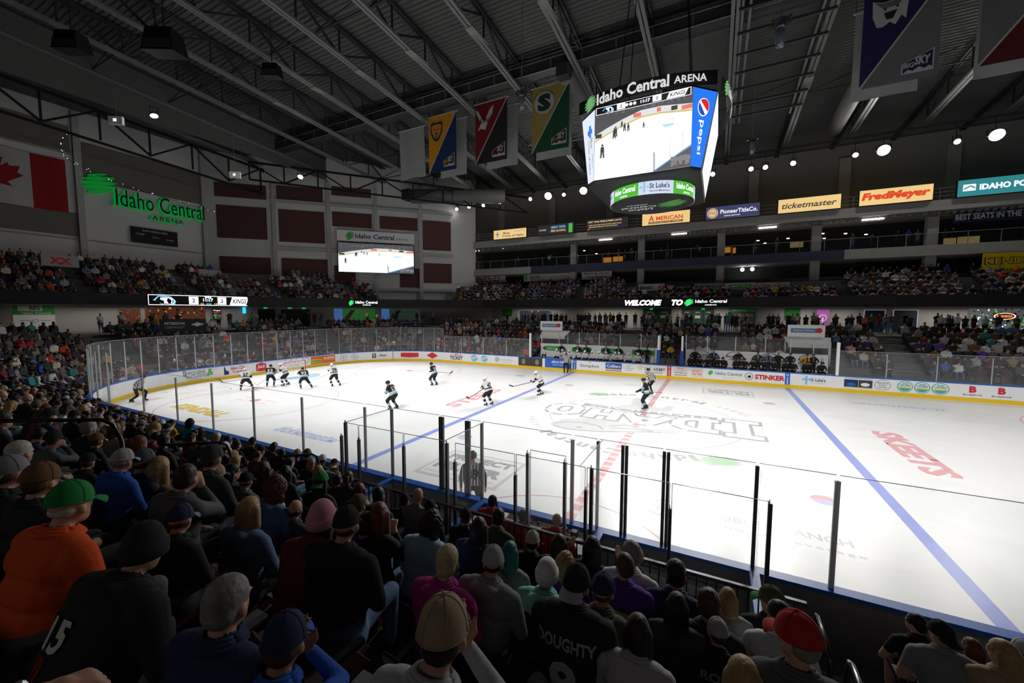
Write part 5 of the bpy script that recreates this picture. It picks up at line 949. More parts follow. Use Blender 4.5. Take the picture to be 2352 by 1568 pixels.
# ================================================= HANGING SCOREBOARD AND BANNERS
sb = thing('hanging_scoreboard', 'four-sided video scoreboard hanging over centre ice', 'scoreboard', (0, 0, 0))
XC = .14; HXx, YF = 1.92, 2.98; Z0, Z1 = 11.0, 13.97; ct, cbm = .82, .36
def octa(c, z, hx, hy): return [(XC-hx, -hy, z), (XC+hx, -hy, z), (XC+hx+c, -hy+c, z), (XC+hx+c, hy-c, z), (XC+hx, hy, z), (XC-hx, hy, z), (XC-hx-c, hy-c, z), (XC-hx-c, -hy+c, z)]
mb = MB(); mb.loft([octa(cbm, Z0-.12, HXx, YF-.04), octa(ct, Z1+.1, HXx, YF-.04)]); mb.build('cabinet', blk, sb)
fr_ = planar((XC, -YF, (Z0+Z1)/2), (1, 0, 0), (0, 0, 1)); g = Gfx(fr_, .012); video(g, 2*HXx, Z1-Z0, True); g.build('front_screen', sb, 'front screen with the game picture and score bar')
sx_ = XC+HXx+cbm; 
g = Gfx(lambda x, y, off: Vector((XC+HXx+ct-(Z1-(y+(Z0+Z1)/2))/(Z1-Z0)*(ct-cbm)+off+.03, x, y+(Z0+Z1)/2)), .012); g.rect(-YF+ct, -(Z1-Z0)/2, YF-ct, (Z1-Z0)/2, emat('screen ice', (.86, .93, 1), 1.15)); g.build('side_screen', sb)
def cham(sgn, m, fn, nm, lab):
    b0 = Vector((XC+sgn*HXx, -YF-.01, Z0)); b1 = Vector((XC+sgn*(HXx+cbm), -YF+cbm, Z0)); t0 = Vector((XC+sgn*HXx, -YF-.01, Z1)); t1 = Vector((XC+sgn*(HXx+ct), -YF+ct, Z1))
    if sgn < 0: b0, b1, t0, t1 = b1, b0, t1, t0
    n = ((b1-b0).cross(t0-b0)).normalized()
    def f(x, y, off):  # x,y in -.5...5
        b = b0.lerp(b1, x+.5); t = t0.lerp(t1, x+.5); return b.lerp(t, y+.5)+n*off
    g = Gfx(f, .012); g.rect(-.5, -.5, .5, .5, m); g.up(); fn(g); g.build(nm, sb, lab)
def pepsi(g):
    W_ = emat('panel white', (.9, .95, 1), 1.2); g.disc(.0, .27, .27, W_, ry=.118); g.up(); g.disc(0, .27, .245, emat('cola red', (.75, .02, .03), 1), ry=.105, a0=-.5, a1=2.3, n=20); g.disc(0, .27, .245, emat('cola blue', (.02, .08, .55), 1), ry=.105, a0=2.6, a1=5.2, n=16)
    g.text('pepsi', 0, -.12, W_, w=.50, h=.24, rot=-PI/2) if False else None
    vs, fs, asp = glyphs('pepsi', 0, .01, 1)
    g.mb.add([g.f(vy*.34, -.12-vx*.44, g.off) for vx, vy in vs], fs, g.mi(W_))
cham(1, emat('panel blue', (.02, .2, .95), 1.0), pepsi, 'corner_panel', 'blue pepsi corner panel')
def bcbs(g):
    B_ = emat('panel mid blue', (.05, .22, .8), 1); g.rect(-.1, .2, .3, .27, B_); g.rect(0.02, .15, .2, .33, B_)
    vs, fs, asp = glyphs('Blue', 0, 0, 1); K_ = emat('panel dark text', (.05, .08, .2), .5)
    g.mb.add([g.f(.24+vy*.2, .06-vx*.14, g.off) for vx, vy in vs], fs, g.mi(K_)); vs, fs, asp = glyphs('Cross of Idaho', 0, 0, 1)
    g.mb.add([g.f(-.02+vy*.2, -.13-vx*.5, g.off) for vx, vy in vs], fs, g.mi(K_)); g.line([(.3, -.1), (.38, -.18), (.3, -.22), (.36, -.32)], .03, B_)
cham(-1, emat('panel pale', (.8, .86, 1), 1.0), bcbs, 'corner_panel', 'white corner panel with blue cross mark')
# header: bowed sign band above the screens
ibh = emat('header white', (.9, .92, .9), .75); igh = emat('header green', (.25, .6, .25), .7)
def arcf(x, y, off, side=0):
    a = x/6.2; 
    X, Y, Z = 6.2*math.sin(a)*1.0, -(YF-.35)-6.2*(math.cos(a)-math.cos(.46)), y
    return (XC+X, Y-off, 14.3+Z) if side == 0 else (XC+HXx+.95+6.2*(math.cos(a)-math.cos(.36))+off, X, 14.3+Z)
for side, L in ((0, 2.85), (1, 2.2)):
    mb = MB()
    for k in range(16):
        a = -L+2*L*k/16; b = a+2*L/16
        mb.add([arcf(a, -.27, 0, side), arcf(b, -.27, 0, side), arcf(b, .27, 0, side), arcf(a, .27, 0, side)], [(0, 1, 2, 3)])
    mb.build('header_band', blk, sb)
    g = Gfx(lambda x, y, off, side=side: arcf(x, y, off, side), .04); sx2 = 1 if side == 0 else .75
    g.leaf(-2.2*sx2, -.02, .5, .55, igh, 9); g.text('Idaho Central', -.4*sx2, .02, ibh, w=2.95*sx2, h=.46, bold=.03); g.text('ARENA', 1.85*sx2, -.0, ibh, w=1.2*sx2, h=.28, bold=.02); g.build('header_letters', sb)
# lower ring
RC = (.25, -.4); RRd = 1.85
mb = MB(); n = 48
mb.loft([[(RC[0]+r*math.cos(2*PI*k/n), RC[1]+r*math.sin(2*PI*k/n), z) for k in range(n)] for r, z in ((RRd, 10.33), (RRd, 10.9), (RRd-.25, 10.97))], caps=True); mb.build('ring_body', blk, sb)
def rf(x, y, off): a = -PI/2-.0+x/RRd; return (RC[0]+(RRd+off)*math.cos(a), RC[1]+(RRd+off)*math.sin(a), 10.615+y)
RW = emat('ring white', (.7, .75, .92), .95); RG = emat('ring green', (.10, .55, .05), .9); RN = emat('ring navy', (.03, .06, .25), .6)
g = Gfx(rf, .008); c_ = -.15*RRd; ar = RRd*2*PI/8
for k in range(8): g.rect(c_+(k-4)*ar*1, -.28, c_+(k-3)*ar, .28, (RG if k % 2 else RW), 8)
g.up()
for k in range(8):
    cx = c_+(k-3.5)*ar
    if k % 2: g.text('Idaho Central', cx, .06, SWh, w=ar*.8, h=.24); g.text('ARENA', cx, -.18, SWh, w=ar*.3, h=.08, space=1.3)
    else: cross(g, cx-ar*.33, 0, .24, LS); g.text("St Luke's", cx+ar*.1, .07, RN, w=ar*.56, h=.22); g.text('Sports Medicine', cx+ar*.1, -.16, RN, w=ar*.56, h=.08)
g.build('ring_display', sb)
g = Gfx(lambda x, y, off: (RC[0]-x, RC[1]+y, 10.33-off), .006); g.leaf(-.9, .1, 1.1, 1.0, emat('disc green', (.08, .4, .04), .55)); gw = mat('disc letters', (.6, .6, .6), .5, var=0)
for s_, y_, h_, w_ in (('Idaho', .65, .36, 1.15), ('Central', .2, .36, 1.6), ('ARENA', -.25, .18, 1.0)): g.text(s_, .6, y_, gw, w=w_, h=h_)
g.build('underside_logo', sb)
mb = MB()
for x in (-.9, 1.3):
    for y in (-1.4, .8): mb.bar((x, y, 10.8), (x, y, 11.1), .1)
for a, b in (((-1.3, -1.2), (-.6, -.2)), ((1.9, -1.2), (1.2, -.2)), ((-1.3, 1.2), (-.6, .2)), ((1.9, 1.2), (1.2, .2))): mb.bar((a[0], a[1], 14.3), (b[0], b[1], 23.95), .04)
mb.build('hanging_cable', blk, sb)
MB().box((XC-2.1, -2.1, 14.1), (XC+2.1, 2.1, 14.35)).build('top_frame', steel2, sb)
# ---- banners
YBn = 9.2
def hbanner(px_l, px_r, ztop, zbot, y, cloth, lab, fn=None, grp='hanging banners', wav=.05):
    if fn: wav = 0
    a = atY(px_l, 300, y).x; b = atY(px_r, 300, y).x; c = (a+b)/2; w = b-a; h = ztop-zbot
    o = thing('hanging_banner', lab, 'banner', (c, y, ztop), grp)
    f = lambda x, yy, off: (x, math.sin(x*2.2+yy*.5)*wav*(-yy/h)-off, yy)
    mb = MB(); nx, ny = 8, 6
    vs = [f(-w/2+w*i/nx, -h*j/ny, 0) for j in range(ny+1) for i in range(nx+1)]
    mb.add(vs, [(j*(nx+1)+i, (j+1)*(nx+1)+i, (j+1)*(nx+1)+i+1, j*(nx+1)+i+1) for j in range(ny) for i in range(nx)]); mb.build('cloth', cloth, o)
    MB().bar((-w/2-.12, 0, .02), (w/2+.12, 0, .02), .06).build('rod', mat('rod pale', (.5, .5, .5), .5), o)
    MB().bar((-w/2, 0, 0), (-w/2, 0, 1.4), .02).bar((w/2, 0, 0), (w/2, 0, 1.4), .02).build('cord', blk, o)
    if fn: g = Gfx(f, .015); fn(g, w, h); g.build('printed_design', o)
    return o
def duo(A_, B_, Bx, txt, logo, tcol=None):
    def f(g, w, h):
        g.poly([(-w/2, 0), (-w/2, -h), (w/2, 0)], A_)
        for t in range(1): pass
        g.poly([(-w/2, -h), (w/2, -h), (w/2, 0)], B_); g.up(); g.line([(-w/2, -h), (w/2, 0)], .09, iwhb)
        g.poly([(w*.04, -h*.98+h*.05+.0), (w*.44, -h*.93), (w*.44, -h*.70), (w*.04, -h*.82)], iwhb); g.up()
        g.poly([(w*.06, -h*.92), (w*.42, -h*.915), (w*.42, -h*.72), (w*.06, -h*.825)], Bx); g.up()
        g.poly([(w*.06, -h*.925), (w*.12, -h*.89), (w*.18, -h*.91), (w*.26, -h*.875), (w*.33, -h*.905), (w*.38, -h*.88), (w*.42, -h*.9), (w*.42, -h*.925)], iwhb)
        if txt: g.text('BIG', w*.13, -h*.845, tcol or ilg, w=w*.13, h=h*.055, bold=.03)
        g.text('SKY', w*.30, -h*.81, iwhb, w=w*.2, h=h*.095, bold=.05, shear=.1)
        logo(g, w, h)
    return f
iwhb = mat('banner white print', (.42, .42, .42), .7, var=0)
bO = mat('banner orange', (.62, .26, .01), .75); bN = mat('banner deep navy', (.012, .03, .10), .75); bR = mat('banner red', (.16, .008, .013), .75); bK = mat('banner black cloth', (.018, .017, .02), .75); bG = mat('banner gold', (.30, .22, .06), .75); bGr = mat('banner dark green', (.01, .065, .03), .75); bP = mat('banner purple', (.02, .015, .075), .75); bS = mat('banner silver', (.13, .13, .135), .75); bM = mat('banner maroon cloth', (.09, .01, .014), .75); bW = mat('banner plain white', (.34, .34, .34), .8)
def bear(g, w, h):
    x, y, s = -w*.2, -h*.25, w*.22
    g.poly([(x-s, y+s*.7), (x-s*.7, y+s*1.05), (x-s*.35, y+s*.9), (x+s*.35, y+s*.9), (x+s*.7, y+s*1.05), (x+s, y+s*.7), (x+s*.95, y-s*.3), (x+s*.5, y-s*1.2), (x, y-s*1.5), (x-s*.5, y-s*1.2), (x-s*.95, y-s*.3)], bN); g.up()
    s *= .84; g.poly([(x-s, y+s*.6), (x-s*.6, y+s*.85), (x+s*.6, y+s*.85), (x+s, y+s*.6), (x+s*.85, y-s*.3), (x+s*.45, y-s*1.1), (x, y-s*1.35), (x-s*.45, y-s*1.1), (x-s*.85, y-s*.3)], bO); g.up()
    g.disc(x, y-s*.55, s*.2, bN, n=10); g.line([(x-s*.5, y+s*.1), (x-s*.15, y+s*.0)], s*.12, bN); g.line([(x+s*.5, y+s*.1), (x+s*.15, y)], s*.12, bN); g.line([(x-s*.3, y-s*.9), (x, y-s*1.05), (x+s*.3, y-s*.9)], s*.14, bN)
def eagle(g, w, h):
    x, y, s = -w*.19, -h*.26, w*.3
    for k in range(4): g.poly([(x-s*(.95-.12*k), y+s*(.95-.05*k)), (x-s*(.85-.12*k), y+s*(.5)), (x-s*.3, y-s*.5-.0*k), (x-s*.05*k-.1*s, y-s*.2)], iwhb)
    for k in range(4): g.poly([(x+s*(.95-.1*k), y+s*(1.05-.05*k)), (x+s*(.8-.12*k), y+s*.3), (x+s*.1, y-s*.6), (x, y-s*.2)], iwhb)
    g.poly([(x-s*.3, y-s*.1), (x+s*.35, y-s*.3), (x+s*.1, y-s*1.0), (x-s*.4, y-s*.85), (x-s*.75, y-s*1.0), (x-s*.5, y-s*.6)], iwhb); g.up(); g.text('EW', x, y-s*.2, bR, w=s*.9, h=s*.4, bold=.02)
def ess(g, w, h): g.disc(-w*.16, -h*.25, w*.27, iwhb, n=24); g.up(); g.text('S', -w*.16, -h*.25, bK, w=w*.36, h=h*.26, bold=.06); g.up(); g.text('S', -w*.16, -h*.25, bGr, w=w*.29, h=h*.225, bold=-.0)
def cat(g, w, h):
    x, y, s = -w*.15, -h*.22, w*.24
    g.poly([(x-s, y+s*.9), (x-s*.4, y+s*.7), (x+s*.4, y+s*.8), (x+s*1.1, y+s*1.3), (x+s*.9, y+s*.2), (x+s*.85, y-s*.7), (x+s*.6, y-s*.4), (x+s*.3, y-s*.95), (x, y-s*.7), (x-s*.4, y-s*.95), (x-s*.7, y-s*.9), (x-s*.95, y-s*.2)], iwhb); g.up()
    g.poly([(x-s*.9, y+s*.8), (x-s*.4, y+s*.6), (x+s*.4, y+s*.7), (x+s*.95, y+s*1.1), (x+s*.4, y+s*.3), (x-s*.4, y+s*.25)], bS); g.poly([(x-s*.35, y-s*.05), (x+s*.35, y+s*.02), (x+s*.15, y-s*.5), (x-s*.2, y-s*.5)], bK); g.disc(x-s*.3, y+s*.2, s*.08, bK, n=6); g.disc(x+s*.35, y+s*.25, s*.08, bK, n=6)
def griz(g, w, h): g.poly([(-w*.3, -h*.05), (w*.2, -h*.03), (w*.1, -h*.16), (-w*.1, -h*.12)], bM)
hbanner(917, 974, 22.4, 17.9, YBn+.6, bW, 'plain crumpled white banner, leftmost of the hanging row', wav=.16)
for pl_, pr_, fn, lab in ((985, 1048, duo(bO, bN, bK, 1, bear, bO), 'orange and navy hanging banner with a bear head'), (1092, 1165, duo(bR, bK, bM, 0, eagle), 'red and black hanging banner with an eagle'), (1222, 1307, duo(bG, bGr, bK, 1, ess, bG), 'gold and green hanging banner with an S'), (1966, 2143, duo(bP, bS, bP, 1, cat), 'purple and silver hanging banner with a wildcat head'), (2232, 2470, duo(bS, bM, bM, 1, griz), 'silver and maroon hanging banner cut by the right edge')):
    hbanner(pl_, pr_, 22.6, 17.75, YBn, bS, lab, fn)
for pl_, pr_, lab in ((1011, 1071, 'plain white banner behind the orange one'), (1118, 1189, 'plain white banner behind the red one'), (1232, 1313, 'plain white banner behind the green one'), (1949, 2100, 'plain white banner behind the purple one'), (2224, 2440, 'plain white banner behind the maroon one')):
    hbanner(pl_, pr_, 22.55, 17.65, YBn+1.25, bW, lab)
# ================================================= PEOPLE
V = Vector
def ik(a, c, l1, l2, pole):
    a, c, pole = V(a), V(c), V(pole); d = c-a; L = min(d.length, (l1+l2)*.999); dn = d.normalized()
    x = (l1*l1-l2*l2+L*L)/(2*L); h = math.sqrt(max(l1*l1-x*x, 0)); q = (pole-a); q = (q-dn*q.dot(dn)).normalized(); return a+dn*x+q*h
SK, TO, PA, SH, HA, DK, C2, C3 = range(8)     # skin, top, trousers, shoes, hair, dark detail, second and third clothing colour
class Body:
    """collects tapered limbs, then grows one continuous skin over them"""
    def __init__(s): s.p = []
    def cone(s, a, ra, b, rb, m, sq=1.0): s.p.append(('c', V(a), ra, V(b), rb, m, sq)); return s
    def ell(s, c, r, m, R=None): s.p.append(('e', V(c), V(r), R or Matrix.Identity(3), None, m, 1)); return s
    def grow(s, name, voxel, smooth=2, nmat=8):
        mb = MB()
        for k, a, ra, b, rb, m, sq in s.p:
            if k == 'c':
                d = (b-a); L = d.length or .001; dn = d/L; x = dn.cross(V((0, 1, 0)) if abs(dn.y) < .9 else V((1, 0, 0))).normalized(); y = dn.cross(x); rings = []; n = 12
                if abs(dn.y) < .9 and sq != 1: x, y = x, y
                for q, r, off in [(math.sin(t), math.cos(t), 0) for t in (-1.5, -1.0, -.5)]: rings.append([a+dn*ra*q+(x*math.cos(2*PI*i/n)+y*math.sin(2*PI*i/n)*sq)*ra*r for i in range(n)])
                rings.append([a+(x*math.cos(2*PI*i/n)+y*math.sin(2*PI*i/n)*sq)*ra for i in range(n)])
                for q, r in [(math.sin(t), math.cos(t)) for t in (0, .5, 1.0, 1.5)]: rings.append([b+dn*rb*q+(x*math.cos(2*PI*i/n)+y*math.sin(2*PI*i/n)*sq)*rb*r for i in range(n)])
                mb.loft(rings)
            else:
                n = 14; rings = [[a+Rm(b, ra, -1.5+3.0*j/8, 2*PI*i/n) for i in range(n)] for j in range(9)]
                mb.loft(rings)
        me = mb.mesh('tmp'); o = bpy.data.objects.new('tmp', me); COL.objects.link(o)
        r = o.modifiers.new('r', 'REMESH'); r.mode = 'VOXEL'; r.voxel_size = voxel
        if smooth: q = o.modifiers.new('s', 'SMOOTH'); q.iterations = smooth; q.factor = .5
        dg = bpy.context.evaluated_depsgraph_get(); out = bpy.data.meshes.new_from_object(o.evaluated_get(dg)); out.name = name
        bpy.data.objects.remove(o); bpy.data.meshes.remove(me)
        n = len(out.polygons); c = np.zeros(n*3); out.polygons.foreach_get('center', c); c = c.reshape(-1, 3); best = np.full(n, 1e9); mi = np.zeros(n, int)
        for k, a, ra, b, rb, m, sq in s.p:
            a_ = np.array(a)
            if k == 'c':
                d = np.array(b)-a_; L2 = d@d+1e-9; t = np.clip(((c-a_)@d)/L2, 0, 1); dist = np.linalg.norm(c-(a_+t[:, None]*d), axis=1)/(ra+(rb-ra)*t)-1; dist *= (ra+rb)/2
            else:
                Ri = np.array(b.inverted() if b else Matrix.Identity(3)); q = (c-a_)@Ri.T; rr = np.array(ra); dist = (np.linalg.norm(q/rr, axis=1)-1)*rr.min()
            w = dist < best; best[w] = dist[w]; mi[w] = m
        out.polygons.foreach_set('material_index', mi.astype(np.int32)); out.polygons.foreach_set('use_smooth', [True]*n); out.update(); return out
def Rm(R, r, t, p): return R @ V((r.x*math.cos(t)*math.cos(p), r.y*math.cos(t)*math.sin(p), r.z*math.sin(t)))
def rotm(yaw, pitch, roll=0): return Matrix.Rotation(yaw, 3, 'Z') @ Matrix.Rotation(pitch, 3, 'X') @ Matrix.Rotation(roll, 3, 'Y')
def head(B, c, R, hair=None, face=True, s=1.0):
    c = V(c)
    def e(x, y, z, rx, ry, rz, m): B.ell(c+R@V((x*s, y*s, z*s)), (rx*s, ry*s, rz*s), m, R)
    e(0, -.008, .03, .077, .096, .095, HA if hair else SK); e(0, .012, -.03, .064, .080, .085, SK); e(0, .045, -.085, .04, .045, .038, SK)
    if face:
        e(0, .098, -.028, .013, .022, .028, SK)
        for q in (-1, 1): e(q*.079, -.005, -.025, .012, .022, .033, SK); e(q*.03, .083, .0, .013, .01, .008, DK); e(q*.03, .088, .018, .022, .01, .007, SK)
        e(0, .086, -.068, .024, .01, .007, C3 if False else SK)
HANDS = {}
def hand(B, w, d, m=SK, fing=False, curl=.5, side=1, nrm=V((0, 0, 1)), r=.04):
    w = V(w); d = V(d).normalized(); nrm = (nrm-d*nrm.dot(d)).normalized(); s = d.cross(nrm)*side
    if not fing: B.cone(w, r*.75, w+d*.07, r, m); B.cone(w+d*.07, r*.9, w+d*.12-nrm*.02, r*.6, m); return
    B.cone(w, .026, w+d*.03, .03, m)
    for k, (L, o) in enumerate(((.07, -.033), (.085, -.011), (.08, .011), (.062, .032))):
        b0 = w+d*.028+s*o*.7; b1 = w+d*.09+s*o*1.05; B.cone(b0, .017, b1, .0115, m)
        q = b1; ang = 0
        for j in range(3):
            ang += curl*.6; dd = d*math.cos(ang)-nrm*math.sin(ang); q2 = q+dd*L*(.45, .32, .26)[j]; B.cone(q, .0098-.001*j, q2, .009-.001*j, m); q = q2
    t0 = w+d*.02-s*.022; t1 = t0+(d*.6-s*.9-nrm*.3).normalized()*.04; t2 = t1+(d*1.0-s*.25-nrm*.45*curl).normalized()*.032; t3 = t2+(d*1.0-nrm*.6*curl).normalized()*.025; B.cone(t0, .016, t1, .0125, m); B.cone(t1, .0125, t2, .011, m); B.cone(t2, .011, t3, .009, m)
def seated(lean=.15, yaw=0, pit=.05, arms='lap', fat=1.0, fing=False, hood=False, stand=False, hairin=False, sleeve=1, twist=0, side=0, shorts=False, face=True, collar=True, simple=False, suit=False):
    """body facing +Y; origin on the tread below the hips"""
    B = Body(); hz = .50 if not stand else .93; hp = V((0, 0, hz)); R0 = Matrix.Rotation(-lean, 3, 'X'); Rt = Matrix.Rotation(twist, 3, 'Z') @ Matrix.Rotation(side, 3, 'Y') @ R0
    def T(x, y, z): return hp+Rt@V((x, y, z))
    f = fat
    B.cone(T(-.07*f, 0, .02), .135*f, T(.07*f, 0, .02), .135*f, PA, 1); B.cone(T(-.05, .01, .14), .135*f, T(.05, .01, .14), .135*f, TO); B.cone(T(-.065, 0, .28), .125*f, T(.065, 0, .28), .125*f, TO); B.cone(T(-.10, -.005, .42), .112*f, T(.10, -.005, .42), .112*f, TO); B.cone(T(-.135, -.005, .49), .078*f, T(.135, -.005, .49), .078*f, TO)
    B.cone(T(0, 0, .50), .065*f+.01, T(0, .012, .56), .056, TO); B.cone(T(0, 0, .54), .052+.008*(f-1), T(0, .02, .63), .05, SK)
    if suit: B.cone(T(0, .085, .25), .06, T(0, .07, .48), .045, C2); B.cone(T(0, .10, .2), .05, T(0, .09, .44), .035, C3)
    if hood: B.ell(T(0, -.09, .52), (.13, .07, .075), TO, Rt)
    if collar: B.cone(T(-.03, -.0, .555), .055, T(.03, -.0, .555), .055, TO)
    hc = T(0, .035, .705); Rh = rotm(yaw, -pit); head(B, hc, Rh, hairin, face)
    sh = [T(s*.195*(.5+.5*f), 0, .475) for s in (-1, 1)]
    if stand: ft = [V((s*.11, .02, .07)) for s in (-1, 1)]; kn = [V((s*.1, .05, .5)) for s in (-1, 1)]
    else: ft = [V((s*.14, .50, .07)) for s in (-1, 1)]; kn = [V((s*.15, .47, .52)) for s in (-1, 1)]
    for i, s in enumerate((-1, 1)):
        hpi = hp+V((s*.095, 0, 0)); B.cone(hpi, .095*f, hpi.lerp(kn[i], .6), .08, PA); B.cone(hpi.lerp(kn[i], .5), .082, kn[i], .066, PA); B.cone(kn[i], .064, ft[i]+V((0, -.03, .04)), .045, SK if shorts else PA); B.cone(ft[i]+V((0, -.05, -.02)), .045, ft[i]+V((0, .13, -.035)), .035, SH)
    tg = {'lap': [V((-.08, .28, hz+.12)), V((.08, .30, hz+.13))], 'knee': [V((-.13, .40, hz+.12)), V((.13, .40, hz+.12))], 'cross': [V((.12, .2, hz+.27)), V((-.12, .24, hz+.29))],
          'chin': [V((-.10, .28, hz+.14)), hc+Rh@V((.06, .10, -.11))], 'chinl': [hc+Rh@V((-.06, .10, -.11)), V((.10, .28, hz+.14))], 'cheer': [V((-.28, .2, hz+.62)), V((.30, .25, hz+.6))], 'clap': [V((-.04, .36, hz+.42)), V((.04, .36, hz+.42))], 'side': [V((-.27, .04, hz-.02)), V((.27, .04, hz-.02))], 'phone': [V((-.08, .3, hz+.16)), V((.12, .32, hz+.55))], 'hips': [V((-.2, .06, hz+.12)), V((.2, .06, hz+.12))], 'desk': [V((-.18, .38, hz+.22)), V((.2, .38, hz+.22))]}[arms]
    for i, s in enumerate((-1, 1)):
        a = sh[i]; w = tg[i]; e = ik(a, w, .29, .26, a+V((s*.5, -.15 if arms not in ('cheer',) else .1, -.6))); B.cone(a, .068*f, a.lerp(e, .55), .056*f, TO); B.cone(a.lerp(e, .5), .056*f, e, .046*f, TO if sleeve else SK); B.cone(e, .045*f, e.lerp(w, .9), .032, TO if sleeve else SK)
        dv = (w-e).normalized(); nn = V((0, 0, 1)) if arms not in ('chin', 'chinl', 'cheer', 'clap') else V((-s, -.3, 0))
        if arms in ('chin', 'chinl') and ((i == 1) == (arms == 'chin')): dv = (V((0, 0, 1))*.8+dv).normalized(); nn = V((0, -1, 0))
        hand(B, w, dv, SK, fing, .7 if arms in ('lap', 'knee', 'chin', 'chinl') else .2, -s, nn)
    return B, hc, Rh, Rt, hp
# cloth colours
def cloth(name, col, sc=60, var=.18): return mat('cloth '+name, col, .85, var=var, scale=sc, bump=.15)
PAL = {'black': (.014, .014, .016), 'charcoal': (.04, .042, .046), 'dark grey': (.09, .092, .1), 'grey': (.2, .2, .215), 'light grey': (.38, .38, .40), 'white': (.62, .62, .63), 'navy': (.014, .022, .07), 'blue': (.02, .09, .42), 'royal blue': (.02, .05, .45), 'light blue': (.24, .42, .50), 'denim blue': (.10, .16, .28), 'maroon': (.13, .012, .02), 'red': (.42, .015, .02), 'orange': (.62, .07, .008), 'magenta': (.42, .02, .22), 'teal': (.03, .22, .22), 'mint': (.22, .52, .45), 'green': (.01, .20, .04), 'olive': (.07, .075, .045), 'brown': (.14, .07, .03), 'tan': (.32, .24, .15), 'cream': (.5, .46, .36), 'yellow': (.60, .32, .01), 'purple': (.08, .03, .26), 'pink': (.55, .25, .3), 'gold': (.55, .3, .02)}
HAIRC = {'black': (.008, .007, .007), 'dark brown': (.022, .013, .009), 'brown': (.06, .03, .015), 'auburn': (.12, .035, .012), 'blond': (.34, .21, .09), 'pale blond': (.50, .38, .22), 'grey': (.2, .19, .18), 'white': (.45, .43, .40), 'teal': (.015, .14, .13), 'dark red': (.09, .01, .012)}
SKC = {'light': (.50, .27, .19), 'fair': (.56, .33, .25), 'tan': (.36, .18, .11), 'brown': (.16, .075, .045)}
def cm(n): return cloth(n, PAL[n])
def hm(n): return mat('hair '+n, HAIRC[n], .5, var=.5, scale=35, bump=.4)
def sm(n): return mat('skin '+n, SKC[n], .55, var=.06, scale=12)
SHM = mat('shoe black', (.02, .02, .02), .6); DKM = mat('eye dark', (.01, .008, .008), .3)
def tmat(me):
    for i in range(8): me.materials.append([sm('light'), cm('black'), cm('charcoal'), SHM, hm('brown'), DKM, cm('white'), cm('grey')][i])
def setm(o, **k):
    for i, m in k.items():
        sl = o.material_slots[int(i[1:])]; sl.link = 'OBJECT'; sl.material = m
HM = {}
def hero_mesh(key, voxel=.0135, **kw):
    k = (key, voxel)
    if k not in HM:
        B, hc, Rh, Rt, hp = seated(**kw); me = B.grow('body_'+key, voxel, 2); tmat(me); HM[k] = (me, hc, Rh, Rt, hp)
    return HM[k]
# head wear and hair in head space
def remesh_shape(name, fn, voxel, smooth=2, noise=0):
    B = Body(); fn(B); me = B.grow(name, voxel, smooth)
    if noise:
        for v in me.vertices:
            p = v.co; q = 1+noise*(math.sin(p.x*160+p.z*90)*math.sin(p.y*150+p.z*60)); v.co = V((p.x*q, p.y*q, p.z*q))
    for i in range(8): me.materials.append(hm('brown'))
    return me
def h_short(B): B.ell((0, -.014, .038), (.084, .102, .098), HA); B.ell((0, -.05, -.01), (.077, .062, .07), HA)
def h_bald(B): B.ell((0, -.045, -.02), (.079, .06, .045), HA)
def h_bob(B): h_short(B); B.cone((-.05, -.035, .02), .055, (-.07, -.045, -.13), .042, HA); B.cone((.05, -.035, .02), .055, (.07, -.045, -.13), .042, HA); B.cone((0, -.06, .02), .07, (0, -.065, -.14), .055, HA)
def h_long(B): h_short(B); B.cone((-.045, -.04, .02), .06, (-.065, -.06, -.22), .045, HA); B.cone((.045, -.04, .02), .06, (.065, -.06, -.22), .045, HA); B.cone((0, -.065, .02), .075, (0, -.09, -.30), .055, HA); B.cone((0, -.09, -.28), .055, (0, -.09, -.38), .03, HA)
def h_pony(B): h_short(B); B.ell((0, -.115, .05), (.03, .03, .03), HA); B.cone((0, -.13, .05), .03, (0, -.15, -.06), .035, HA); B.cone((0, -.15, -.05), .035, (0, -.13, -.2), .018, HA)
def h_curl(B):
    h_short(B); B.ell((0, -.03, .0), (.115, .12, .12), HA); B.ell((0, -.06, -.1), (.1, .08, .08), HA)
def h_bun(B): h_short(B); B.ell((0, -.07, .125), (.042, .042, .04), HA)
HAIR = {}
def hair_mesh(k):
    if k not in HAIR: HAIR[k] = remesh_shape('hair_'+k, {'short': h_short, 'bald': h_bald, 'bob': h_bob, 'long': h_long, 'pony': h_pony, 'curly': h_curl, 'bun': h_bun}[k], .011, 3, {'curly': .07, 'long': .012, 'bob': .012, 'short': .012}.get(k, .01))
    return HAIR[k]
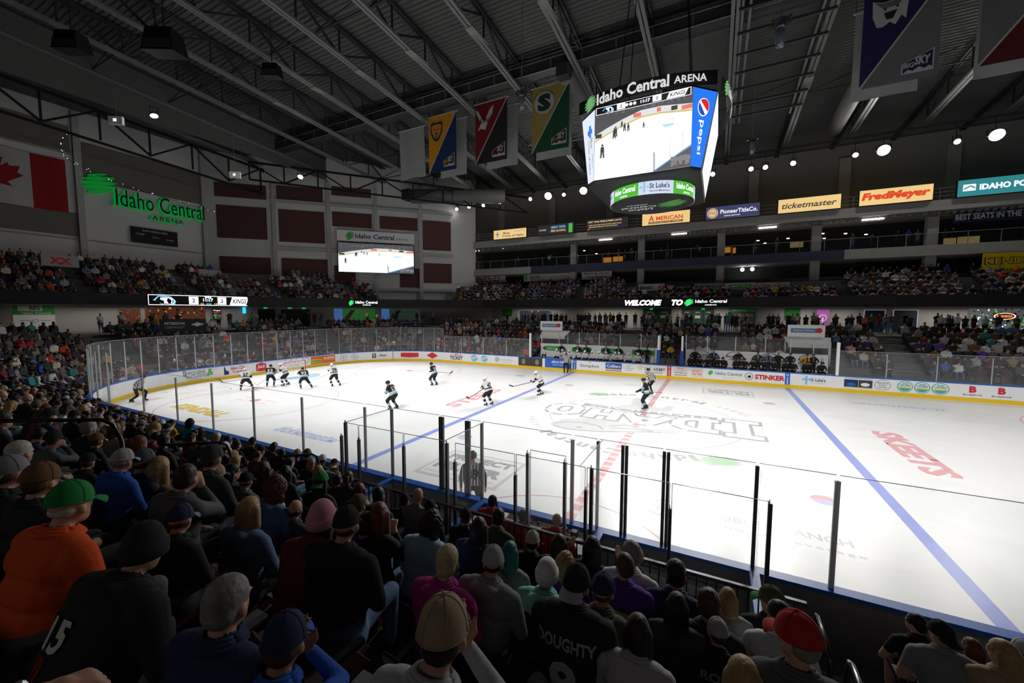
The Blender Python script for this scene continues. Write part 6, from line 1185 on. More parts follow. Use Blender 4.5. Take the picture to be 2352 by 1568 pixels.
def cap_mesh(back=False, tall=1.0):
    key = ('cap', back, tall)
    if key in HAIR: return HAIR[key]
    mb = MB(); n = 24; rings = []
    for j in range(9):
        t = j/8*PI/2; z = math.sin(t); q = max(math.cos(t)**.9, .03); rings.append([(.091*q*math.cos(2*PI*i/n), -.010+.111*q*math.sin(2*PI*i/n), .022+.124*z*tall) for i in range(n)])
    mb.loft(rings, 0, caps=False); mb.ball((0, -.010, .022+.124*tall), .009, 8, 4, 1)
    for i in range(6):
        pts = []
        for j in range(9): t = j/8*PI/2; q = max(math.cos(t)**.9, .03); a = 2*PI*i/6; pts.append((.0925*q*math.cos(a), -.010+.1125*q*math.sin(a), .0225+.125*math.sin(t)*tall))
        mb.tube(pts, .0014, 4, 1)
    mb.tube([(.0925*math.cos(2*PI*i/n), -.010+.1125*math.sin(2*PI*i/n), .024) for i in range(n+1)], .003, 5, 1)
    br = []; m = 14   # brim
    for j in range(5):
        r = j/4; row = []
        for i in range(m+1):
            a = (i/m-.5)*2.0; x = .088*math.sin(a)*(1+.06*r); y = .014+.095*math.cos(a)+.075*r*math.cos(a*.85)**.6; z = .018-.020*r+.030*(-(x/.085)**2)*(.25+.75*r)+.012; row.append((x, y, z))
        br.append(row)
    for off in (0, -.004): mb.loft([[(x, y, z+off) for x, y, z in r] for r in br], 2, closed=False)
    me = mb.mesh('cap'); 
    for i in range(3): me.materials.append(cm('black'))
    me.polygons.foreach_set('use_smooth', [True]*len(me.polygons))
    if back: me.transform(Matrix.Rotation(PI, 4, 'Z')@Matrix.Translation((0, .012, 0)))
    HAIR[key] = me; return me
def beanie_mesh():
    if 'bea' in HAIR: return HAIR['bea']
    mb = MB(); n = 24; rings = []
    for j in range(10):
        t = j/9*PI/2; q = max(math.cos(t)**.8, .03); rings.append([(.097*q*math.cos(2*PI*i/n)*(1+.012*(i % 2)), -.014+.116*q*math.sin(2*PI*i/n), .0+.16*math.sin(t)) for i in range(n)])
    mb.loft(rings, 0, caps=False); rings = [[(r*math.cos(2*PI*i/n), -.014+r*1.15*math.sin(2*PI*i/n), z) for i in range(n)] for r, z in ((.093, -.03), (.103, -.025), (.106, .02), (.104, .045), (.094, .05))]; mb.loft(rings, 1, caps=False)
    me = mb.mesh('beanie'); [me.materials.append(cm('white')) for i in range(3)]; me.polygons.foreach_set('use_smooth', [True]*len(me.polygons)); HAIR['bea'] = me; return me
def helmet_mesh():
    if 'hel' in HAIR: return HAIR['hel']
    mb = MB(); mb.ball((0, -.006, .035), (.105, .128, .112), 20, 9, 0, z0=-.35, z1=1); mb.box((-.09, .10, .0), (.09, .118, .03), 0)
    mb.tube([(-.098, .01, -.01), (-.07, .03, -.09), (0, .06, -.125), (.07, .03, -.09), (.098, .01, -.01)], .006, 5, 1); mb.box((-.03, -.135, .04), (.03, -.125, .07), 1)
    mb.loft([[(x*1.0, .115*math.cos(x*9)+.018, z) for x in (-.09, -.05, 0, .05, .09)] for z in (.02, -.035)], 2, closed=False)
    me = mb.mesh('helmet'); me.materials.append(mat('helmet white', (.75, .75, .76), .3, var=.03)); me.materials.append(cm('black')); me.materials.append(glassmat('visor', haze=.1)); me.polygons.foreach_set('use_smooth', [True]*len(me.polygons)); HAIR['hel'] = me; return me
COLLAR = {}
def collar(parent, Rt, hp, m, fat=1):
    k = round(fat, 2)
    if k not in COLLAR:
        mb = MB(); n = 20
        for r, z, t in ((.071+.02*(fat-1), .592, .011), (.080+.03*(fat-1), .578, .014), (.092+.04*(fat-1), .562, .016)): mb.tube([V((r*math.cos(2*PI*i/n), .004+r*.98*math.sin(2*PI*i/n), z-.012*math.sin(2*PI*i/n))) for i in range(n+1)], t, 6)
        me = mb.mesh('collar'); me.materials.append(cm('black')); me.polygons.foreach_set('use_smooth', [True]*len(me.polygons)); COLLAR[k] = me
    return put(parent, COLLAR[k], 'collar', Matrix.Translation(hp)@Rt.to_4x4(), [m])
def put(parent, me, name, M, mats=None, label=None):
    o = link(name, me, parent); o.matrix_local = M
    if mats:
        for i, m in enumerate(mats):
            if i < len(o.material_slots): o.material_slots[i].link = 'OBJECT'; o.material_slots[i].material = m
    if label: o['label'] = label
    return o
def headM(hc, Rh, s=1.0): return Matrix.Translation(hc) @ Rh.to_4x4() @ Matrix.Scale(s, 4)
CAPN = {}
def capm(n): return cloth('cap '+n, PAL[n] if n in PAL else HAIRC[n], 90)
def back_text(parent, me, lines, hc_, Rt, hp, m, name='back_lettering'):
    """lettering laid onto the back of the garment by casting onto the body"""
    bv = BVHTree.FromPolygons([v.co for v in me.vertices], [p.vertices[:] for p in me.polygons])
    n = Rt@V((0, -1, 0)); up = Rt@V((0, 0, 1)); rt = Rt@V((1, 0, 0))
    def f(x, y, off):
        o = hp+up*y+rt*x+n*.6; h = bv.ray_cast(o, -n)
        p = h[0] if h[0] else hp+up*y+rt*x+n*.1
        return p+n*(.013+off)
    g = Gfx(f, .0015)
    for ln in lines:
        if ln[0] == 'T': g.text(ln[1], ln[2], ln[3], ln[6], w=ln[4], h=ln[5], bold=.03)
        elif ln[0] == 'R': g.rect(ln[1], ln[2], ln[3], ln[4], ln[6], 6)
    return g.build(name, parent)
VAR = {  # pose variants for the seated crowd
 'a': dict(lean=.10, yaw=0, arms='lap'), 'b': dict(lean=.45, yaw=.15, arms='knee'), 'c': dict(lean=.05, yaw=-.35, arms='cross'), 'd': dict(lean=.2, yaw=.5, arms='chin'), 'e': dict(lean=.15, yaw=-.15, arms='lap', fat=1.18),
 'f': dict(lean=.30, yaw=.1, pit=.2, arms='lap', hood=True), 'g': dict(lean=.12, yaw=.25, arms='lap', hood=True, fat=1.08), 'h': dict(lean=.2, yaw=0, arms='clap'), 's': dict(lean=.02, yaw=0, arms='side', stand=True), 't': dict(lean=.02, yaw=.2, arms='cross', stand=True)}
def person(P0, rz, pose='a', top='black', pants='charcoal', skin='light', hair='short', hairc='brown', hat=None, hatc=None, label='', group=None, s=1.0, voxel=.0135, lines=None, kw=None, parts=True, bodylabel=None, c2=None):
    k = dict(VAR.get(pose, {})); k.update(kw or {}); key = pose+str(sorted((kw or {}).items())) if kw else pose
    me, hc, Rh, Rt, hp = hero_mesh(key, voxel, **k)
    o = thing('person', label, 'person', P0, group, rz); o.scale = (s, s, s)
    b = link('body', me, o); setm(b, m0=sm(skin), m1=cm(top), m2=cm(pants), m4=hm(hairc), **({'m6': cm(c2)} if c2 else {}))
    if voxel < .02 and top != 'mesh': collar(o, Rt, hp, cm(top), k.get('fat', 1))
    if hair: put(o, hair_mesh(hair), 'hair', headM(hc, Rh, .925 if hat else 1), [hm(hairc)]*8)
    if hat in ('cap', 'backcap', 'sidecap'):
        c = hatc or ('black', 'black'); R2 = Rh if hat != 'sidecap' else Rh@Matrix.Rotation(2.4, 3, 'Z'); put(o, cap_mesh(hat == 'backcap'), 'cap', headM(hc+R2@V((0, 0, -.005)), R2@Matrix.Rotation(-.12 if hat == 'cap' else .1, 3, 'X')), [capm(c[0]), capm(c[0]), capm(c[1])])
    elif hat == 'beanie': put(o, beanie_mesh(), 'beanie', headM(hc, Rh@Matrix.Rotation(.1, 3, 'X')), [capm(hatc[0]), capm(hatc[1]), capm(hatc[0])])
    if lines: back_text(o, me, lines, hc, Rt, hp, None)
    return o
def seat_of(x, k): """plan point of a near-side seat: row k, at x"""; return V((x, -(HY+rowd(k)+.45), rowz(k)))
def near(px, py, dist=None, k=None):
    """head centre seen at px,py -> seat row and x on the near stand"""
    best = None
    for kk in range(-2, 7):
        y = -(HY+rowd(kk)+.45); p = atY(px, py, y)
        e = abs(p.z-(rowz(kk)+1.23)); 
        if k is not None: e = abs(kk-k)
        if best is None or e < best[0]: best = (e, kk, p)
    return best[1], best[2]
# ================================================= SEATS
seatm = mat('seat maroon', (.085, .014, .018), .35, var=.12, spec=.5); seatf = mat('seat iron', (.03, .03, .032), .5, metal=.5)
def seat_meshes():
    mb = MB(); rows = []
    for j in range(7):
        t = j/6; z = .40+.47*t; w = .235-.03*max(0, t-.7)/.3; y = -.27-.09*t+.03*math.sin(t*3.1); rows.append([(w*math.sin(a*.8)/math.sin(.8) if False else w*a, y-.035*(1-a*a), z-(.04*a**6 if t == 1 else 0)) for a in (-1, -.75, -.4, 0, .4, .75, 1)])
    for off in (0, -.022): mb.loft([[(x, y+off, z) for x, y, z in r] for r in rows], 0, closed=False)
    top = rows[-1]; mb.tube([(x, y-.011, z) for x, y, z in top], .014, 6, 0); mb.tube([(r[0][0], r[0][1]-.011, r[0][2]) for r in rows], .013, 5, 0); mb.tube([(r[-1][0], r[-1][1]-.011, r[-1][2]) for r in rows], .013, 5, 0)
    back = mb.mesh('backrest'); back.materials.append(seatm); back.polygons.foreach_set('use_smooth', [True]*len(back.polygons))
    mb = MB(); mb.loft([[(x, y, z) for x in (-.21, -.1, 0, .1, .21)] for y, z in ((-.22, .40), (-.1, .385), (.05, .39), (.18, .41), (.2, .395), (-.2, .35))], 0, closed=False); pan = mb.mesh('seat'); pan.materials.append(seatm)
    mb = MB(); mb.box((-.015, -.2, 0), (.015, -.14, .62)).box((-.025, -.25, .6), (.025, .12, .64)); fr = mb.mesh('frame'); fr.materials.append(seatf)
    return back, pan, fr
SB_, SP_, SF_ = seat_meshes(); SEATN = 0
def seat(p, rz, label, parts=True):
    global SEATN; SEATN += 1
    o = thing('stadium_chair', label, 'chair', p, 'maroon arena seats', rz); link('backrest', SB_, o)
    if parts: link('seat', SP_, o); [setattr(link('armrest', SF_, o), 'location', (q, 0, 0)) for q in (-.225, .225)]
    return o
# ================================================= SPECTATORS NEAR THE CAMERA
PLACED = []
HD = {525:1.5,655:1.5,1018:1.66,163:1.8,95:2.05,22:2.1,46:2.6,202:3.8,282:3.4,330:3.7,428:3.1,415:2.7,487:3.8,566:4.5,574:3.4,679:4.0,738:5.2,742:3.2,796:3.1,993:4.3,1070:5.6,1145:5.4,1028:3.1,1133:3.3,1223:5.4,1257:3.65,1325:2.9,1385:3.3,1434:3.7,1465:2.6,1648:3.0,1672:3.7,1788:3.2,1832:1.95,1706:2.0,1235:2.6,2103:3.6,2160:3.0,2302:2.6,335:1.75,1552:3.7,1555:3.2,1628:3.3,1772:3.6,2232:3.2,2350:2.9,841:4.1,871:4.2,367:3.8,533:4.5,1100:4.5,1172:4.2,1285:4.8,1360:4.6,1299:4.3,633:4.0}   # distance from the lens, from the size of each head
def spectator(px, py, label, pose='a', k=None, top='black', pants='charcoal', skin='light', hair='short', hairc='brown', hat=None, hatc=None, lines=None, kw=None, turn=0, s0=None, c2=None, vox=None, group='spectators in the near stand', noseat=False):
    if px in HD:
        tn = (px-1176)/FPX; p = CAM+px_ray(px, py)*HD[px]*(1+.75*(math.sqrt(1+tn*tn)-1)); kk = max(-2, min(6, round((-HY-p.y-2.45)/.85)))
    else: kk, p = near(px, py, k=k)
    kd = dict(VAR.get(pose, {})); kd.update(kw or {}); kw = dict(kw or {}); kw['yaw'] = round(kd.get('yaw', 0)+(.55 if px < 950 else .25 if px < 1500 else 0), 2); kd.update(kw)
    turn += .15 if px < 950 else 0
    D = (p-CAM).dot(cf); vox = vox or (.0125 if D < 3 else (.017 if D < 5.5 else .024))
    key = pose+str(sorted((kw or {}).items())) if kw else pose
    me, hc, Rh, Rt, hp = hero_mesh(key, vox, **kd)
    rz = turn; s = s0 or max(.82, min(1.15, (p.z-rowz(kk))/hc.z)); hr = Matrix.Rotation(rz, 3, 'Z')@hc*s; o0 = p-hr
    pass
    o = person(o0, rz, pose, top, pants, skin, hair, hairc, hat, hatc, label, group, s, vox, lines, kw, c2=c2)
    PLACED.append((p.x, p.y, kk))
    if not noseat: seat(V((o0.x, o0.y, max(rowz(kk), o0.z-.02))), rz*.3, 'maroon seat of the '+' '.join(label.replace('person ', 'spectator ').split()[:11]))
    return o
I2 = lambda n: cm(n)
Tt = lambda s, x, y, w, h, m: ('T', s, x, y, w, h, cm(m))
spectator(525, 1385, 'person with thick grey-brown hair and navy jacket at the bottom left', 'a', 5, 'navy', hairc='grey', kw=dict(yaw=-.35, fat=1.15, arms='lap'), hair='short')
spectator(655, 1475, 'person in a navy mesh-back cap with blue front at the bottom', 'd', 5, 'blue', hat='cap', hatc=('navy', 'blue'), kw=dict(yaw=-.2, fing=True, lean=.12), skin='tan')
spectator(1018, 1455, 'person in a beige mesh cap with dark front resting face on a hand', 'd', 5, 'light grey', hat='cap', hatc=('tan', 'charcoal'), kw=dict(yaw=.1, fing=True, lean=.25, arms='chin'), skin='light', hairc='dark brown')
spectator(335, 1262, 'hunched person in black hoodie with white 915 print on the shoulder', 'f', 5, 'black', hair=None, kw=dict(lean=.45, hood=True, fat=1.35, hairin=True, face=False), hairc='black', hat='beanie', hatc=('black', 'black'), lines=[('T', '915', -.12, .34, .26, .14, cm('white')), ('T', 'HAWK', -.12, .2, .12, .1, cm('red'))])
spectator(163, 1158, 'person in bright green cap and orange ribbed shirt at the left', 'e', 5, 'orange', pants='dark grey', hat='cap', hatc=('green', 'green'), hairc='white', kw=dict(yaw=-.25, fat=1.25, lean=.2), hair='bald')
spectator(95, 1105, 'person in dark brown cap with tan brim behind the green cap', 'a', 5, 'black', hat='cap', hatc=('brown', 'tan'), kw=dict(yaw=-.2))
spectator(22, 1085, 'person in grey backward cap at the left edge', 'a', 5, 'black', hat='backcap', hatc=('grey', 'grey'), kw=dict(yaw=-.3), skin='light')
spectator(46, 1040, 'white-haired person at the left edge behind the grey cap', 'a', 4, 'charcoal', hairc='white', turn=-.2)
spectator(202, 1060, 'person in plain black cap left of the blue fleece', 'a', None, 'black', hat='cap', hatc=('black', 'black'), kw=dict(yaw=-.15))
spectator(282, 1058, 'person in white cap with light blue brim and blue fleece', 'e', None, 'blue', hat='cap', hatc=('light grey', 'light blue'), hair='bald', hairc='grey', kw=dict(yaw=-.2, fat=1.15))
spectator(330, 1060, 'person in dark grey cap right of the blue fleece', 'a', None, 'charcoal', hat='cap', hatc=('dark grey', 'black'), kw=dict(yaw=-.15), hair='bald')
spectator(367, 1075, 'person with long dark blond hair right of the dark grey cap', 'a', None, 'brown', hair='long', hairc='blond')
spectator(428, 1098, 'broad short-haired person in dark grey shirt holding chin', 'd', None, 'dark grey', hairc='dark brown', kw=dict(yaw=-.1, fat=1.25, arms='chin'))
spectator(415, 1192, 'person in navy cap with pale patched brim and black top', 'a', 4, 'black', hat='cap', hatc=('navy', 'grey'), kw=dict(yaw=-.2, fat=1.15), hair='bald')
spectator(487, 1052, 'person in olive cap with yellow collar', 'a', None, 'charcoal', hat='cap', hatc=('charcoal', 'dark grey'), kw=dict(yaw=-.25))
spectator(495, 1093, 'person in tan backward cap with long blond hair', 'a', None, 'olive', hair='long', hairc='blond', hat='cap', hatc=('tan', 'navy'), kw=dict(yaw=-.3))
spectator(533, 1085, 'dark-haired person in profile wearing glasses', 'a', None, 'charcoal', hair='bob', hairc='black', kw=dict(yaw=-.9))
spectator(566, 1105, 'person in black cap and grey shirt beside the profile face', 'e', None, 'dark grey', hat='cap', hatc=('black', 'black'), hair='bald', kw=dict(yaw=-.15))
spectator(574, 1172, 'person with straight blond bob and blue-grey hoodie printed FINLAND', 'g', None, 'denim blue', pants='black', hair='bob', hairc='blond', kw=dict(yaw=-.1, hood=True), lines=[Tt('FINLAND', -.02, .30, .3, .055, 'light grey'), ('R', -.17, .245, .13, .255, 0, cm('light grey')), Tt('KINGS CUP', -.02, .18, .22, .045, 'light grey')])
spectator(633, 1118, 'person with long dark curly hair and light blue sweater', 'f', None, 'denim blue', hair='curly', hairc='dark red')
spectator(679, 1170, 'balding person in black and white flannel shirt', 'a', None, 'charcoal', hairc='dark brown', hair='bald', kw=dict(yaw=-.2))
spectator(738, 1105, 'person in small green backward cap and black jersey with white sleeve', 'a', None, 'black', hair='long', hairc='dark brown', hat='backcap', hatc=('green', 'green'), lines=[Tt('TAYLOR', 0, .38, .3, .06, 'light grey')], kw=dict(yaw=-.25))
spectator(742, 1192, 'person in pale pink beanie and maroon sweater leaning forward', 'b', None, 'maroon', hair='long', hairc='dark brown', hat='beanie', hatc=('pink', 'pink'), kw=dict(lean=.4, yaw=-.35))
spectator(796, 1205, 'broad person in black cap and plain black t-shirt', 'e', None, 'black', pants='denim blue', hat='cap', hatc=('black', 'black'), kw=dict(fat=1.3, yaw=-.1, lean=.2), hair='bald')
spectator(841, 1205, 'dark-haired child in navy puffer jacket', 'a', None, 'navy', pants='denim blue', hairc='dark brown', kw=dict(yaw=-.2))
spectator(871, 1183, 'person with long reddish blond hair and black top, hands together', 'h', None, 'black', pants='denim blue', hair='long', hairc='auburn')
spectator(775, 1103, 'short dark-haired person in charcoal shirt beyond the green cap', 'a', None, 'charcoal', hairc='black')
spectator(800, 1098, 'person with brown ponytail beside the charcoal shirt', 'a', None, 'charcoal', hair='pony', hairc='brown')
spectator(825, 1128, 'person with dark red hair left of the penalty box', 'a', None, 'black', hair='bob', hairc='dark red')
spectator(823, 1160, 'person in olive grey cap with curved brim', 'a', None, 'charcoal', hat='cap', hatc=('olive', 'tan'), kw=dict(yaw=-.4))
spectator(869, 1138, 'black-haired person by the left end of the railing', 'a', None, 'black', hairc='black')
spectator(930, 1150, 'person in black cap with pale mark at the railing', 'a', None, 'charcoal', hat='cap', hatc=('black', 'navy'), kw=dict(yaw=-.2), hair='short', hairc='black')
spectator(960, 1138, 'bald person peeking over the railing by the left penalty box', 'a', 0, 'grey', hair=None)
spectator(993, 1200, 'person with dark curly hair and light blue sweater', 'e', None, 'light blue', hair='curly', hairc='dark brown', kw=dict(yaw=-.1, lean=.25))
spectator(988, 1165, 'person in black cap with gold front beyond the curly hair', 'a', 0, 'black', hat='cap', hatc=('black', 'gold'))
spectator(1070, 1187, 'person in black cap with gold brim and gold collar', 'a', None, 'black', hat='cap', hatc=('black', 'gold'), kw=dict(yaw=.1))
spectator(1100, 1212, 'person with long brown hair in navy hoodie', 'g', None, 'navy', hair='long', hairc='dark brown')
spectator(1145, 1188, 'person with short dark brown hair and olive jacket', 'a', None, 'olive', hairc='dark brown', skin='light', kw=dict(yaw=.25))
spectator(1028, 1290, 'person with short pale blond hair in magenta jacket with black hood', 'g', None, 'magenta', hairc='pale blond', hair='short', kw=dict(yaw=.1, hood=True))
spectator(1133, 1290, 'person in light grey cap and grey fleece hoodie', 'g', None, 'grey', hat='cap', hatc=('light grey', 'light grey'), kw=dict(hood=True, fat=1.2, yaw=.15, lean=.2), hair='bald', hairc='dark brown')
spectator(1172, 1268, 'person with long teal-dyed hair', 'a', None, 'grey', hair='long', hairc='teal')
spectator(1223, 1243, 'person in cream cap and black top at the railing', 'a', None, 'black', hat='cap', hatc=('cream', 'cream'), hairc='black')
spectator(1285, 1250, 'person with straight dark brown hair behind the scorers', 'a', None, 'black', hair='long', hairc='dark brown')
spectator(1360, 1257, 'black-haired person raising both hands at the railing', 'h', None, 'black', hair='long', hairc='black', kw=dict(arms='cheer', fing=False))
spectator(1257, 1318, 'person in white beanie and mint jacket with pink scarf', 'g', None, 'mint', hat='beanie', hatc=('white', 'white'), hairc='blond', hair='short', kw=dict(yaw=-.1, hood=True))
spectator(1299, 1295, 'child with curly blond hair left of the snapback cap', 'a', None, 'purple', hair='curly', hairc='blond')
spectator(1325, 1340, 'person in black backward snapback and black jersey lettered DOUGHTY 8', 'e', None, 'black', hat='backcap', hatc=('black', 'light grey'), hair='short', hairc='black', kw=dict(lean=.22, yaw=-.3, fat=1.22), lines=[Tt('DOUGHTY', 0, .40, .40, .085, 'light grey'), Tt('8', 0, .17, .19, .27, 'light grey')])
spectator(1385, 1355, 'person in navy cap and olive hoodie right of the snapback', 'g', None, 'olive', hat='cap', hatc=('navy', 'denim blue'), kw=dict(hood=True, yaw=-.2), hair='bald')
spectator(1434, 1300, 'person with short grey-brown hair in purple jersey lettered CARLSON', 'a', None, 'purple', hairc='brown', kw=dict(yaw=.3, fat=1.15), lines=[('R', -.16, .22, .16, .35, 0, cm('light grey')), ('R', -.16, .35, .16, .375, 0, cm('gold')), Tt('CARLSON', 0, .285, .26, .065, 'navy')])
spectator(1462, 1278, 'bald person at the railing behind the right penalty box', 'a', 0, 'black', hair=None, skin='light', kw=dict(yaw=.3))
spectator(1450, 1272, 'grey-haired person in black and white jersey beside the bald one', 'a', 1, 'white', hairc='grey', kw=dict(yaw=.4))
spectator(1552, 1318, 'black-haired person in front of the railing gap', 'a', None, 'navy', hairc='black', kw=dict(yaw=.2), c2='white')
spectator(1555, 1392, 'person with long straight black hair and patterned sleeves', 'a', None, 'charcoal', hair='long', hairc='black')
spectator(1465, 1450, 'person with long dark brown hair over a white hoodie', 'g', None, 'light grey', hair='long', hairc='dark brown', kw=dict(hood=False, lean=.3, yaw=-.1))
spectator(1648, 1452, 'person in light grey cap and black jersey lettered ROBI', 'a', None, 'black', hat='cap', hatc=('light grey', 'charcoal'), lines=[Tt('ROBI', 0, .38, .26, .085, 'light grey')], kw=dict(yaw=.25, lean=.3))
spectator(1672, 1375, 'person with long blond ponytail and white t-shirt', 'a', None, 'light grey', hair='long', hairc='blond')
spectator(1628, 1388, 'person with brown hair in a bun and dark top', 'a', None, 'charcoal', hair='bun', hairc='brown')
spectator(1772, 1380, 'person in camouflage cap facing left', 'a', None, 'black', hat='cap', hatc=('olive', 'green'), kw=dict(yaw=.9))
spectator(1788, 1412, 'dark-haired person in white t-shirt looking left', 'b', None, 'white', hairc='black', skin='tan', kw=dict(yaw=.9, sleeve=0, lean=.35))
spectator(1832, 1468, 'person in bright red cap with sunglasses and grey jacket', 'e', None, 'dark grey', hat='cap', hatc=('red', 'red'), kw=dict(yaw=.7, fat=1.25, lean=.2), skin='light', hair='short', hairc='grey')
spectator(1706, 1560, 'person with blond hair, top of the head at the bottom edge', 'a', 5, 'black', hairc='blond', hair='bob')
spectator(1235, 1590, 'person in grey cap cut off by the bottom edge', 'a', 5, 'charcoal', hat='cap', hatc=('grey', 'grey'))
spectator(2103, 1432, 'dark-haired person in black t-shirt leaning beside the steps', 'b', None, 'black', pants='black', skin='fair', hairc='black', kw=dict(yaw=.8, sleeve=0, shorts=True, lean=.4))
spectator(2160, 1455, 'person in black cap and grey polo shirt near the right edge', 'e', None, 'grey', pants='black', hat='backcap', hatc=('black', 'black'), kw=dict(yaw=.6, sleeve=0, lean=.3))
spectator(2232, 1488, 'auburn-haired child near the right edge', 'a', None, 'brown', hairc='auburn', hair='bob', kw=dict(yaw=.5))
spectator(2302, 1500, 'person with very long wavy blond hair at the right', 'a', None, 'tan', hair='long', hairc='blond', kw=dict(yaw=.7))
spectator(2350, 1497, 'person in white cap cut by the right edge', 'a', None, 'charcoal', hat='cap', hatc=('light grey', 'grey'))
# mid-distance people who can be told apart
for a in [(205, 983, 'grey-haired person left of the brown suede cap', dict(hairc='grey', top='black')), (265, 985, 'person with long light brown hair and tan coat', dict(hair='long', hairc='brown', top='tan')), (222, 1012, 'person in mustard brown cap', dict(hat='cap', hatc=('brown', 'white'), hairc='brown')),
          (172, 955, 'person in black cap in profile beside the metal rail', dict(hat='cap', hatc=('black', 'black'), kw=dict(yaw=-.4))), (352, 1000, 'person in khaki cap and pale hoodie', dict(hat='cap', hatc=('tan', 'olive'), top='light grey')), (377, 1012, 'dark-haired person right of the khaki cap', dict(hairc='black')),
          (385, 985, 'person in black patterned beanie', dict(hat='beanie', hatc=('black', 'light grey'))), (372, 973, 'person in white cap near the boards at the left', dict(hat='cap', hatc=('white', 'white'), top='grey')), (437, 970, 'person with dark curls and teal jacket by the boards', dict(hair='curly', hairc='black', top='teal')),
          (462, 990, 'person with brown curly hair by the left boards', dict(hair='curly', hairc='brown')), (500, 1003, 'person in white cap near the left boards', dict(hat='backcap', hatc=('white', 'white'))), (526, 1008, 'person taking a photo with a phone by the boards', dict(hairc='auburn', kw=dict(arms='phone'))),
          (517, 1027, 'person in white and grey caps row', dict(hat='cap', hatc=('white', 'grey'), top='charcoal')), (545, 1022, 'dark-haired person in profile in a black top', dict(hairc='black', kw=dict(yaw=-.5))), (580, 1015, 'person in black hat by the near boards', dict(hat='cap', hatc=('black', 'black'))),
          (600, 1035, 'person in black cap and black jersey by the boards', dict(hat='cap', hatc=('black', 'black'), kw=dict(yaw=-.4))), (535, 1050, 'person in tan cap facing right', dict(hat='cap', hatc=('tan', 'tan'), kw=dict(yaw=-.4), hairc='black')), (648, 1040, 'dark-haired person under the aisle handrail', dict(hairc='dark brown')),
          (683, 1043, 'person in pale cap and blue jacket by the boards', dict(hat='cap', hatc=('tan', 'tan'), top='denim blue')), (706, 1043, 'person in olive cap by the near boards', dict(hat='cap', hatc=('olive', 'olive'))), (741, 1056, 'person in white cap and dark jacket beside the first glass post', dict(hat='cap', hatc=('white', 'white'), top='navy')),
          (768, 1066, 'person in black and white cap with blond hair', dict(hat='backcap', hatc=('black', 'white'), hair='long', hairc='blond', top='grey')), (732, 1083, 'blond person beyond the green backward cap', dict(hairc='blond', hair='bob')), (656, 1085, 'dark-haired person in front of the handrail', dict(hairc='black', hair='long')),
          (604, 1080, 'dark-haired person beyond the raised hand', dict(hairc='dark brown', hair='bob')), (320, 1022, 'reddish-haired person in dark olive top', dict(hairc='auburn', top='olive')), (293, 948, 'person in khaki cap by the curved boards', dict(hat='cap', hatc=('olive', 'olive'))), (115, 955, 'person in black cap at the left looking right', dict(hat='cap', hatc=('black', 'black'), kw=dict(yaw=-.3), top='navy')),
          (65, 915, 'person with cropped grey hair at the left', dict(hair='bald', hairc='grey')), (38, 918, 'person in dark cap at the far left', dict(hat='cap', hatc=('charcoal', 'black'))), (8, 908, 'bald person at the left edge', dict(hair=None)), (85, 930, 'person in grey cap left of the rail', dict(hat='cap', hatc=('dark grey', 'dark grey'))),
          (5, 965, 'person with glasses at the left edge', dict(hairc='dark brown', kw=dict(yaw=-.6)))]:
    d = a[3]; spectator(a[0], a[1], a[2], 'a', None, **d)
# bare forearm and hand of a person next to the camera, bottom left
B = Body(); e = atY(-120, 1640, -20.35)+V((0, 0, -.03)); w = atZ(118, 1560, CAM.z-.86); f2 = atZ(190, 1560, CAM.z-.90)
w = CAM+px_ray(95, 1600)*.95; e = CAM+px_ray(-160, 1700)*.85; k1 = CAM+px_ray(175, 1570)*1.0
B.cone(e, .045, w, .03, SK); hand(B, w, k1-w, SK, True, 1.1, -1, V((0, 0, 1)))
sh_ = CAM+V((-.55, -.1, -.35)); B.cone(sh_, .065, e, .05, TO); B.cone(sh_, .1, sh_+V((-.28, 0, 0)), .1, TO); B.cone(sh_+V((-.14, 0, -.05)), .17, sh_+V((-.14, 0, -.5)), .16, TO); B.cone(sh_+V((-.14, 0, .05)), .05, sh_+V((-.14, 0, .16)), .05, SK); head(B, sh_+V((-.14, .02, .26)), rotm(0, 0))
me = B.grow('body_arm', .008, 2); tmat(me); root = thing('person', 'bare forearm and hand of a person at the bottom left corner beside the seats', 'person', (0, 0, 0), 'spectators in the near stand'); o = link('body', me, root); setm(o, m0=sm('tan'), m1=cm('black'))
o = thing('wrist_watch', 'silver bracelet on the wrist at the bottom left corner', 'watch', (0, 0, 0)); d = (w-e).normalized(); x_ = d.cross(V((0, 0, 1))).normalized(); y_ = x_.cross(d); c_ = w-d*.035
MB().tube([c_+(x_*math.cos(2*PI*i/20)+y_*math.sin(2*PI*i/20))*.036 for i in range(21)], .008, 6).build('band', ch, o); MB().ball(c_+y_*.04, .018, 10, 6).build('dial', ch, o)
# empty seats that show
for x, k, l in ((2.05, 4, 'empty maroon seat in the lower middle of the near stand'), (.9, 4, 'empty maroon seat left of the black t-shirt person'), (2.62, 4, 'empty maroon seat right of the beige mesh cap'), (3.15, 4, 'empty maroon seat in front of the photographer'), (.35, 5, 'empty maroon seat at the lower left by the steps'), (1.35, 3, 'empty maroon seat behind the child in navy'), (4.1, 4, 'empty maroon seat at the lower right')):
    if all(abs(x-a)+abs(-(HY+rowd(k)+.45)-b) > .35 for a, b, kk in PLACED): seat(V((x, -(HY+rowd(k)+.4), rowz(k))), rnd.uniform(-.1, .1), l)
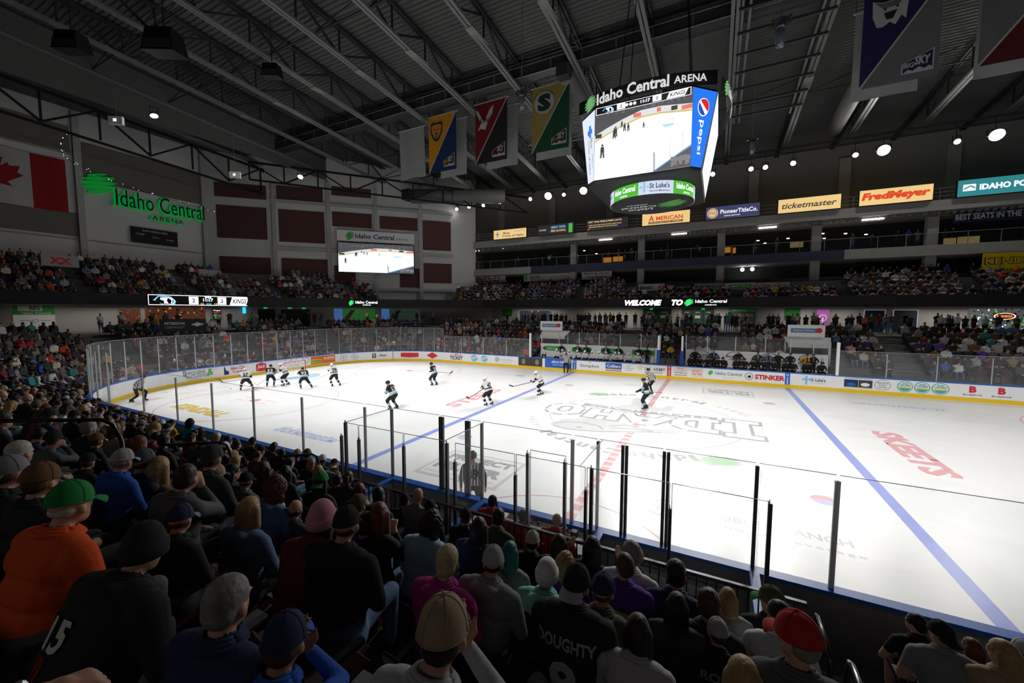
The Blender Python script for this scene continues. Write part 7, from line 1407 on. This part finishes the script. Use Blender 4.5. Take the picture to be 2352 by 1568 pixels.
# handrails in the aisles
def handrail(p0, p1, h, lab, w=.9):
    a = V(p0); b = V(p1); pts = []
    d = (b-a); up = V((0, 0, h)); pts = [a, a+up*.86, a+up*.97+d*.06, a+up+d*.15, b+up-d*.15, b+up*.97-d*.06, b+up*.86, b+up*.42, b+up*.36-d*.1, a+up*.36+d*.02]
    o = thing('aisle_handrail', lab, 'handrail', (0, 0, 0), 'black tube aisle handrails'); MB().tube(pts, .021, 8).build('rail_tube', mat('handrail black', (.015, .015, .017), .2, metal=.4, spec=.8), o, smooth=True)
for (px, py), k, l in (((1903, 1345), 0, 'black handrail loop at the bottom of the right steps, farthest of three'), ((2010, 1400), 2, 'black handrail loop in the middle of the right steps'), ((2205, 1510), 4, 'black handrail loop at the bottom right edge')):
    y = -(HY+rowd(k)+.5); p = atY(px, py, y); p.z = min(p.z, rowz(k)+1.0); handrail((p.x, y+.45, rowz(k)), (p.x, y-.25, rowz(k)), p.z-rowz(k), l)
for (px, py), D, l in (((120, 965), 4.2, 'black handrail crossing the seats at the left'), ((445, 1018), 6.6, 'black handrail in the left aisle near the boards'), ((672, 1046), 7.6, 'black handrail in the aisle left of the penalty box')):
    p = CAM+px_ray(px, py)*D; kk = max(-2, min(6, round((-HY-p.y-2.45)/.85))); handrail((p.x-.1, p.y-.5, rowz(kk)-.1), (p.x+.1, p.y+.5, rowz(kk)-.3), max(.9, p.z-rowz(kk)+.2), l)
# ================================================= PLAYERS, OFFICIALS, BENCHES
WHITE = dict(TO='white', C2='black', C3='white', PA='black', SH='black', sock=(TO, C2, TO), hem=(C2, TO)); BLACKT = dict(TO='black', C2='light blue', C3='white', PA='black', SH='black', sock=(TO, C2, TO), hem=(C3, C2))
def skin_mats(o, T, skin='light'): setm(o, m0=sm(skin), m1=cm(T['TO']), m2=cm(T['PA']), m3=SHM, m6=cm(T['C2']), m7=cm(T['C3']))
def skater(pos, rz, T, label, num=None, lean=.45, crouch=.12, feet=((-.24, .0), (.24, .05)), yaw=0, heel=None, tip=None, hands=None, helmet='white', stickc='black', group='skaters on the ice', ref=False, s=1.0, upright=False, side=0, left=False):
    B = Body(); R = Matrix.Rotation(rz, 3, 'Z'); pos = V((pos[0], pos[1], 0)); hz = .93-crouch
    hp = V((0, -.12*lean, hz)); Rt = Matrix.Rotation(side, 3, 'Y') @ Matrix.Rotation(-lean, 3, 'X')
    def Tt_(x, y, z): return hp+Rt@V((x, y, z))
    w = 1.0 if not ref else .8; hem = T['hem']
    B.cone(Tt_(-.09, 0, .0), .15*w, Tt_(.09, 0, .0), .15*w, PA); B.cone(Tt_(-.10, 0, .08), .155*w, Tt_(.10, 0, .08), .155*w, hem[1] if not ref else TO); B.cone(Tt_(-.10, 0, .14), .15*w, Tt_(.10, 0, .14), .15*w, hem[0] if not ref else TO)
    B.cone(Tt_(-.10, 0, .22), .145*w, Tt_(.10, 0, .22), .145*w, TO); B.cone(Tt_(-.12, 0, .38), .14*w, Tt_(.12, 0, .38), .14*w, TO); B.cone(Tt_(-.16, 0, .50), .10*w, Tt_(.16, 0, .50), .10*w, TO); B.cone(Tt_(0, 0, .52), .075, Tt_(0, .02, .64), .055, TO if False else SK)
    hc = Tt_(0, .05, .73); Rh = rotm(yaw, -.05-lean*.15); head(B, hc, Rh, True if ref else None)
    for i, sg in enumerate((-1, 1)):
        hj = hp+V((sg*.11, 0, -.02)); an = V((feet[i][0], feet[i][1], .13)); kn = ik(hj, an, .44, .42, hj+V((sg*.25, 1, -.3))); m3 = T['sock']
        B.cone(hj, .125*w, hj.lerp(kn, .75), .105*w, PA); B.cone(hj.lerp(kn, .8), .095*w, kn, .08*w, PA)
        if ref: B.cone(kn, .07, an, .055, PA)
        else:
            B.cone(kn, .085, kn.lerp(an, .3), .085, m3[0]); B.cone(kn.lerp(an, .42), .082, kn.lerp(an, .62), .075, m3[1]); B.cone(kn.lerp(an, .75), .068, an, .055, m3[2])
        B.cone(an+V((0, -.03, .02)), .055, an+V((0, -.04, -.05)), .05, SH); B.cone(an+V((0, -.05, -.06)), .042, an+V((0, .15, -.07)), .036, SH)
    inv = R.inverted(); tgt = hands
    if heel is not None:
        hl = inv@(V(heel)-pos); top = Tt_(-.16 if left else .16, .42, .28) if hands is None else V(hands[0]); low = top.lerp(hl, .36); tgt = (low, top) if not left else (top, low)
        if left: pass
    for i, sg in enumerate((-1, 1)):
        a = Tt_(sg*.22, 0, .48); wv = V(tgt[i]); L = (wv-a).length
        if L > .56: wv = a+(wv-a)*.56/L
        e = ik(a, wv, .30, .27, a+V((sg*.7, -.4, -.5))); B.cone(a, .09*w, a.lerp(e, .5), .08*w, TO); B.cone(a.lerp(e, .55), .08*w, a.lerp(e, .95), .075*w, (C2 if not ref else TO)); B.cone(e, .07*w, e.lerp(wv, .8), .055*w, TO)
        d = (wv-e).normalized()
        if ref: hand(B, wv, d, SK)
        else: B.cone(wv-d*.06, .055, wv+d*.03, .06, SH); B.cone(wv+d*.03, .05, wv+d*.09, .035, SH)
    me = B.grow('skater_body', .022, 2); tmat(me)
    o = thing('person', label, 'person', pos, group, rz); o.scale = (s, s, s); b = link('body', me, o); skin_mats(b, T)
    if ref: b.material_slots[1].link = 'OBJECT'; b.material_slots[1].material = stripes
    put(o, helmet_mesh(), 'helmet', headM(hc, Rh), [mat('helmet '+helmet, (.72, .72, .73) if helmet == 'white' else (.015, .015, .017), .3, var=.03)]+[cm('black'), glassmat('visor', haze=.1)])
    mb = MB()
    for i in (0, 1): x, y = feet[i]; mb.box((x-.006, y-.13, .0), (x+.006, y+.18, .045)); mb.box((x-.018, y-.1, .035), (x+.018, y-.04, .06)).box((x-.018, y+.08, .035), (x+.018, y+.14, .06))
    mb.build('skate_blade', pA, o)
    if num: back_text(o, me, [('T', str(num), 0, .32, .15*len(str(num))+.02, .26, cm('white' if T is BLACKT or ref and False else 'black'))], hc, Rt, hp, None, 'jersey_number')
    if heel is not None:
        H_ = V(heel); Tp = pos+R@(V(tgt[1]) if not left else V(tgt[0])); Tp = Tp+(Tp-H_).normalized()*.12; st = thing('hockey_stick', 'hockey stick held by the '+label, 'hockey stick', H_, 'hockey sticks'); c = cm(stickc)
        MB().bar(Tp-H_, (0, 0, .03), .022, .03).build('shaft', mat('shaft dark', (.03, .03, .032), .4) if stickc == 'black' else cm('light grey'), st); tv = V(tip)-H_; MB().bar((0, 0, .03), (tv.x, tv.y, max(tv.z, .03)), .02, .07).build('blade', c, st)
    return o
stripes = bpy.data.materials.new('referee stripes'); stripes.use_nodes = True; nt = stripes.node_tree; b = nt.nodes['Principled BSDF']; b.inputs['Roughness'].default_value = .8
tc = nt.nodes.new('ShaderNodeTexCoord'); sx__ = nt.nodes.new('ShaderNodeSeparateXYZ'); m1 = nt.nodes.new('ShaderNodeMath'); m1.operation = 'MULTIPLY'; m1.inputs[1].default_value = 13; m2 = nt.nodes.new('ShaderNodeMath'); m2.operation = 'FRACT'; m3 = nt.nodes.new('ShaderNodeMath'); m3.operation = 'GREATER_THAN'; m3.inputs[1].default_value = .5
mx = nt.nodes.new('ShaderNodeMix'); mx.data_type = 'RGBA'; mx.inputs[6].default_value = (.02, .02, .02, 1); mx.inputs[7].default_value = (.6, .6, .6, 1)
for a_, b_ in ((tc.outputs['Object'], sx__.inputs[0]), (sx__.outputs['X'], m1.inputs[0]), (m1.outputs[0], m2.inputs[0]), (m2.outputs[0], m3.inputs[0]), (m3.outputs[0], mx.inputs[0]), (mx.outputs[2], b.inputs['Base Color'])): nt.links.new(a_, b_)
rd = math.radians
def ic(px, py): p = atZ(px, py, 0); return (p.x, p.y, .02)
skater((-24.64, -5.2), rd(62), WHITE, 'white-jersey skater number 27 reaching for the puck', 27, .6, .2, ((-.3, 0), (.38, -.1)), heel=ic(512, 879), tip=ic(503, 872), stickc='black')
skater((-24.56, -3.6), rd(50), BLACKT, 'black-jersey skater number 53 tangled in front of the net', 53, .5, .16, ((-.22, 0), (.2, 0)), helmet='black', heel=ic(591, 886), tip=ic(583, 881), stickc='white')
skater((-24.0, -2.85), rd(130), WHITE, 'white-jersey skater pushing against number 53', None, .45, .1, ((-.18, .1), (.22, -.1)), hands=((-.2, .45, 1.15), (.2, .45, 1.1)), side=.1)
skater((-21.79, -3.0), rd(62), BLACKT, 'black-jersey skater number 93 skating towards the net', 93, .6, .2, ((-.2, 0), (.45, -.15)), helmet='black', heel=ic(632, 873), tip=ic(625, 869))
skater((-20.63, -1.5), rd(78), WHITE, 'white-jersey skater number 79 right of the goal', 79, .4, .1, ((-.15, 0), (.36, -.1)), heel=ic(723, 872), tip=ic(715, 869), stickc='white', yaw=.3)
skater((-14.62, 2.07), rd(92), BLACKT, 'black-jersey skater number 50 alone at the far faceoff circle', 50, .35, .08, ((-.12, .1), (.15, -.1)), helmet='black', heel=ic(1034, 858), tip=ic(1040, 853), yaw=.35, left=False, hands=None)
skater((-12.17, -4.55), rd(98), BLACKT, 'black-jersey skater number 13 watching left with hands low', 13, .5, .12, ((-.15, .1), (.25, -.05)), helmet='black', hands=((-.1, .42, .92), (.12, .45, .95)), yaw=.35)
skater((-8.1, -1.35), rd(80), WHITE, 'white-jersey skater number 47 on the near blue line', 47, .42, .1, ((-.15, .05), (.24, -.05)), heel=ic(1077, 916), tip=ic(1071, 912), yaw=.3)
skater((-6.6, 2.65), rd(118), WHITE, 'white-jersey skater number 28 beyond the blue line', 28, .5, .14, ((-.14, .1), (.14, -.1)), heel=(-8.2, 1.9, .5), tip=(-8.45, 1.82, .62), yaw=.2)
skater((-.06, 1.95), rd(105), BLACKT, 'black-jersey skater number 8 gliding over the red line', 8, .2, .04, ((-.1, .08), (.12, -.05)), helmet='black', hands=((-.15, .5, .98), (.2, .15, .92)), yaw=.4)
tag(MB().bar((-.6, 1.7, 1.0), (.75, 1.95, .98), .022, .03).build('hockey_stick', cm('grey')), 'stick carried level by the skater number 8 at the red line', 'hockey stick', 'hockey sticks')
OFF = dict(TO='white', C2='black', C3='white', PA='black', SH='black', sock=(PA, PA, PA), hem=(TO, TO))
skater((-.41, 6.2), rd(60), OFF, 'striped referee with orange armband leaning in front of the far boards', None, .35, .06, ((-.12, 0), (.12, 0)), helmet='black', hands=((-.25, -.05, .85), (.3, -.05, .85)), ref=True, group='officials in striped shirts')
skater((-8.2, 11.9), rd(205), OFF, 'striped linesman pointing with arm stretched out at the far blue line', None, .08, .02, ((-.12, 0), (.14, 0)), helmet='black', hands=((-.30, .0, .9), (.62, .1, 1.55)), ref=True, group='officials in striped shirts')
skater((-26.7, -10.05), rd(-50), OFF, 'striped linesman skating in the near left corner', None, .45, .14, ((-.2, .2), (.2, -.25)), helmet='black', hands=((-.25, .1, .85), (.25, .2, .85)), ref=True, group='officials in striped shirts')
skater((-2.12, -12.25), rd(28), OFF, 'striped linesman number 89 seen from behind through the penalty box glass', 89, .1, .0, ((-.13, 0), (.13, 0)), helmet='black', hands=((-.3, .02, .85), (.32, .05, .83)), ref=True, group='officials in striped shirts')
tag(MB().tube([(-26.0, -5.45, 0), (-26.0, -5.45, .03)], .04, 12).build('puck', cm('black')), 'black puck on the ice left of number 27', 'puck')
# officials at the scorer's table
for px, py, l, kw_ in ((1132, 1152, 'person in red jacket with headset at the scorer table, leftmost of three', dict(hair='short', hairc='black')), (1203, 1184, 'person in red jacket with grey hair at the scorer table, middle of three', dict(hair='short', hairc='grey')), (1279, 1195, 'bald person in red jacket at the scorer table, rightmost of three', dict(hair=None))):
    y = -14.12; p = atY(px, py, y); key = 'desk'; kd = dict(lean=.2, arms='desk', fat=1.15); me, hc, Rh, Rt, hp = hero_mesh('desk', .017, **kd)
    o = person(p-hc, 0, 'desk', 'red', 'black', 'light', kw_.get('hair'), kw_.get('hairc', 'black'), None, None, l, 'officials at the scorer table', 1, .017, None, kd)
    if 'headset' in l:
        hs = thing('headset', 'black headset worn by the leftmost person in red', 'headset', p); MB().tube([V((.088*math.cos(a), -.01, .03+.1*math.sin(a))) for a in [i*PI/10 for i in range(11)]], .008, 6).build('headband', ibk, hs)
        for s_ in (-1, 1): MB().ball((s_*.088, .0, -.02), (.02, .035, .04)).build('ear_cup', ibk, hs)
# benches
def bench_person(x, y, z, rz, T, label, helmet='white', pose='b', kw=None, grp='players on the far benches'):
    kd = dict(VAR[pose]); kd.update(kw or {}); key = 'bench'+pose; me, hc, Rh, Rt, hp = hero_mesh(key, .04, **kd)
    o = thing('person', label, 'person', (x, y, z), grp, rz); b = link('body', me, o); skin_mats(b, T); put(o, helmet_mesh(), 'helmet', headM(hc, Rh, 1.05), [mat('helmet '+helmet, (.72, .72, .73) if helmet == 'white' else (.015, .015, .017), .3, var=.03)]+[cm('black'), glassmat('visor', haze=.1)])
for i, px in enumerate((1281, 1296, 1309, 1330, 1345, 1364, 1380, 1393, 1411, 1425, 1446, 1465)):
    p = atY(px, 815, 14.05); bench_person(p.x, 14.1, .62, PI+rnd.uniform(-.3, .5), WHITE, 'helmeted player in white on the far bench, %s from the left' % words[i], 'white')
p = atY(1250, 815, 14.05); bench_person(p.x, 14.1, .75, PI+.3, WHITE, 'goalkeeper-like player without helmet at the left end of the white bench', 'black')
for i, px in enumerate((1585, 1607, 1626, 1645, 1664, 1690, 1711, 1732, 1757, 1778, 1803, 1822, 1852, 1885)):
    p = atY(px, 838, 14.05); bench_person(p.x, 14.1, .62, PI+rnd.uniform(-.4, .4), BLACKT, 'helmeted player in black on the far bench, %s from the left' % words[i], 'black')
for i, (px, l, t_, t2, bald) in enumerate(((1290, 'coach in black hoodie by the left bench tunnel', 'black', 'black', 0), (1327, 'coach in dark suit and white shirt, leftmost standing behind the white bench', 'black', 'white', 0), (1347, 'coach in black suit second behind the white bench', 'black', 'grey', 0), (1392, 'coach in navy suit behind the middle of the white bench', 'navy', 'white', 0), (1421, 'coach in black suit and light blue shirt behind the white bench', 'black', 'light blue', 0), (1468, 'staff member in black behind the right of the white bench', 'black', 'black', 0), (1487, 'staff member in black at the right end of the white bench', 'black', 'black', 0),
        (1597, 'staff member in black at the left of the black bench', 'black', 'black', 0), (1640, 'bald coach in navy suit behind the black bench', 'navy', 'light grey', 1), (1697, 'bald coach in black suit behind the middle of the black bench', 'black', 'black', 1), (1742, 'coach in grey suit and blue tie behind the black bench', 'charcoal', 'light blue', 0), (1765, 'coach in light blue shirt and dark waistcoat', 'denim blue', 'navy', 0), (1789, 'broad reddish-haired staff member in black', 'black', 'black', 0), (1816, 'staff member in black near the right bench tunnel', 'black', 'black', 0), (1855, 'staff member in yellow top at the tunnel', 'yellow', 'black', 0), (1869, 'man in black suit at the right end of the black bench', 'black', 'grey', 0))):
    p = atY(px, 800, 15.0); kd = dict(lean=.03, arms='hips', stand=True, suit=True, hairin=True); me, hc, Rh, Rt, hp = hero_mesh('coach', .034, **kd)
    o = thing('person', l, 'person', (p.x, 15.0, .56), 'coaches and staff on the far benches', PI+rnd.uniform(-.3, .3)); b = link('body', me, o); setm(b, m1=cm(t_), m2=cm('black'), m4=(sm('light') if bald else hm(rnd.choice(['black', 'dark brown', 'grey']))), m6=cm(t2), m7=cm('navy'))
# ================================================= REST OF THE CROWD
CP = ['black']*30+['charcoal']*20+['dark grey']*12+['navy']*9+['grey']*8+['light grey']*5+['white']*6+['maroon']*5+['brown']*4+['olive']*4+['denim blue']*3+['tan', 'tan', 'blue', 'blue', 'red', 'red', 'purple', 'teal', 'cream', 'cream', 'orange', 'yellow', 'pink']
HP = ['black']*4+['dark brown']*5+['brown']*4+['blond']*2+['grey', 'auburn']
seats = []
def aisle(t, L):
    for a in AISLES:
        d = abs((t-a+PER/2) % PER-PER/2)
        if d < .75: return True
    return False
for k in range(-2, 7):
    t = -30.0
    d = rowd(k)+.45
    while t < 100:
        x, y = P(t, d); nx, ny = Pn(t); arc = (21.95 < t < 35.35) or (44.19 < t < 57.59); step = .56*(RR/(RR+d) if arc else 1); t += step
        if aisle(t, 0): continue
        if k < 0 and not (12.4 < t < 75.0 or 84.2 < t): continue
        if k < 1 and -12.5 < t < 12.5: continue
        if 9.6 < t < 13.1 and k < 4 and y > 0: continue
        if abs(t+9.3) < 1.8 and k < 4: continue
        if (V((x, y, 0))-V((CAM.x, CAM.y, 0))).length < 1.5: continue
        seats.append((x, y, rowz(k), math.atan2(nx, -ny), k, 'low', t))
for (i0, i1, nj) in ((0, 4, 9), (5, 7, 7)):
    for j in range(nj):
        q = offs(RIB[i0:i1+1], .35+.85*j+.45)
        for a, b in zip(q, q[1:]):
            a = V((*a, 0)); b = V((*b, 0)); L = (b-a).length; n = int(L/.56); u = (b-a)/L
            for m in range(n):
                p = a+u*(m+.5)*L/n
                if p.y > p.x+57.2 or (p.x < -45 and p.y > 5): continue
                if (p.x < -30 and (p.y % 7.5) < 1.3) or (p.x > -30 and ((p.x+4) % 8.5) < 1.2): continue
                if i0 == 5 and -7 < p.x < 13 and j > 2: continue
                seats.append((p.x, p.y, upz(j), math.atan2(u.y, u.x)+PI, j, 'up', 0))
cand = []
for s in seats:
    q = proj((s[0], s[1], s[2]+.9))
    if not q or not (-60 < q[0] < 2412 and 400 < q[1] < 1700): continue
    if s[1] < -13.5 and any(abs(s[0]-a)+abs(s[1]-b) < .62 for a, b, kk in PLACED): continue
    if s[5] == 'low' and s[1] < -13.5 and s[0] > -3.6: continue   # the people here were placed one by one
    r = rnd.random(); occ = .93 if s[0] < -20 or s[1] < 0 else .86
    cand.append((q[2], s, q, r < occ))
cand.sort(key=lambda a: a[0])
npp = sum(1 for o in bpy.data.objects if o.name.startswith('person'))
NIND = max(0, 300-npp)
MIDK = [('a', dict(VAR['a'])), ('b', dict(VAR['b'])), ('c', dict(VAR['c'])), ('f', dict(VAR['f'])), ('d', dict(VAR['d']))]
def lowt(key, vox, kd):
    B, hc, Rh, Rt, hp = seated(hairin=True, face=False, **kd); me = B.grow('crowd_'+key, vox, 1); tmat(me); return me, hc, Rh
MIDM = [lowt('mid'+k, .036, d) for k, d in MIDK]; LOWM = [lowt('low'+k, .062, d) for k, d in MIDK]
STM = lowt('stand', .062, dict(VAR['t']))
LAND = [(165, 1150, 'the green cap'), (282, 1060, 'the blue fleece'), (190, 975, 'the left handrail'), (360, 1000, 'the khaki cap'), (205, 985, 'the grey-haired person'), (435, 970, 'the teal jacket'), (65, 915, 'the cropped grey hair'), (75, 720, 'the INFO board'), (150, 770, 'the left aisle'), (316, 893, 'the corner linesman'), (245, 940, 'the curved blue cap rail'), (30, 800, 'the left edge of the photo'), (110, 850, 'the dark left block'), (450, 780, 'the tall end glass'), (20, 1000, 'the far left edge')]
def where(x, y):
    a = min(LAND, key=lambda l: (l[0]-x)**2+(l[1]-y)**2); dx, dy = x-a[0], y-a[1]
    near_ = 'just ' if dx*dx+dy*dy < 40**2 else ''
    return near_+('above ' if dy < -abs(dx) else 'below ' if dy > abs(dx) else 'left of ' if dx < 0 else 'right of ')+a[2]
ind = 0; stuff = []; seatstuff = []; used_l = {}
for D, s, q, oc in cand:
    if ind < NIND and oc:
        me, hc, Rh = MIDM[rnd.randrange(5)]; top = rnd.choice(CP); hr = rnd.choice(HP); hat = rnd.random() < .28; hcn = rnd.choice(['black', 'white', 'grey', 'navy', 'charcoal', 'tan'])
        wh = where(q[0], q[1]); hd_ = (hcn+' cap') if hat else hr+' hair'; lab = 'person in %s top and %s %s' % (top, hd_, wh)
        o = thing('person', lab, 'person', (s[0], s[1], s[2]), 'seated spectators in the left stands', s[3]+rnd.uniform(-.3, .3)); sc = rnd.uniform(.9, 1.04); o.scale = (sc,)*3
        b = link('body', me, o); setm(b, m0=sm(rnd.choice(['light', 'light', 'fair', 'tan'])), m1=cm(top), m2=cm(rnd.choice(['black', 'charcoal', 'denim blue'])), m4=hm(hr))
        if hat: put(o, cap_mesh(False), 'cap', headM(hc, Rh@Matrix.Rotation(-.1, 3, 'X')), [capm(hcn)]*3)
        elif rnd.random() < .3: put(o, hair_mesh('long'), 'hair', headM(hc, Rh), [hm(hr)]*8)
        ind += 1
        if SEATN < 290: seat(V((s[0], s[1], s[2])), s[3], ' '.join(('maroon seat of the %s top, %s %s' % (top, hd_, wh)).split()[:16]))
        else: seatstuff.append(s)
    else:
        if oc: stuff.append(s)
        seatstuff.append(s)
# standing people on the far concourse
for k in range(120):
    x = rnd.uniform(-20, 30); 
    stuff.append((x, 21.3+rnd.uniform(0, 3.5), 3.45, PI+rnd.uniform(-.6, .6), 9, 'st', 0))
for k in range(26): t = rnd.uniform(24, 46); x, y = P(t, 8.8+rnd.uniform(0, 1.5)); nx, ny = Pn(t); stuff.append((x, y, 3.45, math.atan2(nx, -ny), 9, 'st', 0))
for k in range(34): stuff.append((rnd.uniform(-26, 34), 30.6+rnd.random()*1.2, 11.4, PI, 9, 'st', 0))
def merged(name, items, tmpl, colorf, lab, cat, matname='crowd colours'):
    vs, fs_l, fs_n, cols = [], [], [], []; nv = 0; arrs = []
    for me in tmpl:
        n = len(me.vertices); co = np.zeros(n*3, np.float32); me.vertices.foreach_get('co', co); nl = len(me.loops); li = np.zeros(nl, np.int32); me.loops.foreach_get('vertex_index', li); pt = np.zeros(len(me.polygons), np.int32); me.polygons.foreach_get('loop_total', pt); pm = np.zeros(len(me.polygons), np.int32); me.polygons.foreach_get('material_index', pm); arrs.append((co.reshape(-1, 3), li, pt, pm))
    for s in items:
        i, pal = colorf(s); co, li, pt, pm = arrs[i]; c, q = math.cos(s[3]), math.sin(s[3]); sc = rnd.uniform(.92, 1.05)
        x = (co[:, 0]*c-co[:, 1]*q)*sc+s[0]; y = (co[:, 0]*q+co[:, 1]*c)*sc+s[1]; z = co[:, 2]*sc+s[2]; vs.append(np.stack([x, y, z], 1)); fs_l.append(li+nv); fs_n.append(pt); cols.append(pal[pm]); nv += len(co)
    V_ = np.concatenate(vs).astype(np.float32); Lp = np.concatenate(fs_l).astype(np.int32); T_ = np.concatenate(fs_n); C = np.concatenate(cols).astype(np.float32)
    me = bpy.data.meshes.new(name); me.vertices.add(len(V_)); me.vertices.foreach_set('co', V_.ravel()); me.loops.add(len(Lp)); me.loops.foreach_set('vertex_index', Lp); me.polygons.add(len(T_)); st = np.zeros(len(T_), np.int32); st[1:] = np.cumsum(T_)[:-1]; me.polygons.foreach_set('loop_start', st); me.update(calc_edges=True)
    at = me.attributes.new('tone', 'FLOAT_COLOR', 'FACE'); at.data.foreach_set('color', C.ravel()); me.polygons.foreach_set('use_smooth', [True]*len(T_)); me.validate()
    if matname not in MC:
        m = bpy.data.materials.new(matname); m.use_nodes = True; b = m.node_tree.nodes['Principled BSDF']; b.inputs['Roughness'].default_value = .8; a = m.node_tree.nodes.new('ShaderNodeAttribute'); a.attribute_name = 'tone'; m.node_tree.links.new(a.outputs['Color'], b.inputs['Base Color']); MC[matname] = m
    me.materials.append(MC[matname]); o = link(name, me); tag(o, lab, cat, kind='stuff'); return o
def pal_rand(s):
    h = HAIRC[rnd.choice(HP)] if rnd.random() < .75 else PAL[rnd.choice(['black', 'white', 'grey', 'navy', 'tan'])]; tp = PAL[rnd.choice(CP)]; sk = SKC[rnd.choice(['light', 'fair', 'tan'])]; pn = PAL[rnd.choice(['black', 'charcoal', 'denim blue'])]
    a = [sk, tp, pn, (.02, .02, .02), h, (.01, .01, .01), tp, tp]; return (5 if s[5] == 'st' else rnd.randrange(5)), np.array([(*c, 1) for c in a])
tm = [m[0] for m in LOWM]+[STM[0]]
merged('crowd', [s for s in stuff if s[5] == 'up'], tm, pal_rand, 'dense crowd of spectators seated in the upper deck', 'crowd')
merged('crowd', [s for s in stuff if s[5] != 'up'], tm, pal_rand, 'dense crowd of spectators in the lower bowl and on the concourse', 'crowd')
mc_ = np.array([(.085, .014, .018, 1)]*8)
merged('seat_rows', seatstuff, [SB_], lambda s: (0, mc_), 'rows of maroon seats behind the far spectators', 'seats')
print('people', sum(1 for o in bpy.data.objects if o.name.startswith('person')), 'seats', SEATN, 'stuff', len(stuff), 'seatstuff', len(seatstuff))
